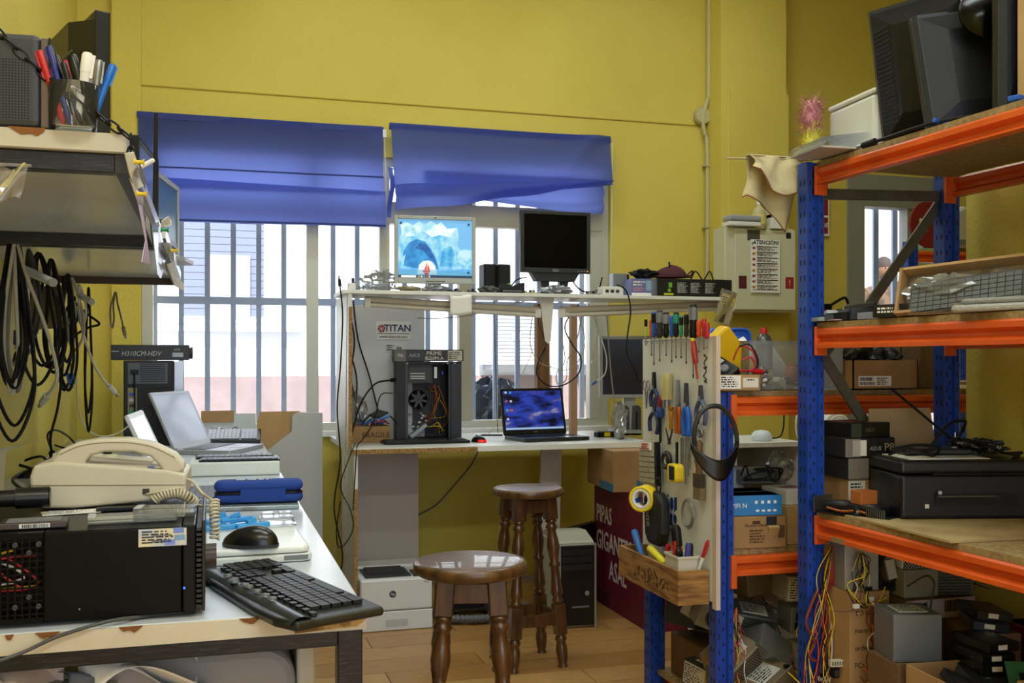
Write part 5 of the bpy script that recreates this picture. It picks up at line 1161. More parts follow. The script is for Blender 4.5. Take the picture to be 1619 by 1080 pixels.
# chain
ch_ = thing('steel_chain', 'dark steel chain running from the wall to the shelf corner', 'chain', (0, 0, 0))
CHM = mat('26262a', .25, .8)
pa = onY(206, 238, 1.84); pb_ = onY(205, 218, 1.84); pc = onY(0, 44, 1.842); dirn = (pc - pb_)
lk = MB().tube([(.0155 * math.cos(a) * (1 if abs(math.cos(a)) < 2 else 1), .0062 * math.sin(a), 0) for a in [i * math.pi / 9 for i in range(18)]], .0021, 6, closed=True).mesh('chain_link'); lk.materials.append(CHM)
npt = int((Vector((-.71, 1.842, 0)) - Vector((pb_.x, 1.842, 0))).length / abs(dirn.x) * dirn.length / .0235)
for i in range(npt):
    p = pb_ + dirn.normalized() * (.0235 * (i + .4)) + Vector((0, 0, -.016 * math.sin(math.pi * min(1, i / 14))))
    link('chain_link', lk, ch_, p, (R(90 if i % 2 else 15), math.atan2(-dirn.z, dirn.x), 0))
for i in range(2): link('chain_link', lk, ch_, pb_ + Vector((.002, 0, -.008 - i * .022)), (R(90 * i), R(90), 0))
MB().cyl(pa + Vector((0, .025, -.01)), pa + Vector((0, -.004, -.01)), .006).build('bolt', CHM, ch_)
# pen jar
def stop(px, py): q = onZ(px, py, SZ); return Vector((q.x, q.y, SZ + .001))
jp = stop(117, 207)
t = thing('pen_jar', 'clear glass jar of pens at the front of the upper shelf', 'jar', jp)
MB().lathe([(.034, 0), (.036, .002), (.041, .075), (.0405, .0755), (.0355, .004), (.0005, .004)], 24, cap=False).build('glass', JAR, t)
def pen(label, topx, botx, col, r, kind='pen', capc=None):
    # pens stand in the jar: both ends measured in the jar's plane
    A = onY(*topx, jp.y + random.Random(label).uniform(-.015, .02)); Bm = onY(*botx, jp.y + random.Random(label).uniform(-.01, .01)); Bm.z = max(Bm.z, SZ + .007)
    D = A - Bm; Ln = D.length
    t = thing(kind, label, 'pen', Bm, 0, 'pens in the glass jar', rot=D.to_track_quat('Z', 'Y').to_euler())
    MB().lathe([(r * .3, 0), (r * .9, .012), (r, .016), (r, Ln * .7)], 10).build('barrel', col, t); MB().lathe([(r * 1.08, Ln * .7), (r * 1.08, Ln - .004), (r * .8, Ln)], 10).build('cap', capc or col, t)
    B(-r * .3, r * .3, -r * 1.5, -r * .95, Ln * .62, Ln * .98).build('clip', capc or col, t)
PB = mat('1a3e9a', .3); PRD = mat('c02024', .35); PBK = mat('111113', .3)
pen('red ballpoint with silver tip leaning left in the jar', (62, 80), (101, 212), PRD, .0055)
pen('dark blue ballpoint leaning left in the jar', (77, 73), (111, 208), mat('27307c', .3), .0052)
pen('black pen with bent clip in the jar', (88, 88), (122, 190), PBK, .006)
pen('slim black pen leaning left in the middle of the jar', (100, 98), (128, 200), PBK, .0045)
pen('pen with a bright red cap in the middle of the jar', (104, 95), (122, 190), PAPER2, .0055, capc=PRD)
pen('thick black marker in the middle of the jar', (114, 87), (143, 208), PBK, .0075, 'marker_pen')
pen('fat white marker with barcode in the jar', (139, 84), (124, 185), PAPER, .0085, 'marker_pen')
pen('white permanent marker with a red band in the jar', (146, 100), (128, 180), PAPER, .007, 'marker_pen', capc=PRD)
pen('silver pen in the jar', (157, 95), (146, 190), STEEL, .006)
pen('bright blue pen leaning right in the jar', (179, 102), (148, 185), mat('1c6fd0', .3), .0058)
pen('pen with a blue ring end standing low in the jar', (122, 160), (126, 205), mat('b8c4e0', .3), .005, capc=PB)
# grey perforated modem
t = thing('modem', 'dark grey modem with a perforated front at the left end of the shelf', 'modem', stop(26, 200) + Vector((0, .02, 0)), -4)
B(-.06, .037, -.02, .03, 0, .155).build('case', mat('3b3d45', .5), t, bev=.01); b = MB()
for i in range(10):
    for k in range(22): b.box(-.025 + i * .0048, -.0228 + i * .0048, -.0206, -.0195, .012 + k * .0046, .0142 + k * .0046)
b.build('perforation', mat('131418', .8), t, kind='stuff'); B(.0375, .05, -.015, .025, .0, .15).build('side_strip', mat('6a5a50', .4), t, bev=.002); B(.0505, .053, -.018, .028, .0, .15).build('edge', BLACK, t)
# black monitor seen from behind
mk, _T = monitor('black monitor seen from behind, standing behind the pen jar', (-.283, 2.5, SZ + .001), 111, .34, .345, .02, .018, BLACK, BLKG, dep=.06, stand='none', backm=mat('16160f', .45))
for i in range(16): B(-.15, .15, .0605, .063, 0, .006).build('ridge', mat('2a2818', .5), mk, (0, 0, .06 + i * .014))
B(-.05, .05, -.05, .09, 0, .02).build('foot', BLACK, mk)
# edge-on monitors on the farther shelf
m1, _T = monitor('black monitor seen edge-on on the farther shelf', (-.215, 3.62, SZ + .001), 84, .40, .30, .03, .018, BLACK, mat('6f7fae', .15), dep=.06, stand='plate')  # screen colour paints in a bluish reflection
m2, _T = monitor('grey framed monitor with a teal screen, seen edge-on on the farther shelf', (-.175, 4.22, SZ + .001), 80, .38, .30, .03, .02, mat('9da0a2', .4), mat('1f5a7a', .3), dep=.06, stand='plate')
t = thing('router_antenna', 'thin black router antenna rising above the farther shelf', 'antenna', (-.165, 3.2, SZ + .001), 0); MB().cyl((0, 0, .03), (.004, 0, .35), .007, .0055, 8).build('rod', BLACK, t); B(-.05, .03, -.04, .04, 0, .03).build('router', BLACK, t, bev=.004)
# papers pinned along the shelf edge
def pinned(label, pts, X, m, name='pinned_note', cat='note', pin=None, lines=0):
    P = [onX(a, b_, X) for a, b_ in pts]; p0 = P[0]; rn = random.Random(label)
    bmv = MB().add([(rn.uniform(-.006, .006), p.y - p0.y, p.z - p0.z) for p in P], [tuple(range(len(P)))])
    t = thing(name, label, cat, p0); bmv.build('sheet', m, t, solid=.0012)
    if pin: 
        MB().lathe([(.006, 0), (.003, .004), (.003, .012), (.006, .016)], 10, Matrix.Translation((.003, P[1].y - p0.y - .02, P[1].z - p0.z - .02)) @ Matrix.Rotation(R(90), 4, 'Y')).build('push_pin', pin, t)
    if lines:
        y0, y1 = min(p.y for p in P) - p0.y, max(p.y for p in P) - p0.y; z0, z1 = min(p.z for p in P) - p0.z, max(p.z for p in P) - p0.z
        for i in range(lines): B(.007, .008, y0 + (y1 - y0) * .3, y0 + (y1 - y0) * .65, 0, .006).build('print', mat('6a6460', .7), t, (0, 0, z0 + (z1 - z0) * (.25 + .5 * i / lines)))
PX = -.125
pinned('white picture note pinned at the corner of the nearer shelf', [(203, 243), (210, 240), (216, 262), (224, 283), (231, 294), (220, 300), (210, 275)], PX, PAPER, pin=YELP, lines=3)
pinned('long printed leaflet pinned under the nearer shelf edge', [(207, 282), (214, 290), (230, 316), (238, 345), (242, 385), (235, 370), (222, 325)], PX + .004, mat('d9d6d6', .7, var=(40, 'a08a98', .5, .7)), pin=YELP, lines=5)
pinned('lilac paper strip hanging from the nearer shelf', [(222, 322), (228, 326), (233, 375), (237, 419), (223, 414), (225, 380)], PX + .012, mat('b9a6cc', .7))
pinned('clear sleeve with white papers hanging below the shelf', [(244, 360), (252, 350), (262, 400), (262, 424), (254, 440), (244, 432)], PX + .02, FILM, pin=GRN, lines=2)
pinned('white crumpled label hanging from the farther shelf', [(253, 350), (263, 342), (274, 348), (270, 356), (258, 360)], PX + .024, PAPER)
pinned('dark printed tag hanging from the farther shelf', [(258, 384), (268, 384), (275, 400), (272, 414), (262, 405)], PX + .028, mat('8c877c', .7, var=(60, '2c2a28', .45, .6)), pin=YELP)
pinned('patterned paper tail hanging lowest from the farther shelf', [(263, 418), (272, 415), (282, 436), (290, 448), (288, 460), (278, 452)], PX + .03, mat('c9c5bb', .7, var=(50, '77736a', .5, .62)))
t = thing('white_rod', 'white plastic rod sticking out from the pinned notes', 'rod', onY(216, 268, 2.05)); v_ = onY(241, 254, 2.05) - onY(216, 268, 2.05); MB().cyl((0, 0, 0), v_, .0045, n=10).build('rod', PAPER, t); MB().ball(v_, .0045, 8, 6).build('tip', PAPER, t)
t = thing('shelf_bag', 'clear plastic bag hanging from the front shelf rail at the left edge', 'plastic bag', onY(15, 262, 1.83)); MB().grid(8, 8, lambda u, v: (-.03 + .06 * u - .015 * v, -.008 * math.sin(u * 8 + v * 4), -.055 * v + .006 * math.sin(u * 9))).build('bag', FILM, t); MB().tube([(-.035, .008, .003), (.032, .008, .003)], .003, 6).build('hem', FILM, t)
# white lamp tubes, bracket and arrow sticker below the shelf
for i, (a, b_, Y, lab) in enumerate((((38, 426), (82, 446), 3.3, 'nearer white tube among the hanging cables'), ((125, 466), (144, 477), 4.3, 'farther white tube among the hanging cables'))):
    A = onY(*a, Y); C = onY(*b_, Y - .15); t = thing('tube_lamp', lab, 'lamp', A); D = C - A
    MB().cyl((0, 0, 0), D, .0125, n=14).build('tube', mat('e6e8ea', .2), t); MB().cyl(D, D * 1.05, .0127, n=14).build('end_cap', LGREY, t)
t = thing('arrow_sticker', 'pale arrow shaped sticker on the shelf underside', 'sticker', (0, 0, 0))
A = [onZ(a, b_, SZ - .034) for a, b_ in ((150, 381), (163, 371), (167, 382), (190, 383), (190, 384), (167, 384), (163, 392))]
MB().prism([(p.x, p.y) for p in A], SZ - .0352, SZ - .0332).build('arrow', mat('e8e2d0', .7), t)
t = thing('foam_card', 'brown bubbled packing card hanging among the cables', 'card', onY(70, 455, 3.6)); MB().prism([(-.06, 0), (.05, .01), (.075, -.13), (-.075, -.14)], 0, .004, 'y').build('card', mat('7a6a48', .7, bump=(60, .8, .01)), t)
for i in range(18): B(-.004, .004, -.004, 0, -.003, .003).build('bubble', mat('8f7e58', .5), t, (-.05 + (i % 6) * .02, 0, -.03 - (i // 6) * .035))
t = thing('small_tag', 'white paper tag hanging among the cables on the left wall', 'tag', onY(40, 430, 3.25)); B(-.016, .012, 0, .001, -.09, 0).build('sheet', PAPER, t); printlines(t, 'f', (.028, .001, .09), .1, .9, -.7, -.4, 4, GREY)
# hanging cables
def loops(label, ax, ay, bot, wid, Y, m, r, turns, seed, tail=None, group='cables hanging from the shelf rail'):
    rn = random.Random(seed); pts = []
    for k in range(turns):
        w1, w2 = wid * rn.uniform(.5, 1), wid * rn.uniform(.5, 1); bb = bot - rn.uniform(0, 40); dx = rn.uniform(-8, 8)
        pts += [(ax + dx * .2, ay), (ax - w1 * .5 + dx, ay + (bb - ay) * .4), (ax - w1 * .6 + dx, ay + (bb - ay) * .75), (ax + dx, bb), (ax + w2 * .6 + dx, ay + (bb - ay) * .75), (ax + w2 * .4 + dx, ay + (bb - ay) * .35)]
    pts.append((ax, ay)); 
    if tail: pts += tail
    P = []
    for i, (a, b_) in enumerate(pts):
        q = onY(a, b_, Y + rn.uniform(-.04, .04)); q.x = max(q.x, -.695); P.append(q)
    return cable(label, P, r, m, 'end' if tail else None, group=group, k=7)
CW = mat('b9b5a4', .55); CGR = mat('8b8878', .55)
loops('thick black cable looped twice at the far left below the shelf', 18, 376, 640, 46, 3.12, BLKM, .0055, 3, 1)
loops('black cable hanging in a wide loop beside the left picture edge', 26, 376, 700, 60, 3.14, BLKM, .005, 2, 2)
loops('grey cable hanging in a long loop at the far left', 22, 378, 620, 30, 3.16, CGR, .0055, 2, 3)
loops('pale cable reaching down past the foam card', 24, 380, 640, 30, 3.1, CW, .005, 1, 4, [(40, 430), (66, 500), (85, 560), (90, 600), (75, 625)])
loops('black cable bundle with blue connector among the hanging cables', 60, 400, 610, 50, 3.5, BLKM, .005, 2, 5, [(55, 500), (35, 540), (28, 560)])
loops('black cable bundle hanging from the middle of the shelf rail', 80, 410, 600, 36, 3.6, BLKM, .0055, 3, 6)
loops('black cable hanging in narrow loops at the farther rail', 108, 434, 620, 34, 4.2, BLKM, .0055, 3, 7)
loops('beige cable hanging beside the black loops at the farther rail', 114, 440, 560, 26, 4.25, CW, .0055, 2, 8, [(112, 500), (100, 520), (106, 512)])
loops('white cable swinging right with a plug at its end', 124, 452, 520, 14, 4.3, mat('cfccc0', .5), .005, 1, 9, [(130, 520), (148, 575), (162, 598), (172, 610)])
loops('black angular cable sticking out to the right', 118, 470, 540, 20, 4.3, BLKM, .005, 1, 10, [(120, 480), (140, 498), (157, 512), (140, 518), (118, 530)])
loops('black twisted cable hanging at the wall corner', 140, 455, 690, 12, 4.55, BLKM, .005, 2, 11)
loops('grey thin cable hanging in the corner by the window frame', 183, 462, 545, 6, 4.58, mat('7a7460', .6), .004, 1, 12, [(186, 480), (191, 500), (195, 518)])
loops('long black cable running down to the desk', 100, 440, 600, 20, 4.1, BLKM, .0055, 1, 13, [(100, 560), (92, 640), (80, 690), (82, 715)])
loops('dark grey cable with an adapter hanging at the left wall', 45, 395, 560, 24, 3.4, mat('3a3a3c', .5), .005, 2, 14, [(44, 480), (40, 530), (42, 545)])
for i, (px, py, Y, m_, lab) in enumerate(((112, 600, 4.2, BLU, 'blue monitor plug hanging among the black loops'), (29, 535, 3.35, mat('1c2a66', .4), 'dark blue plug hanging at the far left'), (42, 535, 3.4, BLACK, 'black power adapter hanging at the left wall'))):
    t = thing('cable_plug', lab, 'plug', onY(px, py, Y)); B(-.013, .013, -.008, .008, -.02, .025).build('shell', m_, t, rot=(0, R(12 * i - 10), 0), bev=.003); B(-.01, .01, -.005, .005, -.032, -.02).build('contact', STEEL, t); MB().cyl((0, 0, .02), (.004, 0, .06), .004, n=6).build('lead', BLKM, t)
# ================================================================== storage racks at the right
SLOT = mat('0a1230', .8)
def post(t, x, y, H, w=.062, d=.05, m=None, z0=0, ph=0):
    # open folded upright: web, two flanges and lips, with punched slots
    b = MB().prism([(x, y), (x + w * .3, y), (x + w * .36, y + .010), (x + w * .64, y + .010), (x + w * .7, y), (x + w, y), (x + w, y + d), (x, y + d)], z0, H)
    o = b.build('upright', m or BLUEP, t)
    s = MB(); z = z0 + .03 + ph
    while z < H - .05:
        for xx, tl in ((x + w * .16, .004), (x + w * .84, -.004)): s.box(xx - .002, xx + .002, y - .0008, y + .002, z, z + .017)
        for yy in (y + d * .3, y + d * .7): s.box(x - .0008, x + .002, yy - .0025, yy + .0025, z + .004, z + .02); s.box(x + w - .002, x + w + .0008, yy - .0025, yy + .0025, z + .004, z + .02)
        s.box(x + w * .5 - .003, x + w * .5 + .003, y + .0092, y + .012, z + .025, z + .035)
        z += .05
    s.build('punched_slots', SLOT, o, kind='stuff')
def beam_y(t, x, y0, y1, zt, h=.062, s=-1):
    # stepped beam running along y; s = side its face looks to
    P = [(0, 0), (s * .028, 0), (s * .034, -.006), (s * .034, -.02), (s * .016, -.03), (s * .016, -.04), (s * .034, -.05), (s * .034, -h), (0, -h)]
    o = MB().prism([(x + a, zt + b_) for a, b_ in P], y0, y1, 'y').build('beam', ORNG, t)
    return o
def beam_x(t, y, x0, x1, zt, h=.062):
    P = [(0, 0), (-.028, 0), (-.034, -.006), (-.034, -.02), (-.016, -.03), (-.016, -.04), (-.034, -.05), (-.034, -h), (0, -h)]
    return MB().prism([(y + a, zt + b_) for a, b_ in P], x0, x1, 'x').build('beam', ORNG, t)
RZ1 = 2.4
F1 = Vector((1.816, 2.80, 0))
r1 = thing('storage_rack', 'near blue and orange boltless rack along the right wall', 'rack', F1, RZ1)
D1 = .55
post(r1, -.035, -.03, 1.955); post(r1, D1 - .055, -.03, 2.0); post(r1, -.035, -1.70, 2.0); post(r1, D1 - .055, -1.70, 2.0)
SH1 = (1.936, 1.434, .844, .30)
for i, z in enumerate(SH1):
    beam_y(r1, .022, -1.66, -.032, z, .062 if i else .052); beam_y(r1, D1 + .002, -1.66, -.02, z, s=-1)
    bo = B(-.002, D1 - .035, -1.65, -.032, z + .0005, z + .0185).build('shelf_board', BOARD, r1)
    MB().box(-.013, .03, -.042, -.0315, z - .085, z + .006).build('beam_connector', ORNG, r1, bev=.002)
    MB().box(D1 - .06, D1 - .02, -.044, -.034, z - .085, z + .006).build('beam_connector', ORNG, r1)
B(-.0135, -.0115, -.18, -.12, .782, .797).build('tape_patch', mat('8a7a52', .6), r1)
def brace(t, a, b_, w=.03, nm='brace'):
    a = Vector(a); b_ = Vector(b_); dd = b_ - a
    MB().box(0, dd.length, -.004, .004, -w / 2, w / 2, Matrix.Translation(a) @ dd.to_track_quat('X', 'Z').to_matrix().to_4x4()).build(nm, GALV, t)
Mi = Matrix.Rotation(R(-RZ1), 4, 'Z') @ Matrix.Translation(-F1)
def L1(px, py, Y): return Mi @ onY(px, py, Y)
yb1 = 2.815
brace(r1, L1(1300, 307, yb1), L1(1490, 311, yb1), .035); brace(r1, L1(1492, 312, yb1 + .01), L1(1362, 500, yb1 + .01), .035)
brace(r1, L1(1297, 556, yb1), L1(1388, 700, yb1), .035); brace(r1, L1(1294, 572, yb1 + .012), L1(1330, 525, yb1 + .012), .03)
def w1(x, y, z): return F1 + Matrix.Rotation(R(RZ1), 3, 'Z') @ Vector((x, y, z))
# rack 2 behind
r2 = thing('storage_rack', 'lower blue and orange boltless rack carrying the tool board', 'rack', (0, 0, 0))
post(r2, 1.563, 2.95, 1.23); post(r2, 1.563, 3.47, 1.23); post(r2, 3.0, 2.95, 1.23); post(r2, 3.0, 3.47, 1.23)
SH2 = (1.215, .693, .16)
for z in SH2:
    beam_x(r2, 2.985, 1.615, 3.0, z); beam_x(r2, 3.53, 1.625, 3.0, z)
    B(1.60, 3.03, 2.987, 3.495, z + .0005, z + .0185).build('shelf_board', BOARD, r2)
    B(1.612, 1.632, 2.938, 2.95, z - .1, z + .008).build('beam_connector', ORNG, r2, bev=.002)
B(1.6265, 1.628, 2.955, 2.985, .3, .46).build('torn_tape', mat('c9ccc0', .6, var=(20, '3aa84a', .5, .55)), r2)
# ------------------------------------------------------------------ tool board
PGX = 1.545
PGM = mat('dcdcd8', .45)
pg = thing('tool_board', 'white tool board covered with hanging hand tools on the end of the rack', 'tool board', (1.5475, 2.95, .553))
B(0, .0145, 0, .55, 0, .86).build('board', PGM, pg, bev=.002); B(.0, .0155, -.028, -.001, -.02, .86).build('edge_strip', mat('cdbfae', .5), pg)
MB().tube(spline([(-.001, .045 + .012 * math.sin(i * 2.3), .80 - i * .0075 + .006 * math.sin(i * 1.1)) for i in range(14)], 4), .0022, 4).build('handwriting', INK, pg)
for i in range(12): MB().tube([(0, .035 + i * .043, .852), (-.018, .035 + i * .043, .852), (-.018, .035 + i * .043, .842)], .002, 5).build('hook', STEEL, pg)
LB = mat('1f3a86', .5)
q = onX(1064, 812, PGX)
qy, qz = q.y - 2.95, q.z - .553
def lg(pts): MB().prism([(qy - a * .03, qz + b_ * .03) for a, b_ in pts], -.0012, 0, 'x').build('logo_shape', LB, pg)
lg([(-.9, .5), (-.35, .3), (0, .7), (0, 1.5), (-.35, 1.9), (-.9, 1.6)]); lg([(.2, .2), (.9, .6), (.9, 2), (.2, 1.9)]); lg([(0, -.3), (.3, 0), (.75, -.2), (.9, -.7), (.6, -1.2), (.1, -1)]); lg([(-.9, -.1), (-.3, -.1), (-.3, -1.1), (.0, -1.3), (-.2, -1.7), (-1.6, -1.1), (-.9, -1)])
for i in range(7): lg([(-1.7, 2 - i * .5), (-1.35, 2.05 - i * .5), (-1.4, 1.75 - i * .5), (-1.7, 1.7 - i * .5)]); lg([(-1.6 + i * .4, -1.75), (-1.35 + i * .4, -1.75), (-1.35 + i * .4, -2.3), (-1.6 + i * .4, -2.2)])
def tool(name, label, cat, px, py, off=.004, tilt=0): 
    p = onX(px, py, PGX - off); return thing(name, label, cat, p, 0, 'tools on the tool board', rot=(0, R(tilt), R(-90)))
def driver(px, y0, y1, y2, r, m, label, m2=None, tip=True):
    p = onX(px, y1, PGX - .014); k = .00208
    hl, sl = (y1 - y0) * k, (y2 - y1) * k
    t = thing('screwdriver', label, 'screwdriver', p, 0, 'tools on the tool board')
    MB().lathe([(r * .55, 0), (r * .9, .006), (r, hl * .25), (r * .85, hl * .4), (r, hl * .6), (r, hl * .93), (r * .7, hl)], 10).build('handle', m, t)
    if m2: MB().lathe([(r * 1.02, hl * .55), (r * 1.05, hl * .75), (r * 1.02, hl * .92)], 10).build('grip_band', m2, t)
    MB().cyl((0, 0, 0), (0, 0, -sl * .9), .0028, n=8).build('shaft', STEEL, t); MB().cyl((0, 0, -sl * .9), (0, 0, -sl), .0032, .0018, 8).build('tip', BLACK, t)
OT = mat('d24a18', .25); TG = mat('1f8a70', .35)
for a in ((1021, 499, 533, 548, .006, mat('a8c832', .4), 'thin yellow green screwdriver, leftmost on the tool board', BLACK),
          (1030, 503, 533, 566, .009, OT, 'clear orange screwdriver beside the leftmost one', None),
          (1034, 489, 533, 582, .010, BLU, 'blue handled screwdriver at the left of the top row', BLACK),
          (1043, 487, 534, 575, .013, DGREY, 'thick black screwdriver with grey band at the left of the top row', GREY),
          (1053, 491, 534, 565, .0115, BLACK, 'black and grey screwdriver left of the slim blue one', GREY),
          (1062, 497, 533, 576, .0085, BLU, 'slim blue screwdriver in the middle of the top row', None),
          (1069, 492, 533, 568, .0105, BLACK, 'black screwdriver with broad green bands on the tool board', TG),
          (1077, 498, 533, 568, .007, TG, 'slim green and black screwdriver on the tool board', BLACK),
          (1085, 496, 533, 577, .009, DGREY, 'dark grey screwdriver left of the largest one', BLACK),
          (1096, 481, 536, 599, .0145, BLACK, 'largest black screwdriver on the tool board', mat('6a6c70', .4)),
          (1105, 507, 534, 557, .0085, OT, 'short orange screwdriver right of the largest one', None),
          (1113, 504, 533, 552, .008, RED, 'first of two red screwdrivers at the right of the top row', None),
          (1118, 511, 536, 550, .008, RED, 'last and shortest red screwdriver at the right of the top row', None)):
    driver(a[0], a[1], a[2], a[3], a[4], a[5], a[6], a[7])
t = tool('voltage_tester', 'red tester screwdriver hanging slanted below the largest screwdriver', 'tester', 1096, 541, .016, -14)
MB().lathe([(.004, -.125), (.004, -.075), (.009, -.07), (.011, -.03), (.010, 0), (.006, .012)], 10).build('handle', mat('a83228', .3), t); MB().lathe([(.009, .0), (.009, .018)], 10).build('cap', YELP, t); MB().tube([(0, 0, -.11), (0, 0, -.14)], .0018, 6).build('tip', STEEL, t)
def pliers(px, py, H, label, hm, jm=STEEL, spread=.02, jaw=.4, w=.008, tilt=0, open_=0):
    t = tool('pliers', label, 'pliers', px, py, .014, tilt)
    zp = H * (1 - jaw)
    for s in (-1, 1):
        MB().tube(spline([(s * .006, 0, zp), (s * spread, 0, zp * .65), (s * spread * 1.05, 0, zp * .3), (s * spread * .8, 0, 0)], 6), [w * .8, w, w, w, w] + [w] * 13 + [w * .6], 8).build('handle', hm, t)
        MB().prism([(s * .001, H), (s * .006, H), (s * .011, zp + H * .08), (s * .009, zp), (s * .001, zp - .005)], -.005, .005, 'y').build('jaw', jm, t)
    MB().cyl((0, -.008, zp + .006), (0, .007, zp + .006), .008, n=12).build('pivot', STEEL, t)
    return t
pliers(1034, 643, .125, 'small pliers with dark blue handles, upper left of the tool board', mat('23305c', .45), BLACK, .026, .5)
pliers(1033, 684, .13, 'pliers hanging open with dark blue handles below the first pair', mat('23305c', .45), DGREY, .034, .42, tilt=8)
pliers(1072, 686, .185, 'long pliers with clear orange brown handles', mat('a8561c', .3), STEEL, .013, .5)
pliers(1085, 690, .18, 'combination pliers with bright blue handles', mat('1d62c8', .4), DGREY, .017, .45, .010)
pliers(1108, 672, .13, 'long nose pliers with grey blue handles', mat('4a5578', .45), DGREY, .03, .38)
t = tool('scissors', 'small steel scissors hung at the left edge of the tool board', 'scissors', 1022, 646, .01)
for s in (-1, 1):
    MB().prism([(s * .002, 0), (s * .012, .06), (s * .006, .065)], -.0015, .0015, 'y').build('blade', STEEL, t); MB().tube([(s * .016 + .014 * math.cos(a), 0, .085 + .018 * math.sin(a)) for a in [i * .5236 for i in range(12)]], .0025, 6, closed=True).build('finger_ring', STEEL, t)
t = tool('bit_tube', 'clear yellowish plastic tube of bits on the tool board', 'bit tube', 1054, 641, .02)
MB().lathe([(.02, .02), (.021, .025), (.021, .105), (.018, .112)], 16).build('tube', mat('c9bc7a', .2, alpha=.6), t); MB().lathe([(.012, .03), (.012, .09)], 8).build('bits', mat('8a8270', .4, .4), t, kind=None); MB().cyl((0, 0, -.01), (0, 0, .02), .012, n=10).build('clamp', STEEL, t)
t = tool('red_knife', 'dark red folding knife below the bit tube', 'knife', 1041, 650, .01, 8); B(-.012, .012, -.006, .006, 0, .055).build('handle', mat('8c1820', .4), t, bev=.004); B(-.006, .006, -.007, -.005, .01, .04).build('inlay', STEEL, t)
t = tool('hex_key', 'black hex driver with blue knob at the left of the tool board', 'hex key', 1044, 700, .012); MB().lathe([(.010, .09), (.014, .095), (.014, .12), (.008, .126)], 12).build('knob', mat('1d3f93', .4), t); MB().cyl((0, 0, 0), (0, 0, .09), .005, n=8).build('shaft', BLACK, t)
t = tool('brass_driver', 'small brass coloured driver in the middle of the tool board', 'screwdriver', 1061, 680, .012); MB().lathe([(.004, 0), (.008, .01), (.006, .03), (.009, .05), (.009, .06), (.006, .07), (.011, .074), (.011, .082)], 12).build('body', mat('c98a1c', .3, .5), t); MB().cyl((0, 0, 0), (0, 0, -.02), .002, n=6).build('tip', STEEL, t)
t = tool('tap_wrench', 'black cross shaped tap wrench below the brass driver', 'wrench', 1058, 700, .012)
for a in (35, -35): MB().cyl((0, 0, 0), (.05 * math.sin(R(a)), 0, .06 * math.cos(R(a))), .004, .002, 8).build('arm', mat('2a2622', .5, .5), t)
MB().cyl((0, -.004, .0), (0, .004, .0), .007, n=10).build('hub', DGREY, t)
t = tool('steel_nut', 'round steel nut hung near the right edge of the tool board', 'nut', 1107, 684, .01); MB().tube([(.013 * math.cos(a), 0, .013 * math.sin(a)) for a in [i * .5236 for i in range(12)]], .006, 6, closed=True).build('ring', STEEL, t); MB().tube([(0, .004, .012), (0, .004, .03)], .002, 5).build('hook', STEEL, t)
t = tool('paint_brush', 'worn flat brush with a dark wooden handle', 'brush', 1105, 790, .012); MB().prism([(-.026, 0), (.026, 0), (.024, .04), (-.024, .04)], -.009, .009, 'y').build('bristles', mat('7a6a4a', .9, bump=(200, .8, .003)), t); B(-.025, .025, -.010, .010, .041, .085).build('ferrule', mat('4a4038', .4, .5), t); MB().lathe([(.012, .085), (.010, .10), (.016, .13), (.011, .165), (.013, .185), (.006, .195)], 10).build('handle', mat('6a4a2c', .5), t)
t = tool('insulating_tape', 'roll of black insulating tape on the tool board', 'tape', 1054, 728, .02); MB().tube([(.024 * math.cos(a), 0, .024 * math.sin(a)) for a in [i * math.pi / 12 for i in range(24)]], .0105, 8, closed=True).build('roll', mat('1a1a1c', .35), t); MB().tube([(.0155 * math.cos(a), 0, .0155 * math.sin(a)) for a in [i * math.pi / 12 for i in range(24)]], .003, 6, closed=True).build('core', PAPER2, t)
t = tool('tape_measure', 'yellow and black tape measure on the tool board', 'tape measure', 1070, 762, .03); MB().prism(rrect(-.034, .034, 0, .062, .016), -.022, .012, 'y').build('case', YELP, t, bev=.004); B(-.012, .026, -.025, -.0215, .008, .055).build('black_panel', BLACK, t, bev=.004); B(-.046, -.034, -.012, .006, .012, .03).build('hook_lock', BLACK, t, bev=.003); B(-.01, .0, .0, .006, .06, .135).build('belt_strap', BLACK, t)
for i, (px, l) in enumerate(((1077, .09), (1080, .11), (1084, .12), (1088, .10), (1091, .08))):
    t = tool('drill_bit', ('first', 'second', 'third', 'fourth', 'last')[i] + ' steel drill bit in the row beside the tape measure', 'drill bit', px, 692, .008); MB().cyl((0, 0, -l * 1.3), (0, 0, -l * .5), .0022, .0035, 8).build('flute', STEEL, t); MB().cyl((0, 0, -l * .5), (0, 0, 0), .003, n=8).build('shank', GREY, t)
t = tool('parts_sheet', 'clear compartment sheet of small parts with a printed card', 'parts sheet', 1029, 766, .02, -3)
B(-.075, .06, -.008, .0, 0, .155).build('backing', mat('b9b2a0', .6), t); B(.061, .08, -.012, .004, 0, .155).build('black_edge', BLACK, t)
for i in range(6):
    for k in range(3): B(-.07 + k * .043, -.033 + k * .043, -.014, -.0085, .008 + i * .019, .023 + i * .019).build('compartment', mat('a9a58e', .2), t)
B(-.07, .03, -.0145, -.0085, .125, .152).build('printed_card', PAPER, t); B(-.065, .02, -.0155, -.0146, .128, .132).build('red_line', RED, t); printlines(t, 'f', (.1, .029, .155), .1, .7, .85, .97, 2, RED)
t = tool('masking_tape', 'roll of yellow adhesive tape hung at the left edge of the tool board', 'tape', 1018, 788, .07)
for r_, m_, nm in ((.046, YELP, 'roll'), (.036, PAPER2, 'core')):
    MB().lathe([(r_, -.028), (r_, .028), (r_ - .01, .028), (r_ - .01, -.028), (r_, -.028)], 28, Matrix.Rotation(R(-48), 4, 'Z') @ Matrix.Rotation(R(90), 4, 'Y') , cap=False).build(nm, m_, t)
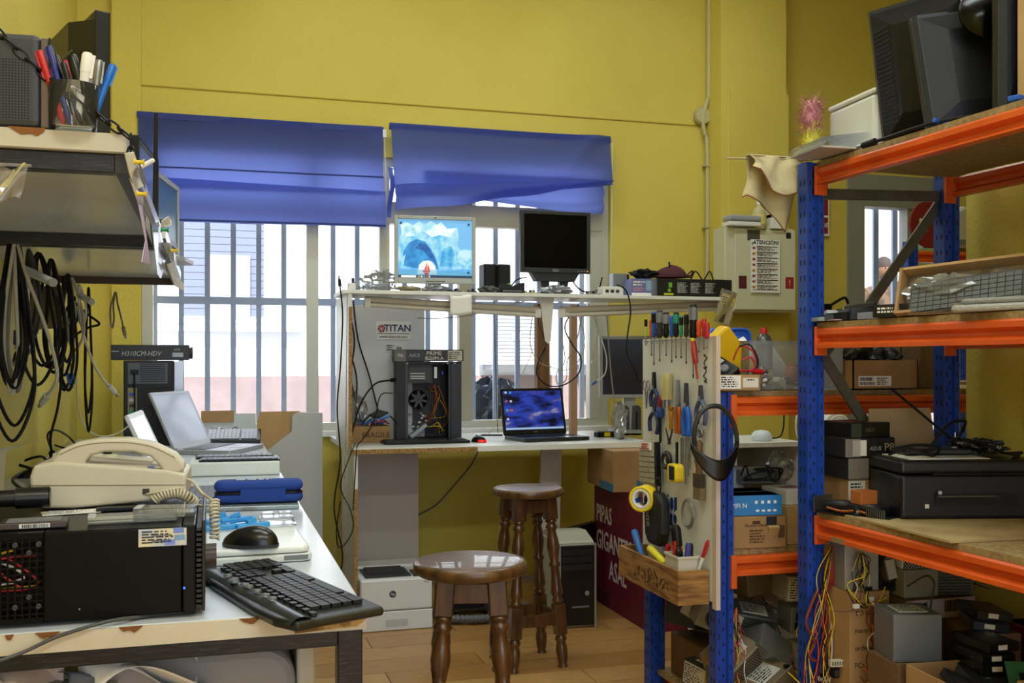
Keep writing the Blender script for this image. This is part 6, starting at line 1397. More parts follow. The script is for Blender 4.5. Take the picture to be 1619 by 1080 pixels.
for i in range(4): MB().box(-.02, .02, -.008, .008, -.0015, .0015, Matrix.Rotation(R(-48), 4, 'Z') @ Matrix.Rotation(R(90 * i + 20), 4, 'X') @ Matrix.Translation((.0, 0, -.0255))).build('core_print', (RED, BLU, RED, BLU)[i], t)
t = tool('black_pouch', 'black padded pouch hanging on a cord from the tool board', 'pouch', 1037, 858, .035, 6)
MB().prism([(-.085, .15), (-.06, .02), (-.03, -.01), (.06, .0), (.075, .05), (.06, .165), (.02, .185), (-.05, .18)], -.022, .022, 'y').build('pouch', mat('131315', .55), t, bev=.016, seg=3); MB().tube(spline([(.0, 0, .175), (-.02, 0, .21), (.0, 0, .235), (.02, 0, .21), (.01, 0, .175)], 6), .003, 6).build('cord', BLACK, t)
text('lettering', 'DISK', .032, LGREY, t, (-.03, -.0235, .085), (R(90), R(75), 0))
t = tool('solder_ring', 'coil of grey solder wire hung on the tool board', 'solder coil', 1088, 812, .012)
for k in range(4): MB().tube([((.044 - .003 * k) * math.cos(a), -.003 * (k % 2), (.05 - .003 * k) * math.sin(a)) for a in [i * math.pi / 16 for i in range(32)]], .0028, 6, closed=True).build('turn', mat('9a9c9c', .35, .7), t)
# wooden tray on the board
t = thing('wooden_tray', 'rough wooden tray fixed to the bottom of the tool board', 'tray', (0, 0, 0))
ya, yb_ = 2.965, 3.46; xo = PGX - .11
WTR = mat('a97c42', .7, var=(5, '6a441c', .35, .68, (2, 2, 16)))
z0_ = .545; z1_ = .655
B(xo, xo + .012, ya, yb_, z0_, z1_).build('front_board', WTR, t); B(xo + .012, PGX, ya, ya + .012, z0_, z1_).build('end_board', WTR, t); B(xo + .012, PGX, yb_ - .012, yb_, z0_, z1_).build('end_board', WTR, t); B(xo + .012, PGX, ya + .012, yb_ - .012, z0_, z0_ + .01).build('bottom_board', WTR, t)
MB().grid(10, 4, lambda u, v: (xo - .001, ya + .06 + .3 * u, z0_ + .03 + .05 * v * (1 - abs(u - .5)) + .01 * math.sin(u * 17))).build('burn_mark', mat('4a2c10', .9, var=(60, 'a97c42', .45, .6)), t)
zt = z0_ + .011
t = thing('plastic_cup', 'cream square plastic pot in the wooden tray', 'pot', (PGX - .052, 3.06, zt), 0)
b = MB(); 
for (x0, x1, y0, y1) in ((-.036, .036, -.05, -.047), (-.036, .036, .047, .05), (-.036, -.033, -.047, .047), (.033, .036, -.047, .047)): b.box(x0, x1, y0, y1, .0, .135)
b.build('walls', BEIGE, t); B(-.036, .036, -.05, .05, 0, .003).build('bottom', BEIGE, t); MB().box(-.04, .04, -.054, -.05, .13, .137).box(-.04, .04, .05, .054, .13, .137).box(-.04, -.036, -.05, .05, .13, .137).box(.036, .04, -.05, .05, .13, .137).build('rim', BEIGE, t)
def stick(label, x, y, z0, l, r, m, tx, ty, name='marker', cat='tool', capm=None):
    t = thing(name, label, cat, (x, y, z0), 0, 'tools in the wooden tray', rot=(R(tx), R(ty), 0)); MB().lathe([(r * .6, 0), (r, .01), (r, l * .7)], 10).build('body', m, t); MB().lathe([(r * 1.08, l * .7), (r * 1.08, l * .95), (r * .7, l)], 10).build('cap', capm or m, t)
stick('yellow and black gripped cutter standing in the cream pot', PGX - .05, 3.06, zt + .004, .23, .016, mat('c99a1a', .4, var=(40, '141414', .48, .52)), 0, -6, 'cutter', capm=BLACK)
stick('red handled tool standing in the cream pot', PGX - .065, 3.085, zt + .004, .185, .008, RED, 10, -4, 'screwdriver'); stick('black marker standing in the cream pot', PGX - .04, 3.03, zt + .004, .17, .009, BLACK, -6, 5); stick('purple blue tool standing in the cream pot', PGX - .055, 3.035, zt + .004, .175, .008, mat('3a3a8c', .4), 4, 3); stick('white pen with red stripes leaning out of the cream pot', PGX - .04, 3.02, zt + .004, .20, .006, PAPER2, 14, 12, capm=RED)
stick('light blue clip tool lying in the wooden tray', PGX - .06, 3.33, zt + .03, .15, .012, mat('3a78c8', .4), -25, -8, 'clip'); stick('red grip tool behind the light blue one in the tray', PGX - .04, 3.24, zt + .02, .14, .009, RED, 25, 0); stick('bright yellow marker lying on top of the tray tools', PGX - .075, 3.14, zt + .09, .13, .013, mat('dcd01c', .4), -76, 0)
# ------------------------------------------------------------------ head band visor hanging on the rack post
t = thing('head_visor', 'black head visor hanging by its strap in front of the rack post', 'visor', (0, 0, 0))
MB().tube(spline([onY(1098, 705, 2.90), onY(1098, 680, 2.89), onY(1106, 655, 2.885), onY(1122, 643, 2.88), onY(1142, 645, 2.88), onY(1158, 665, 2.885), onY(1165, 695, 2.89), onY(1162, 720, 2.90)], 6), .008, 8).build('strap', mat('2a2b2e', .4), t); q = onY(1128, 642, 2.88); MB().tube([q, q + Vector((0, .072, -.004))], .004, 6).build('hook', STEEL, t)
pL, pR = onY(1093, 715, 2.87), onY(1168, 712, 2.87)
MB().grid(20, 6, lambda u, v: (pL.x + (pR.x - pL.x) * u, 2.885 - .035 * math.sin(u * 3.14) - .01, pL.z + .03 - .07 * math.sin(u * 3.14) ** .7 * (.35 + .65 * v) - .02 * v - .03 * math.sin(u * 3.14))).build('visor_plate', mat('0e0e10', .3), t, solid=.006)
# ------------------------------------------------------------------ top shelf of the lower rack
T2 = 1.215 + .02
def s2p(px, Y, z=T2): q = onY(px, 600, Y); return Vector((q.x, Y, z))
bn = thing('clear_storage_bin', 'clear plastic storage bin full of cans on the lower rack', 'bin', (1.89, 3.13, T2), 0)
b = MB(); bw_, bd, bh = .36, .26, .165
MB().box(-bw_ / 2 + .01, bw_ / 2 - .01, -bd / 2 + .01, bd / 2 - .01, 0, .003).build('bottom', FOGGY, bn)
for nm, q in (('wall', (-bw_ / 2, bw_ / 2, -bd / 2, -bd / 2 + .003)), ('wall', (-bw_ / 2, bw_ / 2, bd / 2 - .003, bd / 2)), ('wall', (-bw_ / 2, -bw_ / 2 + .003, -bd / 2 + .003, bd / 2 - .003)), ('wall', (bw_ / 2 - .003, bw_ / 2, -bd / 2 + .003, bd / 2 - .003))): B(q[0], q[1], q[2], q[3], .003, bh).build(nm, FOGGY, bn)
MB().box(-bw_ / 2 - .012, bw_ / 2 + .012, -bd / 2 - .012, -bd / 2, bh - .012, bh).box(-bw_ / 2 - .012, bw_ / 2 + .012, bd / 2, bd / 2 + .012, bh - .012, bh).box(-bw_ / 2 - .012, -bw_ / 2, -bd / 2, bd / 2, bh - .012, bh).box(bw_ / 2, bw_ / 2 + .012, -bd / 2, bd / 2, bh - .012, bh).build('rim', CLEAR, bn)
def can(label, x, y, z, h, r, m, capm, rot=(0, 0, 0), bandm=None):
    t = thing('spray_can', label, 'spray can', (x, y, z), 0, rot=tuple(R(a) for a in rot)); MB().lathe([(r * .94, 0), (r, .004), (r, h * .78), (r * .75, h * .86), (r * .45, h * .9)], 20).build('body', m, t); MB().lathe([(r * .4, h * .9), (r * .4, h * .98), (r * .3, h)], 14).build('cap', capm, t)
    if bandm: MB().lathe([(r * 1.01, h * .08), (r * 1.01, h * .3)], 20, cap=False).build('label_band', bandm, t)
can('dark grey spray can with yellow base band inside the clear bin', 1.80, 3.06, T2 + .005, .205, .030, mat('55585a', .3, .5), RED, bandm=mat('a8a020', .4))
can('white spray can leaning inside the clear bin', 1.945, 3.13, T2 + .008, .19, .03, mat('c9cccf', .4), WHITE, (0, -38, 0), mat('5a8a80', .5))
t = thing('paper_roll', 'white roll of tape standing askew in the clear bin', 'roll', (1.775, 3.16, T2 + .125), 0, rot=(R(20), R(60), 0)); MB().lathe([(.014, -.03), (.05, -.03), (.05, .03), (.014, .03), (.014, -.03)], 24, cap=False).build('roll', PAPER, t); MB().lathe([(.012, -.03), (.012, .03)], 12, cap=False).build('core', PAPER2, t)
t = thing('pink_sponge', 'dull pink block lying inside the clear bin', 'block', (1.95, 3.06, T2 + .045), 0, rot=(0, R(18), 0)); MB().prism(rrect(-.06, .05, -.03, .03, .012), -.02, .02).build('block', mat('b06a6a', .6), t, bev=.006); B(-.055, .045, -.03, .03, .021, .026).build('pad', mat('9a5050', .8), t)
rn = random.Random(6)
for i, lab in enumerate(('pink wire tangled at the bottom of the clear bin', 'black wire tangled at the bottom of the clear bin', 'grey wire tangled at the bottom of the clear bin')): cable(lab, [(1.86 + rn.uniform(-.02, .16), 3.03 + rn.uniform(0, .06), T2 + .008 + rn.uniform(0, .04)) for _ in range(7)], .004, (mat('c07a78', .5), BLKM, GREY)[i])
t = thing('white_part', 'white angular plastic part at the bottom of the clear bin', 'part', (1.85, 3.05, T2 + .02), 0, rot=(0, R(40), R(20))); B(-.025, .025, -.02, .02, -.01, .01).build('body', PAPER, t, bev=.002); B(-.01, .01, -.02, .02, .01, .018).build('rib', PAPER, t)
# cardboard tray with multimeter
sz = (.155, .2, .052)
ct = carton('shallow open cardboard tray with white labels on the lower rack', Vector((1.643, 3.04, T2 + .001)), sz, -3, CARDL, open_=1)
decal(ct, 'f', sz, .08, .55, .12, .95, PAPER); printlines(ct, 'f', sz, .1, .52, .2, .9, 5, seed=2); decal(ct, 'f', sz, .6, .95, .2, .8, PAPER2); printlines(ct, 'f', sz, .68, .92, .6, .76, 1, seed=37)
t = thing('multimeter', 'yellow cased multimeter leaning in the cardboard tray', 'multimeter', (1.67, 3.045, T2 + .12), 0, rot=(R(-80), R(-42), 0))
t.scale = (1.2, 1.2, 1.2)
MB().prism(rrect(-.045, .045, -.075, .09, .02), 0, .04).build('yellow_boot', mat('e0b512', .4), t, bev=.008); MB().prism(rrect(-.036, .036, -.065, .08, .012), .0405, .046).build('face', mat('2a2a2c', .4), t); B(-.028, .028, .03, .07, .0465, .048).build('display', mat('8a9484', .3), t); MB().lathe([(.02, 0), (.018, .008)], 18, Matrix.Translation((0, -.01, .046))).build('dial', DGREY, t)
for i in range(6): B(-.047, -.044, -.06, .07, 0, .003).build('rib', mat('c49a0c', .4), t, (0, 0, .006 + i * .006))
t = thing('multimeter', 'black multimeter lying in front of the yellow one in the tray', 'multimeter', (1.617, 3.0, T2 + .055), 0, rot=(R(30), R(-35), 0)); MB().prism(rrect(-.035, .035, -.05, .06, .01), 0, .032).build('case', BLACK, t, bev=.006); B(-.025, .025, .015, .045, .0325, .034).build('display', LGREY, t); MB().lathe([(.016, 0), (.014, .006)], 14, Matrix.Translation((0, -.012, .032))).build('dial', GREY, t)
for i, lab in enumerate(('red test lead looping over the yellow multimeter', 'red test probe lying across the cardboard tray', 'black test lead looping beside the yellow multimeter', 'thin red lead curled in the cardboard tray')):
    pts = [[(1.64, 2.98, T2 + .10), (1.66, 2.97, T2 + .145), (1.70, 2.96, T2 + .13), (1.725, 2.97, T2 + .08), (1.71, 2.97, T2 + .055)], [(1.62, 2.955, T2 + .062), (1.66, 2.95, T2 + .066), (1.70, 2.952, T2 + .064)], [(1.655, 2.97, T2 + .145), (1.69, 2.96, T2 + .15), (1.72, 2.96, T2 + .1), (1.715, 2.97, T2 + .06)], [(1.66, 2.96, T2 + .1), (1.69, 2.955, T2 + .11), (1.705, 2.955, T2 + .08), (1.68, 2.955, T2 + .06)]][i]
    cable(lab, pts, .004 if i == 1 else .003, BLKM if i == 2 else RED, 'end' if i == 1 else None)
crumple('foil_scrap', 'crumpled foil scrap at the right of the cardboard tray', 'foil', (1.74, 2.99, T2 + .012), (.07, .05, .06), mat('8c8a86', .3, .5), 61, amp=.5)
# blue lid
t = thing('tub_cover', 'blue plastic tub lid standing upright behind the multimeters', 'lid', (1.82, 3.32, T2 + .09), 0, rot=(R(-10), 0, R(-4)))
MB().prism(rrect(-.085, .085, 0, .13, .025), -.006, .006, 'y').build('panel', mat('1c4fc0', .35), t, bev=.003); MB().tube([(x, -.008, z) for x, z in rrect(-.08, .08, .005, .125, .022)], .005, 6, closed=True).build('rim', mat('2a62d8', .35), t)
B(-.07, .06, -.0085, -.006, .02, .055).build('yellow_print', YELP, t); B(-.055, .045, -.0085, -.006, .06, .1).build('blue_print', mat('2d6ee0', .4), t); printlines(t, 'f', (.13, .017, .13), .15, .8, .57, .72, 1, PAPER, seed=35); printlines(t, 'f', (.13, .017, .13), .05, .6, .2, .38, 2, INK, seed=36); MB().lathe([(.016, 0), (.016, .002)], 18, Matrix.Translation((.03, -.008, .036)) @ Matrix.Rotation(R(90), 4, 'X')).build('round_print', mat('9a3a4a', .5), t)
t = thing('blue_tub', 'blue plastic tub supporting the upright blue lid', 'tub', (1.82, 3.39, T2 + .001), 0); MB().prism(rrect(-.09, .09, -.055, .08, .03), 0, .087).build('body', mat('1c4fc0', .35), t, bev=.006); B(-.08, .08, -.056, -.054, .03, .09).build('print', YELP, t)
# boxes seen through the near rack
q = s2p(1372, 3.06); sz = (.26, .2, .10)
t = carton('open cardboard box of black cables with a white label, seen behind the rack post', q, sz, 0, CARD, open_=1); decal(t, 'f', sz, .08, .58, .12, .46, PAPER); barcode(t, 'f', sz, .1, .3, .3, .42, seed=9); barcode(t, 'f', sz, .1, .32, .16, .26, seed=10); printlines(t, 'f', sz, .36, .55, .15, .42, 4, seed=3)
for i, lab in enumerate(('black cable coil heaped highest in the open box', 'black cable coil at the left of the open box', 'black cable coil at the right of the open box')): crumple('cable_coil', lab, 'cable', q + Vector(((0, -.07, .07)[i], .02, .045)), (.13, .13, (.12, .09, .1)[i]), mat('141416', .5), 70 + i, amp=.5)
t = thing('paper_box', 'grey folded leaflet standing in the open box', 'leaflet', q + Vector((-.02, 0, .05)), 0, rot=(0, R(-35), R(5))); B(-.05, .05, -.01, .01, 0, .17).build('leaflet', mat('8a7e72', .7), t); printlines(t, 'f', (.1, .02, .17), .1, .9, .3, .9, 4, DGREY)
t = thing('power_plug', 'black cable plug sticking out of the open box', 'plug', q + Vector((.08, -.05, .095)), 30); MB().cyl((0, 0, 0), (.04, 0, .02), .012, .009, 10).build('plug', BLACK, t); MB().tube([(.04, 0, .02), (.06, .01, .06), (.07, .03, .09)], .003, 5).build('lead', BLACK, t)
carton('plain brown cardboard box at the right on the lower rack', s2p(1453, 3.12), (.16, .22, .22), 0, CARDD)
carton('tan cardboard flap box behind the open cable box', s2p(1408, 3.32), (.1, .12, .24), 0, CARD)
t = thing('white_bucket', 'white plastic bucket with printed text behind the rack post', 'bucket', s2p(1312, 3.22), 0); MB().lathe([(.07, 0), (.085, .19), (.09, .19), (.09, .20), (.083, .20), (.07, .01)], 24, cap=False).build('body', FOGGY, t); MB().lathe([(.0005, .002), (.068, .002), (.082, .17), (.0005, .17)], 20, cap=False).build('liner', mat('b9b7ae', .6), t); text('lettering', 'CE', .02, GREY, t, (.0, -.078, .03), (R(90), 0, 0))
# ------------------------------------------------------------------ middle shelf of the lower rack
T3 = .693 + .02
sz = (.19, .22, .105)
t = carton('brown printed carton with a torn flap on the lower rack', Vector((1.745, 3.09, T3)), sz, -3, CARD); ftext(t, 'f', sz, .42, .72, 'Nueva Fibra', .016, mat('4a3014', .7)); printlines(t, 'f', sz, .3, .62, .15, .6, 5, mat('5a3c1c', .7), seed=5); decal(t, 'f', sz, .62, .82, .7, .98, INK, 'hand_hole'); B(-.018, .02, -.016, -.002, -.035, 0).build('torn_flap', CARDL, t, (.045, -.11, .075), (R(25), 0, 0)); decal(t, 'f', sz, .84, .97, .3, .7, mat('5a4024', .7), 'print_mark'); decal(t, 'f', sz, .36, .5, .76, .86, mat('4a3014', .7), 'logo')
sz = (.185, .2, .066)
t = carton('light blue router carton on the brown printed carton', Vector((1.735, 3.08, T3 + .1075)), sz, -6, mat('2f7fc4', .45), name='product_carton'); decal(t, 't', sz, .02, .98, .02, .98, mat('d4dde2', .5), 'white_top'); ftext(t, 'f', sz, .15, .5, 'WIFI N', .022, PAPER)
for i in range(4): decal(t, 'f', sz, .48 + i * .12, .53 + i * .12, .6, .75, PAPER, 'icon'); decal(t, 'f', sz, .5 + i * .11, .56 + i * .11, .2, .3, PAPER, 'icon')
sz = (.13, .2, .13)
t = carton('tan and white carton right of the router carton', Vector((1.915, 3.1, T3)), sz, 2, CARDL); decal(t, 'f', sz, .55, .85, .0, 1, PAPER, 'paper_strip'); barcode(t, 'f', sz, .6, .8, .1, .4, seed=12)
t = carton('small white carton with red print on the tan carton', Vector((1.91, 3.09, T3 + .1325)), (.11, .15, .05), 3, mat('d8d8d4', .5), name='product_carton'); decal(t, 'f', (.11, .15, .05), .4, .6, .4, .9, RED, 'print_mark'); decal(t, 't', (.11, .15, .05), .2, .8, .3, .6, mat('b05a5a', .6), 'print_mark')
t = thing('grey_box', 'flat dark grey device on the cartons of the lower rack', 'device', Vector((1.86, 3.23, T3 + .1855)), -8); B(-.07, .07, -.06, .06, 0, .05).build('case', mat('6a6d72', .4), t, bev=.006); B(-.06, .06, -.062, -.06, .01, .02).build('front', DGREY, t)
B(-.1, .1, -.1, .1, 0, .1845).build('pedestal_box', CARD, tag(thing('cardboard_box', 'plain carton supporting the dark grey device', 'box', Vector((1.89, 3.35, T3)), 0), 'plain carton supporting the dark grey device', 'box'), bev=.002)
crumple('plastic_bag', 'dark folded black plastic piece above the router carton', 'plastic', Vector((1.665, 3.2, T3 + .18)), (.12, .14, .14), mat('17181a', .3), 81, amp=.4)
crumple('plastic_bag', 'white translucent bag right of the dark grey device', 'plastic bag', Vector((1.935, 3.18, T3 + .186)), (.09, .09, .11), FILM, 82, amp=.4)
carton('small white box behind the router carton', Vector((1.76, 3.28, T3)), (.12, .1, .24), 0, mat('c4c4bc', .6), name='product_carton')
rn = random.Random(8)
for i, lab in enumerate(('black wires sprawling above the router carton, left bundle', 'black wires sprawling above the router carton, right bundle')): cable(lab, [(1.80 + i * .05 + rn.uniform(-.05, .06), 3.12 + rn.uniform(-.02, .04), T3 + .20 + rn.uniform(0, .06)) for _ in range(9)], .0035)
# ------------------------------------------------------------------ power supplies heaped at the bottom
PSC = [mat('7d7f7c', .4, .6), mat('5f6260', .4, .6), mat('9c9a8c', .45, .3), mat('4c4e50', .4, .5), mat('8a7a62', .45, .4)]
WC = [YELP, RED, BLACK, ORP, mat('c8a028', .5), mat('5a2a2a', .5), PAPER2, mat('7a3038', .5)]
def psu(label, loc, rot, m, sz=(.15, .14, .086), face='socket', seed=0, wires=6, group='computer power supplies on the racks', wl=.18):
    t = thing('power_supply', label, 'power supply', loc, 0, group, rot=tuple(R(a) for a in rot)); w, d, h = sz; rn = random.Random(seed)
    B(-w / 2, w / 2, -d / 2, d / 2, 0, h).build('case', m, t, bev=.002)
    if face == 'socket':
        B(-w * .40, -w * .22, -d / 2 - .002, -d / 2, h * .55, h * .85).build('switch', BLACK, t); B(-w * .42, -w * .12, -d / 2 - .003, -d / 2, h * .2, h * .48).build('inlet', BLACK, t, bev=.002); B(-w * .4, -w * .15, -d / 2 - .002, -d / 2, h * .04, h * .14).build('voltage_switch', RED, t)
        for i in range(5): B(-.0, w * .42, -d / 2 - .0015, -d / 2, 0, .005).build('vent_slot', BLACK, t, (0, 0, h * .2 + i * .012))
    elif face == 'fan':
        MB().lathe([(h * .4, 0), (h * .4, .002)], 24, Matrix.Translation((-w * .1, -d / 2, h / 2)) @ Matrix.Rotation(R(90), 4, 'X')).build('fan_opening', BLACK, t)
        for r_ in (.36, .27, .18): MB().tube([(-w * .1 + h * r_ * math.cos(a), -d / 2 - .004, h / 2 + h * r_ * math.sin(a)) for a in [i * math.pi / 10 for i in range(20)]], .0014, 5, closed=True).build('guard_ring', STEEL, t)
        MB().lathe([(h * .13, 0), (h * .12, .004)], 14, Matrix.Translation((-w * .1, -d / 2 - .001, h / 2)) @ Matrix.Rotation(R(90), 4, 'X')).build('fan_hub', mat('8c8878', .5), t); B(w * .3, w * .44, -d / 2 - .003, -d / 2, h * .25, h * .75).build('inlet', BLACK, t)
    elif face == 'label':
        decal(t, 'f', sz, .04, .7, .06, .94, mat('c9c2b0', .6), 'rating_label'); printlines(t, 'f', sz, .06, .66, .1, .9, 8, mat('4a463e', .7), seed=seed); decal(t, 'f', sz, .72, .97, .06, .94, mat('d0a018', .5), 'warning_label'); printlines(t, 'f', sz, .74, .95, .1, .9, 8, mat('7a5a10', .7), seed=seed + 1)
    elif face == 'mesh':
        b = MB()
        for i in range(14):
            for k in range(8): b.cbox((-w * .45 + (i + (k % 2) * .5) * w * .064, -d / 2 - .0005, h * .1 + k * h * .11), (.005, .002, .005))
        b.build('perforation', BLACK, t, kind='stuff')
    decal(t, 't', sz, .2, .8, .2, .8, mat('c4c4bc', .6), 'rating_label'); printlines(t, 't', sz, .24, .76, .25, .75, 6, DGREY, seed=seed)
    for i in range(wires):
        x0 = rn.uniform(-.02, .02)
        MB().tube(spline([(w * .3 + x0, d / 2 - .01, h * .7), (w * .4 + x0, d / 2 + .03, h * .8), (w * .5 + rn.uniform(-.03, .05), d / 2 + rn.uniform(0, .04), h * .4 + rn.uniform(-.04, .06)), (w * .5 + rn.uniform(-.05, .08), d / 2 - rn.uniform(.0, .12), rn.uniform(0, h))], 5), .0022, 5).build('wire', WC[(i + seed) % 8], t)
    return t
G0 = .16 + .02
psu('dark power supply with round fan lying tilted under the tool board', (1.675, 3.2, .40), (0, 22, -18), PSC[2], face='fan', seed=1)
psu('grey power supply with white paper label leaning at the lower left', (1.66, 3.1, .225), (70, 15, 20), PSC[0], face='label', seed=2, wires=8)
psu('brown power supply turned on edge behind the front upright', (1.70, 3.08, .30), (20, -35, 10), PSC[4], face='mesh', seed=3)
psu('grey power supply with two blank white labels leaning right of the upright', (1.775, 3.04, .32), (-30, 38, 0), PSC[0], face='none', seed=4)
psu('beige power supply lying diagonally below the white labelled one', (1.79, 2.99, .22), (0, -28, 12), PSC[4], face='none', seed=5)
psu('black power supply at the back of the heap', (1.68, 3.36, .36), (0, 14, 25), PSC[3], face='fan', seed=6)
psu('power supply with yellow warning label on top of the heap', (1.925, 3.05, .52), (0, 5, -6), PSC[2], face='label', seed=7, wires=3)
psu('grey power supply with mains socket below the yellow labelled one', (1.94, 3.03, .415), (0, 3, -12), PSC[0], face='socket', seed=8, wires=9)
psu('long pale power supply standing upright beside the near rack post', (1.93, 3.0, .185), (0, 0, 4), mat('a9a89c', .45, .3), (.09, .1, .2), 'none', 9, 8)
psu('olive power supply behind the yellow labelled one', (1.82, 3.17, .53), (0, -6, 10), mat('6a5a34', .45, .3), face='none', seed=10, wires=4)
psu('dark power supply buried in the middle of the heap', (1.81, 3.18, .38), (10, 10, -20), PSC[1], face='mesh', seed=11, wires=12)
psu('dark power supply buried at the bottom of the heap', (1.84, 3.12, .19), (0, 0, 15), PSC[1], face='socket', seed=12, wires=10)
carton('low carton under the power supply heap, left', (1.73, 3.3, G0), (.2, .26, .15), 0, CARDD)
psu('beige power supply with a fan under the left end of the tool board', (1.69, 3.32, .40), (0, 30, -30), PSC[2], face='fan', seed=13, wires=8)
psu('dark power supply on edge between the uprights below the tool board', (1.665, 3.18, .20), (0, 8, -70), PSC[3], face='label', seed=14, wires=10); 
rn = random.Random(12)
def harness(label, A, n, spreadx, drop, seed, Y, dense=1):
    rn = random.Random(seed); t = thing('wire_harness', label, 'wires', A)
    for i in range(n):
        x = rn.uniform(-1, 1) * spreadx; pts = [(0, 0, 0)]; z = 0
        for k in range(4): z -= drop / 4; pts.append((x * (.4 + .3 * k) + rn.uniform(-.025, .025), rn.uniform(-.03, .03), z + rn.uniform(-.02, .02)))
        pts.append((pts[-1][0] + rn.uniform(-.06, .06), rn.uniform(-.03, .03), z + rn.uniform(-.03, .06)))
        MB().tube(spline(pts, 6), .0017, 5).build('wire', WC[rn.randrange(8)], t)
        if i % 3 == 0: MB().cbox(pts[-1], (.018, .01, .012)).build('connector', PAPER2 if i % 2 else BLACK, t, rot=(0, 0, 0))
    return t
harness('bundle of coloured power wires hanging in front of the lower rack heap', (1.885, 2.93, .50), 10, .03, .2, 3, 2.93)
harness('tangle of dark red and yellow wires at the left under the tool board', (1.655, 2.985, .52), 12, .04, .3, 4, 2.98)
# ------------------------------------------------------------------ near rack, top shelf
Z1 = 1.936 + .02
q = onX(1345, 200, 1.97)
PWH = mat('d4d6d4', .4)
t = thing('white_printer', 'white inkjet printer at the left end of the top shelf', 'printer', w1(.22, -.14, Z1), -3)
B(-.17, .17, -.13, .12, 0, .165).build('body', PWH, t, bev=.012); B(-.172, .172, -.132, .122, .167, .182).build('lid', mat('e0e2e0', .4), t, bev=.006); B(-.14, .10, -.1325, -.13, .03, .075).build('output_slot', mat('17181a', .5), t)
B(-.12, .1, -.134, -.131, .1, .15).build('front_panel', mat('dddfdd', .35), t, bev=.004); MB().tube(spline([(.12, -.132, .165), (.115, -.134, .1), (.12, -.132, .02)], 4), .0015, 5).build('panel_seam', GREY, t)
t = thing('printer_tray', 'clear plastic paper tray jutting out left of the white printer', 'tray', w1(.02, -.06, Z1 + .005), -3)
MB().prism([(-.125, -.0), (-.11, .03), (.06, .055), (.062, .048), (-.10, .022), (-.11, .0)], -.16, .03, 'y').build('cover', CLEAR, t); B(-.115, .06, -.155, .025, 0, .006).build('tray', mat('b9b4ac', .5), t)
# feather duster
t = thing('feather_duster', 'pink and yellow fluffy duster standing behind the white printer', 'duster', w1(-.0, .0, Z1 + .01)); rn = random.Random(3)
for cz, m_, n_ in ((.06, mat('d8cc5a', .9), 260), (.14, mat('c98a94', .9), 420)):
    b = MB()
    for i in range(n_):
        a = rn.uniform(0, 6.283); r_ = .034 * rn.random() ** .4; z = cz + rn.uniform(-.05, .05); l = rn.uniform(.015, .04)
        p = Vector((r_ * math.cos(a), r_ * math.sin(a), z)); d = Vector((math.cos(a) * .5, math.sin(a) * .5, rn.uniform(-.6, .9))).normalized() * l
        s_ = Vector((-math.sin(a), math.cos(a), 0)) * .0025
        b.add([p - s_, p + s_, p + d], [(0, 1, 2)])
    b.ball((0, 0, cz), (.028, .028, .052), 10, 8); b.build('feathers', m_, t, kind='stuff')
MB().cyl((0, 0, 0), (0, 0, .04), .008, n=8).build('handle', mat('c8b84a', .5), t)
# rag on a stick
A = onY(1149, 250, 2.9); C = onY(1262, 252, 2.84)
t = thing('wooden_stick', 'thin stick jutting out from the near rack with a rag on it', 'stick', A); MB().cyl((0, 0, 0), C + Vector((.05, 0, -.0)) - A, .0035, n=8).build('rod', mat('a89878', .6), t); MB().ball((0, 0, 0), .004, 8, 6).build('rod_end', mat('a89878', .6), t)
t = thing('cleaning_rag', 'stained cream rag draped over the stick beside the near rack', 'rag', (0, 0, 0))
RAG = mat('c8bd96', .95, var=(14, '94896a', .48, .75), bump=(120, .5, .003))
ra, rb2 = onY(1183, 248, 2.87), onY(1272, 252, 2.855)
def rg(front):
    # bottom outline in image fractions of the front / back flap
    fr_ = [(0, .18), (.12, .22), (.3, .5), (.55, .55), (.8, .48), (1, .42)] if front else [(0, .55), (.08, .52), (.3, .62), (.55, .8), (.72, 1.0), (.8, .8), (1, .3)]
    def zz(u):
        for (a, x), (b_, y) in zip(fr_, fr_[1:]):
            if a <= u <= b_: return x + (y - x) * (u - a) / (b_ - a)
        return fr_[-1][1]
    H = .235
    def f(u, v):
        s = .006 * math.sin(u * 13 + v * 2) + .010 * math.sin(u * 6 - v * 3) * v
        return (ra.x + (rb2.x - ra.x) * u + (.01 * math.sin(v * 4 + u * 5)), ra.y + (-.012 if front else .016) + (-.012 if front else .01) * v + s - .02 * v * (front), ra.z + .004 - H * zz(u) * v)
    return f
MB().grid(36, 18, rg(True)).build('front_flap', RAG, t, solid=.003); MB().grid(36, 18, rg(False)).build('back_flap', RAG, t, solid=.003)
MB().tube([tuple(Vector(rg(True)(u / 36, 1)) + Vector((0, -.002, 0))) for u in range(37)], .0018, 5).build('red_stitching', mat('8a4a34', .8), t); MB().tube([tuple(Vector(rg(False)(u / 36, 1)) + Vector((0, -.002, 0))) for u in range(37)], .0018, 5).build('red_stitching', mat('8a4a34', .8), t)
MB().grid(30, 4, lambda u, v: (ra.x + (rb2.x - ra.x) * u, ra.y - .013 + .03 * v, ra.z + .004 + .004 * math.sin(v * 3.14))).build('fold', RAG, t, solid=.003)
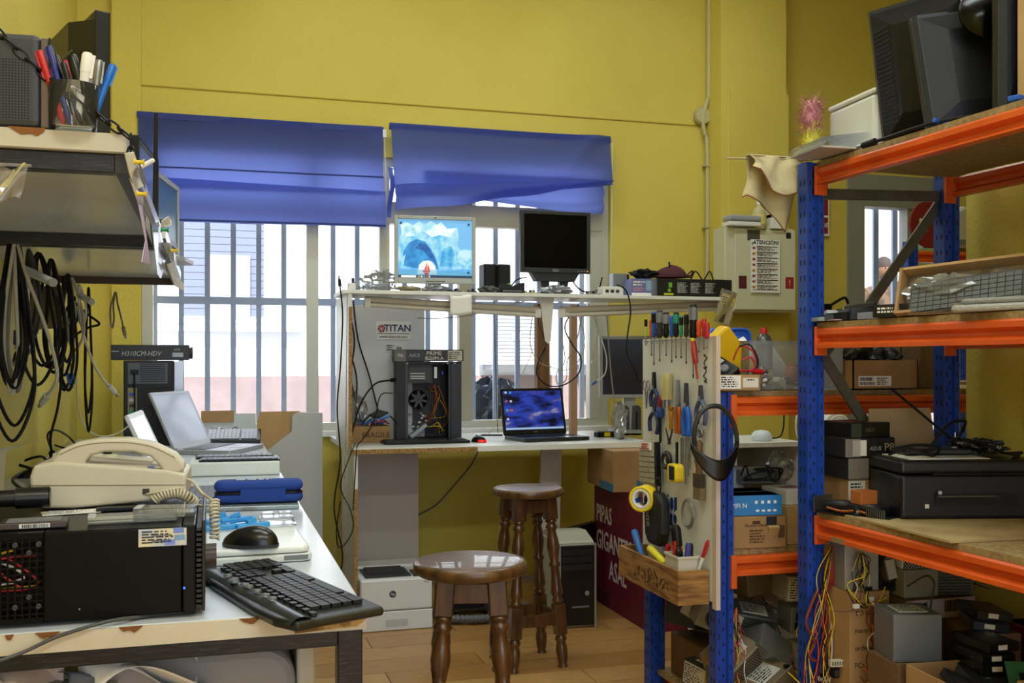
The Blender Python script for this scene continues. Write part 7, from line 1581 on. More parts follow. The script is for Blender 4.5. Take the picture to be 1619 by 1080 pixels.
# monitors stored on the top shelf
def stored(label, loc, rz, w, h, m, tiltx=0, tilty=0, back=True, scr=None, dep=.07, vents=0, name='monitor'):
    t = thing(name, label, 'monitor', loc, 0, rot=(R(tiltx), R(tilty), R(rz))); f = MB(); bz = .02
    for q in ((-w / 2, -w / 2 + bz, 0, h), (w / 2 - bz, w / 2, 0, h), (-w / 2 + bz, w / 2 - bz, h - bz, h), (-w / 2 + bz, w / 2 - bz, 0, bz)): f.box(q[0], q[1], -.014, .012, q[2], q[3])
    f.build('bezel', m, t, bev=.004); B(-w / 2 + bz - .001, w / 2 - bz + .001, -.008, -.002, bz - .001, h - bz + .001).build('screen', scr or BLKG, t)
    MB().prism([(-w / 2 + .003, .012), (w / 2 - .003, .012), (w / 2 - .012, .03), (-w / 2 + .012, .03)], .004, h - .004, 'z').build('rear_frame', mat('2c3038', .4, spec=.3), t)
    bc = MB().add([(-w / 2 + .014, .03, .014), (w / 2 - .014, .03, .014), (w / 2 - .014, .03, h - .014), (-w / 2 + .014, .03, h - .014), (-w * .22, dep, h * .2), (w * .22, dep, h * .2), (w * .22, dep, h * .82), (-w * .22, dep, h * .82)], [(3, 2, 1, 0), (4, 5, 6, 7), (0, 1, 5, 4), (1, 2, 6, 5), (2, 3, 7, 6), (3, 0, 4, 7)]).build('back_shell', mat('0d0f14', .4, spec=.3), t)
    for i in range(vents):
        z = h * .15 + i * h * .7 / vents; f_ = abs(i / vents - .5)
        MB().box(-.001, .0025, 0, .075, 0, h * .7 / vents * .45, Matrix.Translation((w / 2 - .019, .0335, z)) @ Matrix.Rotation(math.atan2(w * .28 - .014, dep - .03), 4, 'Z')).build('vent', mat('07080a', .7), t)
    return t
m1_ = stored('black monitor with vented back at the left of the stored monitors', w1(.16, -.40, Z1 + .012), -58 + 180, .34, .40, mat('17181a', .4), -7, 4, dep=.09, vents=22)
stored('flat black monitor panel leaning beside the vented one', w1(.15, -.56, Z1 + .005), 158, .30, .33, mat('17181a', .4), 8, 6, dep=.04)
stored('tall black monitor behind the leaning panel, cut by the picture top', w1(.30, -.42, Z1 + .002), 150, .40, .55, mat('101013', .35), 0, 0, dep=.06)
stored('narrow black monitor standing upright next to the right carton', w1(.12, -.71, Z1 + .002), 172, .14, .46, mat('101013', .3), 0, 0, dep=.035)
t = thing('monitor_stand', 'round glossy black monitor foot above the leaning panels', 'monitor foot', w1(.13, -.60, Z1 + .30), 0, rot=(R(80), 0, R(-25))); MB().lathe([(.0005, -.006), (.075, -.006), (.08, 0), (.075, .006), (.0005, .012)], 28, cap=False).build('disc', BLKG, t); MB().cyl((0, 0, -.06), (0, 0, .0), .018, n=14).build('stem', BLACK, t)
sz = (.22, .2, .3)
t = carton('cardboard box with printed labels at the right edge of the top shelf', w1(.17, -.86, Z1), sz, 0, CARDL); decal(t, 'f', sz, .08, .3, .45, .8, PAPER2); printlines(t, 'f', sz, .1, .28, .48, .78, 10, seed=8); decal(t, 'l', sz, .3, .9, .3, .8, PAPER2); printlines(t, 'l', sz, .35, .85, .35, .75, 10, seed=9)
cable('black power lead with connector lying over the top shelf edge', [w1(.12, -.72, Z1 + .006), w1(.05, -.62, Z1 + .012), w1(.0, -.52, Z1 + .01), w1(-.025, -.40, Z1 + .0), w1(-.035, -.35, Z1 - .004)], .005, plug='end')
t = thing('video_plug', 'blue monitor plug lying under the stored monitors', 'plug', w1(.05, -.52, Z1 + .003), 40); B(-.03, .03, -.02, .02, 0, .016).build('shell', BLU, t, bev=.003); B(.03, .04, -.015, .015, .003, .013).build('contact', STEEL, t); MB().cyl((-.03, 0, .008), (-.07, .01, .01), .006, n=8).build('lead', BLU, t)
t = thing('video_plug', 'second blue plug by the right carton on the top shelf', 'plug', w1(.02, -.80, Z1 + .003), 20); B(-.02, .02, -.015, .015, 0, .014).build('shell', BLU, t, bev=.003); B(.02, .03, -.01, .01, .003, .011).build('contact', STEEL, t)
# ------------------------------------------------------------------ near rack, middle shelf
Z2 = 1.434 + .02
def w1p(px, lx, z):   # a point on the rack shelf at local depth lx seen at column px
    q = onX(px, 500, 1.9); n = Vector((math.cos(R(RZ1)), math.sin(R(RZ1)), 0)); d = Vector((*_d(px, 572)[:2], 0))
    tt = ((F1 + n * lx).dot(n) - 0) / d.dot(n); p = d * tt; return Vector((p.x, p.y, z))
def drive(label, px, lx, w, d, h, rz, m, z=Z2, led=None, tilt=0, name='hard_drive'):
    t = thing(name, label, 'drive', w1p(px, lx, z + .0012), 0, 'loose drives and boards on the middle shelf', rot=(R(tilt), 0, R(rz))); B(-w / 2, w / 2, -d / 2, d / 2, 0, h).build('case', m, t, bev=.001); B(-w * .4, w * .3, -d * .4, d * .4, h, h + .0008).build('label', led or LGREY, t)
    for i in range(3): B(-w * .4 + i * w * .3, -w * .3 + i * w * .3, -d / 2 - .004, -d / 2, .001, h * .7).build('connector', (BLACK, GRN, GREY)[i], t)
    return t
drive('stack bottom grey board with green terminal strip at the shelf end', 1306, .03, .12, .1, .012, 80, mat('8b9a94', .5))
drive('dark board with green connector on the middle shelf', 1320, .05, .11, .1, .02, 75, mat('30343a', .5), led=GRN)
drive('black drive lying beside the green connector board', 1345, .06, .13, .1, .025, 85, BLKM)
drive('thin silver drive leaning on the black one', 1330, .12, .12, .1, .012, 60, SILV, Z2 + .022, tilt=6)
drive('black optical drive in the middle of the loose drives', 1372, .09, .15, .14, .035, 70, mat('1a1b1e', .4), led=BLACK)
drive('purple grey drive beside the black boxed part', 1385, .05, .1, .07, .02, 95, mat('8d8fa8', .4), led=mat('a9aac8', .5))
drive('pink antistatic sheet under the loose boards', 1322, .02, .1, .06, .003, 80, mat('b88a90', .5), led=mat('c49aa0', .5))
drive('black board with pins on top of the optical drive', 1362, .12, .12, .09, .015, 50, mat('232528', .5), Z2 + .037, tilt=-8)
sz = (.20, .06, .035)
t = carton('slim black parts box with a yellow end label on the middle shelf', w1p(1440, .03, Z2 + .001), sz, -70 + 2, mat('141416', .45), name='product_carton'); printlines(t, 'f', sz, .08, .4, .3, .85, 2, PAPER, seed=38); decal(t, 'f', sz, .70, .97, .05, .95, YELP, 'yellow_label'); ftext(t, 'f', sz, .83, .5, 'Intenso', .012, INK)
t = thing('cardboard_scrap', 'torn brown cardboard scrap standing behind the loose drives', 'cardboard', w1p(1338, .2, Z2 + .001), 20); MB().prism([(-.06, 0), (.06, 0), (.05, .03), (.0, .07), (-.03, .03)], 0, .004, 'y').build('scrap', CARDL, t); MB().prism([(-.09, 0), (-.03, 0), (-.04, .045), (-.07, .02)], .01, .014, 'y').build('scrap', CARD, t)
t = thing('display_screen', 'dark blue framed panel lying behind the loose drives', 'panel', w1p(1368, .3, Z2 + .001), 10); B(-.11, .11, 0, .02, 0, .05).build('frame', mat('1c3466', .4), t); B(-.1, .1, -.002, 0, .008, .042).build('panel', mat('4a6a9a', .3), t)
# keyboards in an open carton
kbx = thing('keyboard_carton', 'open cardboard tray of laptop keyboards standing tilted on the middle shelf', 'box', w1p(1535, .10, Z2 + .001), 0, rot=(R(-22), R(-3), R(-62)))
B(-.19, .19, -.0, .012, 0, .14).build('back_board', CARD, kbx); B(-.19, .19, -.05, 0, -.0, .008).build('side_board', CARD, kbx); B(-.19, -.182, -.05, 0, .008, .14).build('side_board', CARD, kbx); B(.182, .19, -.05, 0, .008, .14).build('side_board', CARD, kbx); B(-.18, .18, -.05, -.001, .132, .14).build('side_board', CARDL, kbx)
MB().grid(24, 8, lambda u, v: (-.18 + .36 * u, -.012 - .01 * math.sin(u * 21) * math.sin(v * 9), .01 + .12 * v)).build('bubble_wrap', FILM, kbx)
kpanel('grey laptop keyboard in the tilted carton on the middle shelf', w1p(1527, .075, Z2 + .058), 0, .30, .095, mat('3a3d3e', .5), mat('55595a', .4), rot=(R(68), R(-5), R(-62)))
crumple('bubble_wrap', 'crinkled bubble wrap on top of the keyboard carton', 'bubble wrap', w1p(1500, .07, Z2 + .03), (.2, .06, .08), FILM, 91, amp=.4, rz=-60)
t = thing('bubble_envelope', 'silvery bubble wrapped panel lying at the right of the middle shelf', 'package', w1p(1592, .04, Z2 + .001), -70); MB().prism(rrect(-.12, .14, -.06, .07, .02), 0, .018).build('package', mat('a9aaa8', .3, bump=(120, .8, .004)), t, bev=.006); MB().prism(rrect(-.10, .14, -.05, .07, .02), .019, .034).build('upper_package', mat('8f908e', .3, bump=(120, .8, .004)), t, bev=.006)
t = thing('cardboard_scrap', 'flat brown cardboard offcut before the keyboard carton', 'cardboard', w1p(1500, .03, Z2 + .001), -66); MB().prism([(-.1, -.03), (.12, -.03), (.1, .03), (-.04, .035)], 0, .008).build('scrap', CARDD, t); MB().prism([(.0, 0), (.04, 0), (.02, .03)], -.004, .004, 'y').build('torn_corner', CARD, t)
# ------------------------------------------------------------------ near rack, printer shelf
Z3 = .844 + .02
t = thing('inkjet_printer', 'black all-in-one printer on the lower shelf of the near rack', 'printer', (2.17, 2.60, Z3), -14)
PB_ = mat('0f0f11', .38); w, d, h = .43, .30, .178
B(-w / 2, w / 2, -d / 2, d / 2, .004, .135).build('body', PB_, t, bev=.012, seg=3); B(-w / 2 - .001, w / 2 + .001, -d / 2 - .001, d / 2 + .001, .138, h).build('scanner_lid', mat('141417', .35), t, bev=.01, seg=3)
B(-w / 2 + .10, w / 2 - .05, -d / 2 - .018, -d / 2, .085, .128).build('control_panel', mat('1a1a1d', .25), t, rot=(R(-14), 0, 0), bev=.003); B(-w / 2 + .1, w / 2 - .08, -d / 2 - .004, -d / 2, .045, .08).build('paper_slot', mat('050506', .7), t); B(-w / 2 + .1, w / 2 - .15, -d / 2 - .02, -d / 2, .072, .077).build('output_tray', mat('3c3a2c', .5), t)
B(-w / 2 + .071, -w / 2 + .083, -d / 2 - .0012, -d / 2, .038, .050).build('sticker', PAPER2, t); B(-w / 2 - .0015, -w / 2, -.04, .0, .12, .126).build('finger_notch', BLACK, t); MB().lathe([(.006, 0), (.005, .004)], 16, Matrix.Translation((-w / 2 + .11, -d / 2 - .012, .085)) @ Matrix.Rotation(R(90), 4, 'X')).build('knob', LGREY, t)
TP = Z3 + h + .001
def tp(x, y, z=0): return Vector((2.17, 2.60, TP)) + Matrix.Rotation(R(-14), 3, 'Z') @ Vector((x, y, z))
t = thing('paper_sheet', 'white printed sheets lying on the black printer', 'paper', tp(-.06, -.05), -10); B(-.13, .12, -.08, .09, 0, .002).build('sheet', PAPER, t); B(-.05, .10, -.075, .08, .0022, .003).build('upper_sheet', mat('c9d4e4', .7), t, rot=(0, 0, R(9)))
t = thing('power_adapter', 'flat black adapter plate on the papers of the black printer', 'adapter', tp(-.03, .0, .006), -16); B(-.12, .08, -.05, .06, 0, .018).build('case', mat('17181a', .35), t, bev=.004); B(-.1, .06, -.052, -.05, .004, .008).build('seam', DGREY, t)
for i, (lab, P) in enumerate((('black lead arching over the printer to the card', [(-.1, -.06, .01), (-.07, -.07, .06), (-.02, -.05, .10), (.05, 0, .105), (.07, .05, .08), (.05, .06, .03)]), ('black lead stretched from the card down to the printer', [(-.12, .14, .2), (-.05, .1, .13), (.02, .03, .05), (.04, .0, .03)]), ('black lead curled at the left of the printer top', [(-.2, -.03, .005), (-.16, -.08, .03), (-.1, -.1, .008), (-.06, -.06, .03), (-.12, -.03, .035), (-.18, -.0, .02)]), ('black lead lying on the right of the printer top', [(.05, -.02, .02), (.1, -.05, .03), (.15, -.04, .01), (.2, -.05, .012), (.17, -.08, .008)]))):
    cable(lab, [tp(*p) for p in P], .0045, plug='end' if i in (1, 3) else None)
t = thing('power_plug', 'black mains plug lying on the printer top', 'plug', tp(.02, -.01, .026), 0); MB().lathe([(.012, 0), (.018, .006), (.018, .02), (.01, .03)], 14).build('plug', BLACK, t); MB().cyl((-.006, 0, .03), (-.006, 0, .045), .0022, n=6).build('pin', CHROME, t)
crumple('cable_heap', 'heap of black and white adapters at the right of the printer top', 'adapters', tp(.09, .0, .004), (.16, .09, .045), mat('1c1c1e', .4, var=(30, 'b9b9b4', .58, .62)), 95, amp=.5)
t = thing('beige_board', 'beige cardboard sheet standing behind the black printer', 'cardboard', (2.13, 2.775, Z3 + .001), -2); MB().prism([(-.10, 0), (.13, 0), (.13, .2), (.11, .315), (-.115, .315), (-.12, .2)], 0, .004, 'y').build('sheet', mat('b09a78', .8), t); MB().prism([(-.1, .0), (.1, .0), (.1, .01), (-.1, .01)], -.012, 0, 'y').build('folded_foot', mat('a08a68', .8), t)
# graphics card
t = thing('graphics_card', 'graphics card with bare heatsink lying at the shelf edge by the post', 'graphics card', w1p(1358, .055, Z3 + .001), -66); B(-.12, .12, -.045, .045, .0, .006).build('circuit_board', mat('101214', .4), t)
B(-.1, .09, -.04, .04, .007, .034).build('shroud', mat('17181b', .3), t, bev=.004); 
for x in (-.055, .035): MB().lathe([(.036, 0), (.036, .003), (.01, .0032), (.01, .006)], 20, Matrix.Translation((x, 0, .034))).build('fan', mat('26272b', .4), t)
for i in range(9): B(0, .003, -.046, -.041, .007, .03).build('heatsink_fin', STEEL, t, (.05 + i * .007, 0, 0))
MB().tube(spline([(-.08, -.047, .02), (-.03, -.05, .014), (.02, -.048, .02), (.05, -.047, .016)], 5), .0035, 6).build('heat_pipe', mat('b5693a', .3, .8), t); B(-.125, -.121, -.05, .05, .0, .05).build('bracket', STEEL, t)
# stacked boxes beside the post
def rbox(label, px, lx, z, sz, rz, m, **k): return carton(label, w1p(px, lx, z), sz, rz, m, **k)
zz = Z3 + .001
sz = (.14, .17, .095); t = rbox('brown carton with white label, lowest of the stack by the post', 1348, .17, zz, sz, -2, CARD); decal(t, 'f', sz, .0, .42, .1, .95, PAPER2); barcode(t, 'f', sz, .18, .38, .15, .35, seed=14); printlines(t, 'f', sz, .05, .38, .5, .9, 4, seed=11); ftext(t, 'f', sz, .25, .6, '250', .016, INK)
zz += .097; sz = (.165, .17, .066); t = rbox('grey ended black carton, second lowest of the stack by the post', 1350, .17, zz, sz, 1, mat('1b1a18', .5), name='product_carton'); decal(t, 'f', sz, 0, .45, .02, .98, mat('7d766c', .6), 'grey_end'); decal(t, 'f', sz, .52, .66, .2, .8, mat('6a4a2a', .5), 'picture')
zz += .068; sz = (.175, .17, .06); t = rbox('black motherboard carton lettered P8 in the stack by the post', 1352, .17, zz, sz, -3, mat('141416', .45), name='product_carton'); decal(t, 'f', sz, .0, .30, .02, .98, mat('7d7a76', .6), 'grey_end'); decal(t, 'f', sz, .14, .42, .08, .9, PAPER, 'label'); ftext(t, 'f', sz, .60, .45, 'ASUS', .018, LGREY, shear=.2); ftext(t, 'f', sz, .88, .5, 'P8', .036, mat('b0a890', .6))
zz += .062; sz = (.15, .16, .045); t = rbox('black glossy carton on top of the stack by the post', 1350, .17, zz, sz, 4, mat('17181a', .3), name='product_carton'); decal(t, 'f', sz, 0, .26, .02, .98, mat('3a4440', .35), 'picture'); ftext(t, 'f', sz, .48, .5, 'ASUS', .016, mat('6a6650', .6))
sz = (.075, .05, .035); t = rbox('small black and yellow carton beside the brown carton', 1362, .05, Z3 + .001, sz, 0, mat('17171a', .5), name='product_carton'); decal(t, 'f', sz, .6, 1, 0, 1, mat('c98a1c', .5), 'yellow_end'); ftext(t, 'f', sz, .3, .5, 'DEVOLO', .01, PAPER)
t = rbox('clear topped orange box on the small yellow carton', 1366, .06, Z3 + .038, (.06, .05, .04), 3, mat('a8622c', .4), name='product_carton')
struct_tag = B(-.0, .5, -.6, -.04, .0, .006).build('hardboard_sheet', mat('b29c6e', .7, var=(9, '9a8458', .4, .7)), None, w1(.015, -.03, Z3 - .0005), (0, 0, R(RZ1 - 4)))
tag(struct_tag, 'thin tan hardboard sheet lying under the black printer', 'sheet')
# ------------------------------------------------------------------ near rack, lowest level
Z4 = .30 + .02
sz = (.14, .13, .31)
t = carton('brown cardboard box with handwriting below the printer shelf', w1(.095, -.10, Z4), sz, 0, CARD)
for i, s in enumerate(('TO H.', 'many bus', 'ordenat/KI', 'PCs')): ftext(t, 'f', sz, .12, .8 - i * .17, s, .022, mat('2a1c10', .8), ax='LEFT')
sz = (.25, .19, .29)
t = carton('long cardboard box with white shipping label below the printer shelf', w1(.30, -.14, Z4), sz, 0, CARDD); decal(t, 'f', sz, 0, 1, .8, 1, mat('b9a8ac', .6), 'tape_band'); decal(t, 'f', sz, .02, .18, .35, .98, PAPER); barcode(t, 'f', sz, .04, .09, .4, .92, seed=20); decal(t, 'f', sz, .22, .3, .85, .97, mat('5a2a8a', .5), 'purple_mark'); barcode(t, 'f', sz, .55, .75, .86, .98, seed=22)
psu('silver power supply with a round fan and cable bundle on the handwritten box', w1(.085, -.10, Z4 + .3125), (0, 0, -8), mat('9a9d9c', .4, .5), (.11, .10, .142), 'none', 31, 0)
t = thing('fan_coil', 'coil of black cable around a fan beside the silver power supply', 'cable', w1(.175, -.14, Z4 + .375), 0, rot=(0, R(8), R(-10)))
for k in range(7): MB().tube([((.03 + .005 * k) * math.cos(a), -.02 + .002 * (k % 3), (.045 + .004 * k) * math.sin(a)) for a in [i * math.pi / 12 for i in range(24)]], .0028, 5, closed=True).build('turn', BLKM, t)
B(-.014, .014, -.03, -.02, -.03, .03).build('white_connector', mat('a9aaa4', .5), t, rot=(0, R(-20), 0)); B(-.02, .02, -.01, .01, -.0665, -.055).build('tie', PAPER, t)
psu('beige power supply on the long shipping box', w1(.25, -.15, Z4 + .2925), (0, 0, -2), mat('8f8c78', .5, .2), (.12, .12, .085), 'none', 32, 4)
psu('power supply with honeycomb vent at the right of the beige one', w1(.38, -.16, Z4 + .2925), (0, 0, -14), mat('5a5a50', .4, .4), (.12, .12, .085), 'mesh', 33, 6)
psu('white slotted power supply lying on the beige one', w1(.27, -.14, Z4 + .379), (0, 0, -4), mat('c9c9c4', .45), (.15, .12, .045), 'mesh', 34, 5)
sz = (.20, .22, .29)
psu('large blank grey power supply standing in front of the boxes', w1(.10, -.32, Z4 + .16), (0, 0, -14), mat('7f8488', .35, .6), (.14, .14, .135), 'none', 35, 0)
carton('low carton carrying the large grey power supply', w1(.10, -.32, Z4), (.16, .15, .158), -4, CARDD)
# drives stack in an open carton
sz = (.30, .26, .17)
t = carton('open cardboard box of loose hard drives at the lower right', w1(.15, -.56, Z4 + .0), sz, -4, CARD, open_=1); decal(t, 'f', sz, .4, .5, .4, .98, PAPER); barcode(t, 'f', sz, .42, .48, .45, .9, seed=25)
HD = mat('0c0c0e', .28); HDS = mat('2a2b2e', .35, .4)
def hdd(label, x, y, z, rot, m=HD):
    t = thing('hard_drive', label, 'hard drive', w1(x, y, z), 0, 'loose hard drives in the lower right box', rot=tuple(R(a) for a in rot)); B(-.05, .05, -.073, .073, 0, .025).build('case', m, t, bev=.002); B(-.045, .045, -.06, .06, .0255, .0262).build('cover', HDS, t); B(-.02, .008, -.0745, -.073, .007, .02).build('label', PAPER2, t); B(-.042, -.03, .0735, .076, .004, .02).build('connector', PAPER2, t)
    for s in (-1, 1): MB().cyl((s * .05, -.03, .008), (s * .0508, -.03, .008), .003, n=8).build('screw_hole', STEEL, t)
zb = Z4 + .08
labs = ('lowest drive of the left pile', 'second drive of the left pile', 'third drive of the left pile', 'topmost drive of the left pile, slightly turned')
for i in range(4): hdd('black hard drive, ' + labs[i], .20 + .012 * (i % 2), -.50, zb + .06 + i * .029, (0, 0, -20 + 6 * i))
for i in range(2): hdd('black hard drive, ' + ('lower', 'upper')[i] + ' of the farther pair behind the left pile', .30, -.40, zb + .17 + i * .03, (0, 6, -25 + 8 * i))
carton('dark carton carrying the farther pair of hard drives', w1(.30, -.40, Z4), (.13, .16, .245), -10, CARDD)
for i in range(4): hdd('black hard drive ' + ('leaning leftmost', 'leaning second from the left', 'lying in the middle', 'lying at the right') + [''][0] if False else 'black hard drive ' + ('leaning leftmost in the open box', 'leaning second from the left in the open box', 'lying in the middle of the open box', 'lying at the right of the open box')[i], .05 + i * .068, -.60 + .015 * i, zb + .055, (12, 24 if i < 2 else -6, -15 + 4 * i))
carton('dark carton at the bottom of the drive box', w1(.20, -.50, Z4 + .006), (.13, .15, .128), -10, CARDD)
t = thing('circuit_board', 'green circuit board lying among the hard drives', 'circuit board', w1(.20, -.64, zb + .10), 0, rot=(R(60), 0, R(-20))); B(-.04, .04, -.04, .04, 0, .006).build('board', mat('1e5a2c', .5), t); B(-.01, .01, -.01, .01, .006, .01).build('chip', BLACK, t)
t = thing('cardboard_flap', 'brown cardboard box corner at the lower right picture edge', 'box', w1(.20, -.80, Z4), -8); B(-.1, .2, -.08, .08, 0, .2).build('body', CARD, t, bev=.002); MB().prism([(-.1, .2), (.2, .2), (.2, .23), (-.06, .24)], -.082, -.078, 'y').build('flap', CARDL, t)
t = thing('red_crate', 'dark red plastic crate deep in the lower right', 'crate', w1(.46, -.46, Z4), -6); B(-.04, .04, -.12, .12, 0, .24).build('body', mat('7a1420', .4), t, bev=.006); B(-.045, .045, -.125, .125, .22, .24).build('rim', mat('8a1a26', .4), t)
# wires hanging from the near rack
harness('large tangle of red, yellow and black wires hanging below the printer shelf', w1(.035, -.06, .755), 48, .075, .44, 21, 2.7)
harness('bundle of coloured wires running down from the silver power supply', w1(.06, -.165, .755), 12, .02, .16, 22, 2.6)
harness('arching bundle of yellow and red wires before the handwritten box', w1(.10, -.19, .61), 16, .04, .26, 23, 2.5)
cable('thick orange and red wire bundle curling at the rack post', [w1(-.02, -.06, .62), w1(-.05, -.06, .56), w1(-.06, -.06, .52), w1(-.03, -.06, .46), w1(-.05, -.06, .42), w1(-.02, -.06, .40)], .0045, mat('7a2c14', .5))
cable('yellow and black wire with a white plug hanging before the shipping box', [w1(.16, -.25, .66), w1(.22, -.26, .69), w1(.25, -.26, .665), w1(.24, -.26, .62), w1(.235, -.26, .58)], .003, mat('3a3018', .5), 'end', plugm=PAPER2)
t = thing('wire_connector', 'broad white connector hanging from the wire tangle', 'connector', w1(.02, -.12, .40), -8); B(-.035, .035, -.008, .008, 0, .02).build('housing', mat('c9c2ac', .5), t); 
for i in range(8): B(-.031 + i * .008, -.026 + i * .008, -.0085, -.008, .004, .016).build('pin_hole', mat('6a6454', .6), t)
t = thing('wire_connector', 'black drive connector hanging from the wire tangle', 'connector', w1(.03, -.10, .36), -8); B(-.025, .025, -.01, .01, 0, .03).build('housing', BLACK, t); B(-.02, .02, -.012, -.01, .005, .025).build('face', DGREY, t)
# ------------------------------------------------------------------ farther things behind the racks
t = thing('white_cabinet', 'open white cabinet standing behind the lower rack', 'cabinet', (2.40, 4.3, 0), 0)
MB().box(-.17, .19, -.25, .2, .945, .965).build('top_board', MELA, t); B(.172, .19, -.25, .2, 0, .945).build('side_board', MELA, t); B(-.17, -.152, -.25, .2, 0, .945).build('side_board', MELA, t); B(-.152, .172, .18, .2, 0, .945).build('back_board', mat('9a9488', .6), t); B(-.152, .172, -.25, .18, .48, .5).build('shelf', MELA, t)
t = thing('webcam', 'white dome webcam on top of the white cabinet', 'webcam', (2.43, 4.15, .966)); MB().lathe([(.045, 0), (.05, .01), (.045, .03), (.03, .045), (.0005, .05)], 18).build('dome', mat('c9d4dc', .4), t); MB().tube(spline([(.04, 0, .01), (.1, .0, .02), (.13, .02, .1), (.12, .03, .2)], 5), .004, 6).build('lead', BLKM, t)
t = thing('pedestal_fan', 'white pedestal fan partly hidden behind the rack post', 'fan', (2.92, 4.3, 0), -20)
for r_ in (.20, .15, .10, .05): MB().tube([(r_ * math.cos(a), -.06 + (.2 - r_) * -.2, 1.02 + r_ * math.sin(a)) for a in [i * math.pi / 16 for i in range(32)]], .004, 6, closed=True).build('guard_ring', WHITE, t)
for i in range(3): MB().prism([(-.02, .02), (.07, .09), (.05, .17), (-.05, .13)], -.05, -.045, 'y', Matrix.Translation((0, 0, 1.02)) @ Matrix.Rotation(R(120 * i), 4, 'Y')).build('blade', mat('c9ccd0', .4), t)
MB().cyl((0, -.06, 1.02), (0, .1, 1.02), .06, n=18).build('motor', WHITE, t); MB().cyl((0, .05, .04), (0, .05, .95), .018, n=12).build('pole', STEEL, t); MB().lathe([(.2, 0), (.2, .02), (.05, .04)], 24).build('base', WHITE, t)
t = thing('fire_extinguisher', 'red fire extinguisher below the EXTINTOR sign', 'extinguisher', onY(1303, 590, 5.86)); MB().lathe([(.07, 0), (.075, .02), (.075, .34), (.05, .40), (.025, .42)], 20).build('cylinder', mat('b01820', .3), t); B(-.03, .05, -.015, .015, .42, .46).build('valve', BLACK, t); MB().tube(spline([(.03, -.03, .45), (.12, -.05, .50), (.15, -.05, .46)], 5), .01, 6).build('hose', BLACK, t)
t = thing('storage_rack', 'distant blue and orange rack seen through the near rack', 'rack', (3.63, 4.65, 0), 0)
post(t, -.035, -.03, 1.98); post(t, .75, -.03, 1.98); post(t, .75, .45, 1.98)
for z in (1.93, 1.2, .5): beam_x(t, .0, .03, .75, z); B(.3, .78, 0, .45, z + .001, z + .018).build('shelf_board', BOARD, t)
brace(t, (.0, .02, 1.7), (.35, .04, 1.3), .03)
t = thing('chair_frame', 'bent grey tubular frame standing before the distant rack', 'tubular frame', (3.56, 4.4, 0), 0); MB().tube(spline([(.0, 0, .0), (.04, 0, .8), (.08, 0, 1.4), (.11, 0, 1.72), (.18, .01, 1.81), (.3, .02, 1.82), (.5, .02, 1.82)], 8), .017, 10).build('tube', mat('7c7d7a', .35, .7), t); MB().tube([(.06, 0, 1.1), (.5, .02, 1.1)], .012, 8).build('cross_bar', mat('7c7d7a', .35, .7), t)
t = thing('round_sign', 'dark red round sign with a pale letter on the distant rack', 'sign', (3.76, 4.66, 1.951), 0); MB().lathe([(.13, 0), (.13, .012)], 28, Matrix.Translation((0, 0, .13)) @ Matrix.Rotation(R(90), 4, 'X')).build('disc', mat('7a141c', .5), t); text('lettering', 'R', .1, PAPER2, t, (-.05, -.0135, .12), (R(90), 0, 0)); B(-.03, .03, -.01, .01, 0, .01).build('foot', DGREY, t)
t = thing('white_hood', 'pale rounded plastic cover beside the round sign', 'cover', (3.93, 4.68, 1.951), 0); MB().prism([(-.07, 0), (.09, 0), (.09, .2), (.04, .24), (-.05, .2)], -.06, .06, 'y').build('shell', mat('b9b8b0', .5), t, bev=.02); B(-.06, .06, -.062, -.06, .02, .05).build('panel', GREY, t)
t = thing('poster', 'pale green and white poster fixed behind the distant rack', 'poster', onY(1462, 470, 5.98)); B(-.16, .16, -.004, 0, 0, .4).build('sheet', mat('cfdcb8', .7), t); B(-.12, .12, -.006, -.004, .2, .34).build('printed_block', mat('9ab86a', .7), t)
# ------------------------------------------------------------------ person outside the barred opening
pp = onY(1397, 455, 8.6)
pe = thing('person', 'person in a brown patterned top standing outside with folded arms', 'person', (pp.x, 8.6, .6), -10)
SK = mat('6a4832', .6); TOPB = mat('38281a', .85, var=(14, '54402a', .45, .6)); HAIR = mat('20140a', .8); TRO = mat('4a3c30', .85)
def skin(name, V, E, Rr, m, sub=2):
    me = bpy.data.meshes.new(name); me.from_pydata([Vector(v) for v in V], E, []); me.update()
    o = bpy.data.objects.new(name, me); COL.objects.link(o); o.parent = pe
    o.modifiers.new('skin', 'SKIN'); sv = me.skin_vertices[0].data
    for i, r_ in enumerate(Rr): sv[i].radius = r_ if isinstance(r_, tuple) else (r_, r_)
    sv[0].use_root = True
    q = o.modifiers.new('smooth', 'SUBSURF'); q.levels = sub; q.render_levels = sub
    me.materials.append(m); return o
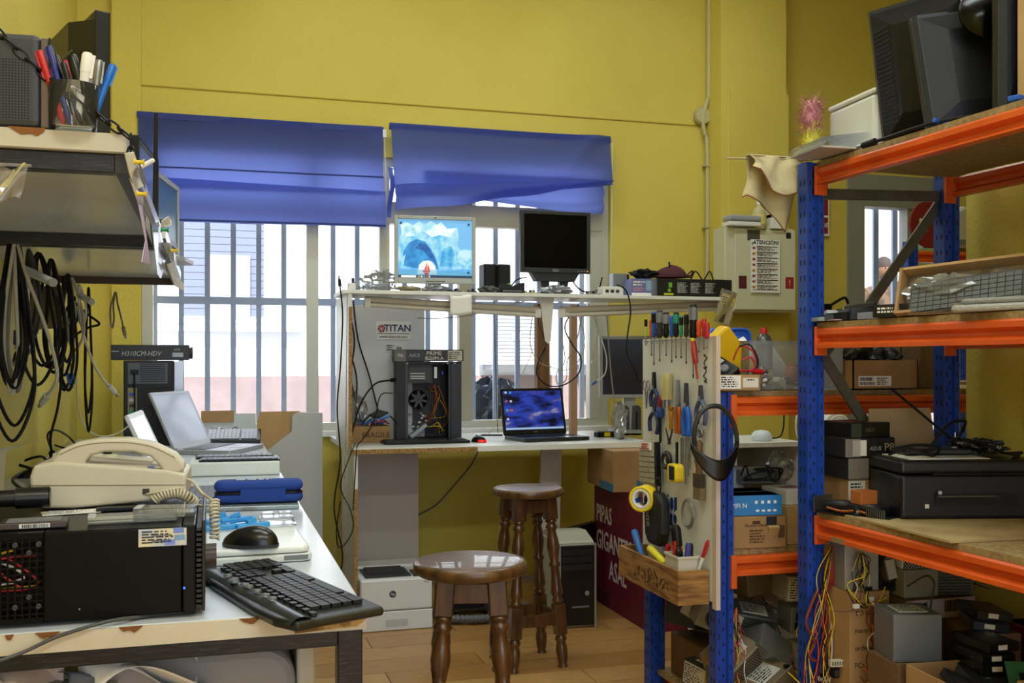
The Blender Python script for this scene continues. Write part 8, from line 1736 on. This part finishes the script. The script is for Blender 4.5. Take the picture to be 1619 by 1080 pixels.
V = [(0, 0, .92), (0, 0, 1.08), (0, 0, 1.26), (0, 0, 1.42), (0, -.005, 1.50), (0, -.01, 1.59), (.17, 0, 1.41), (.22, -.03, 1.12), (.05, -.17, 1.10), (-.08, -.19, 1.13), (-.17, 0, 1.41), (-.22, -.03, 1.12), (-.05, -.19, 1.15), (.09, -.2, 1.17), (.09, 0, .84), (.10, -.01, .46), (.10, .02, .08), (.10, -.1, .03), (-.09, 0, .84), (-.10, -.01, .46), (-.10, .02, .08), (-.10, -.1, .03)]
Ed = [(0, 1), (1, 2), (2, 3), (3, 4), (4, 5), (3, 6), (6, 7), (7, 8), (8, 9), (3, 10), (10, 11), (11, 12), (12, 13), (0, 14), (14, 15), (15, 16), (16, 17), (0, 18), (18, 19), (19, 20), (20, 21)]
Rr = [(.15, .10), (.13, .095), (.155, .105), (.14, .10), .075, .06, .075, .052, .042, .03, .075, .052, .042, .03, .085, .06, .042, .035, .085, .06, .042, .035]
bo = skin('body', V, Ed, Rr, TOPB)
MB().grid(24, 16, lambda u, v: (.078 * math.cos(u * 6.283) * math.sin(v * 3.14159 + .0005) * (1 - .12 * max(0, v - .55) * 2), -.012 + .098 * math.sin(u * 6.283) * math.sin(v * 3.14159 + .0005), 1.645 + .115 * math.cos(v * 3.14159))).build('head', SK, pe)
MB().grid(24, 10, lambda u, v: (.088 * math.cos(u * 6.283) * math.sin(v * 1.45 + .0005), .004 + .118 * math.sin(u * 6.283) * math.sin(v * 1.45 + .0005), 1.655 + .124 * math.cos(v * 1.45))).build('hair', HAIR, pe)
for s in (-1, 1):
    MB().ball((s * .03, -.104, 1.655), (.010, .006, .006), 8, 6).build('eye', INK, pe); MB().ball((s * .08, -.01, 1.64), (.01, .02, .03), 8, 6).build('ear', SK, pe)
    MB().ball((s * .085, -.2, 1.15 + .02 * s), (.035, .03, .04), 10, 8).build('hand', SK, pe)
    for k in range(5): MB().tube([(s * -.01 + s * .085 - s * .02, -.222 + .004 * k, 1.175 - .014 * k + .02 * s), (s * .06 - s * .04, -.226 + .003 * k, 1.178 - .015 * k + .02 * s), (s * .06 - s * .062, -.215 + .003 * k, 1.176 - .015 * k + .02 * s)], .008, 6).build('finger' if k else 'thumb', SK, pe)
MB().prism([(-.010, 1.60), (.010, 1.60), (0, 1.655)], -.128, -.1, 'y').build('nose', SK, pe, bev=.004); B(-.022, .022, -.108, -.1, 1.578, 1.586).build('mouth', mat('8a4a40', .6), pe)
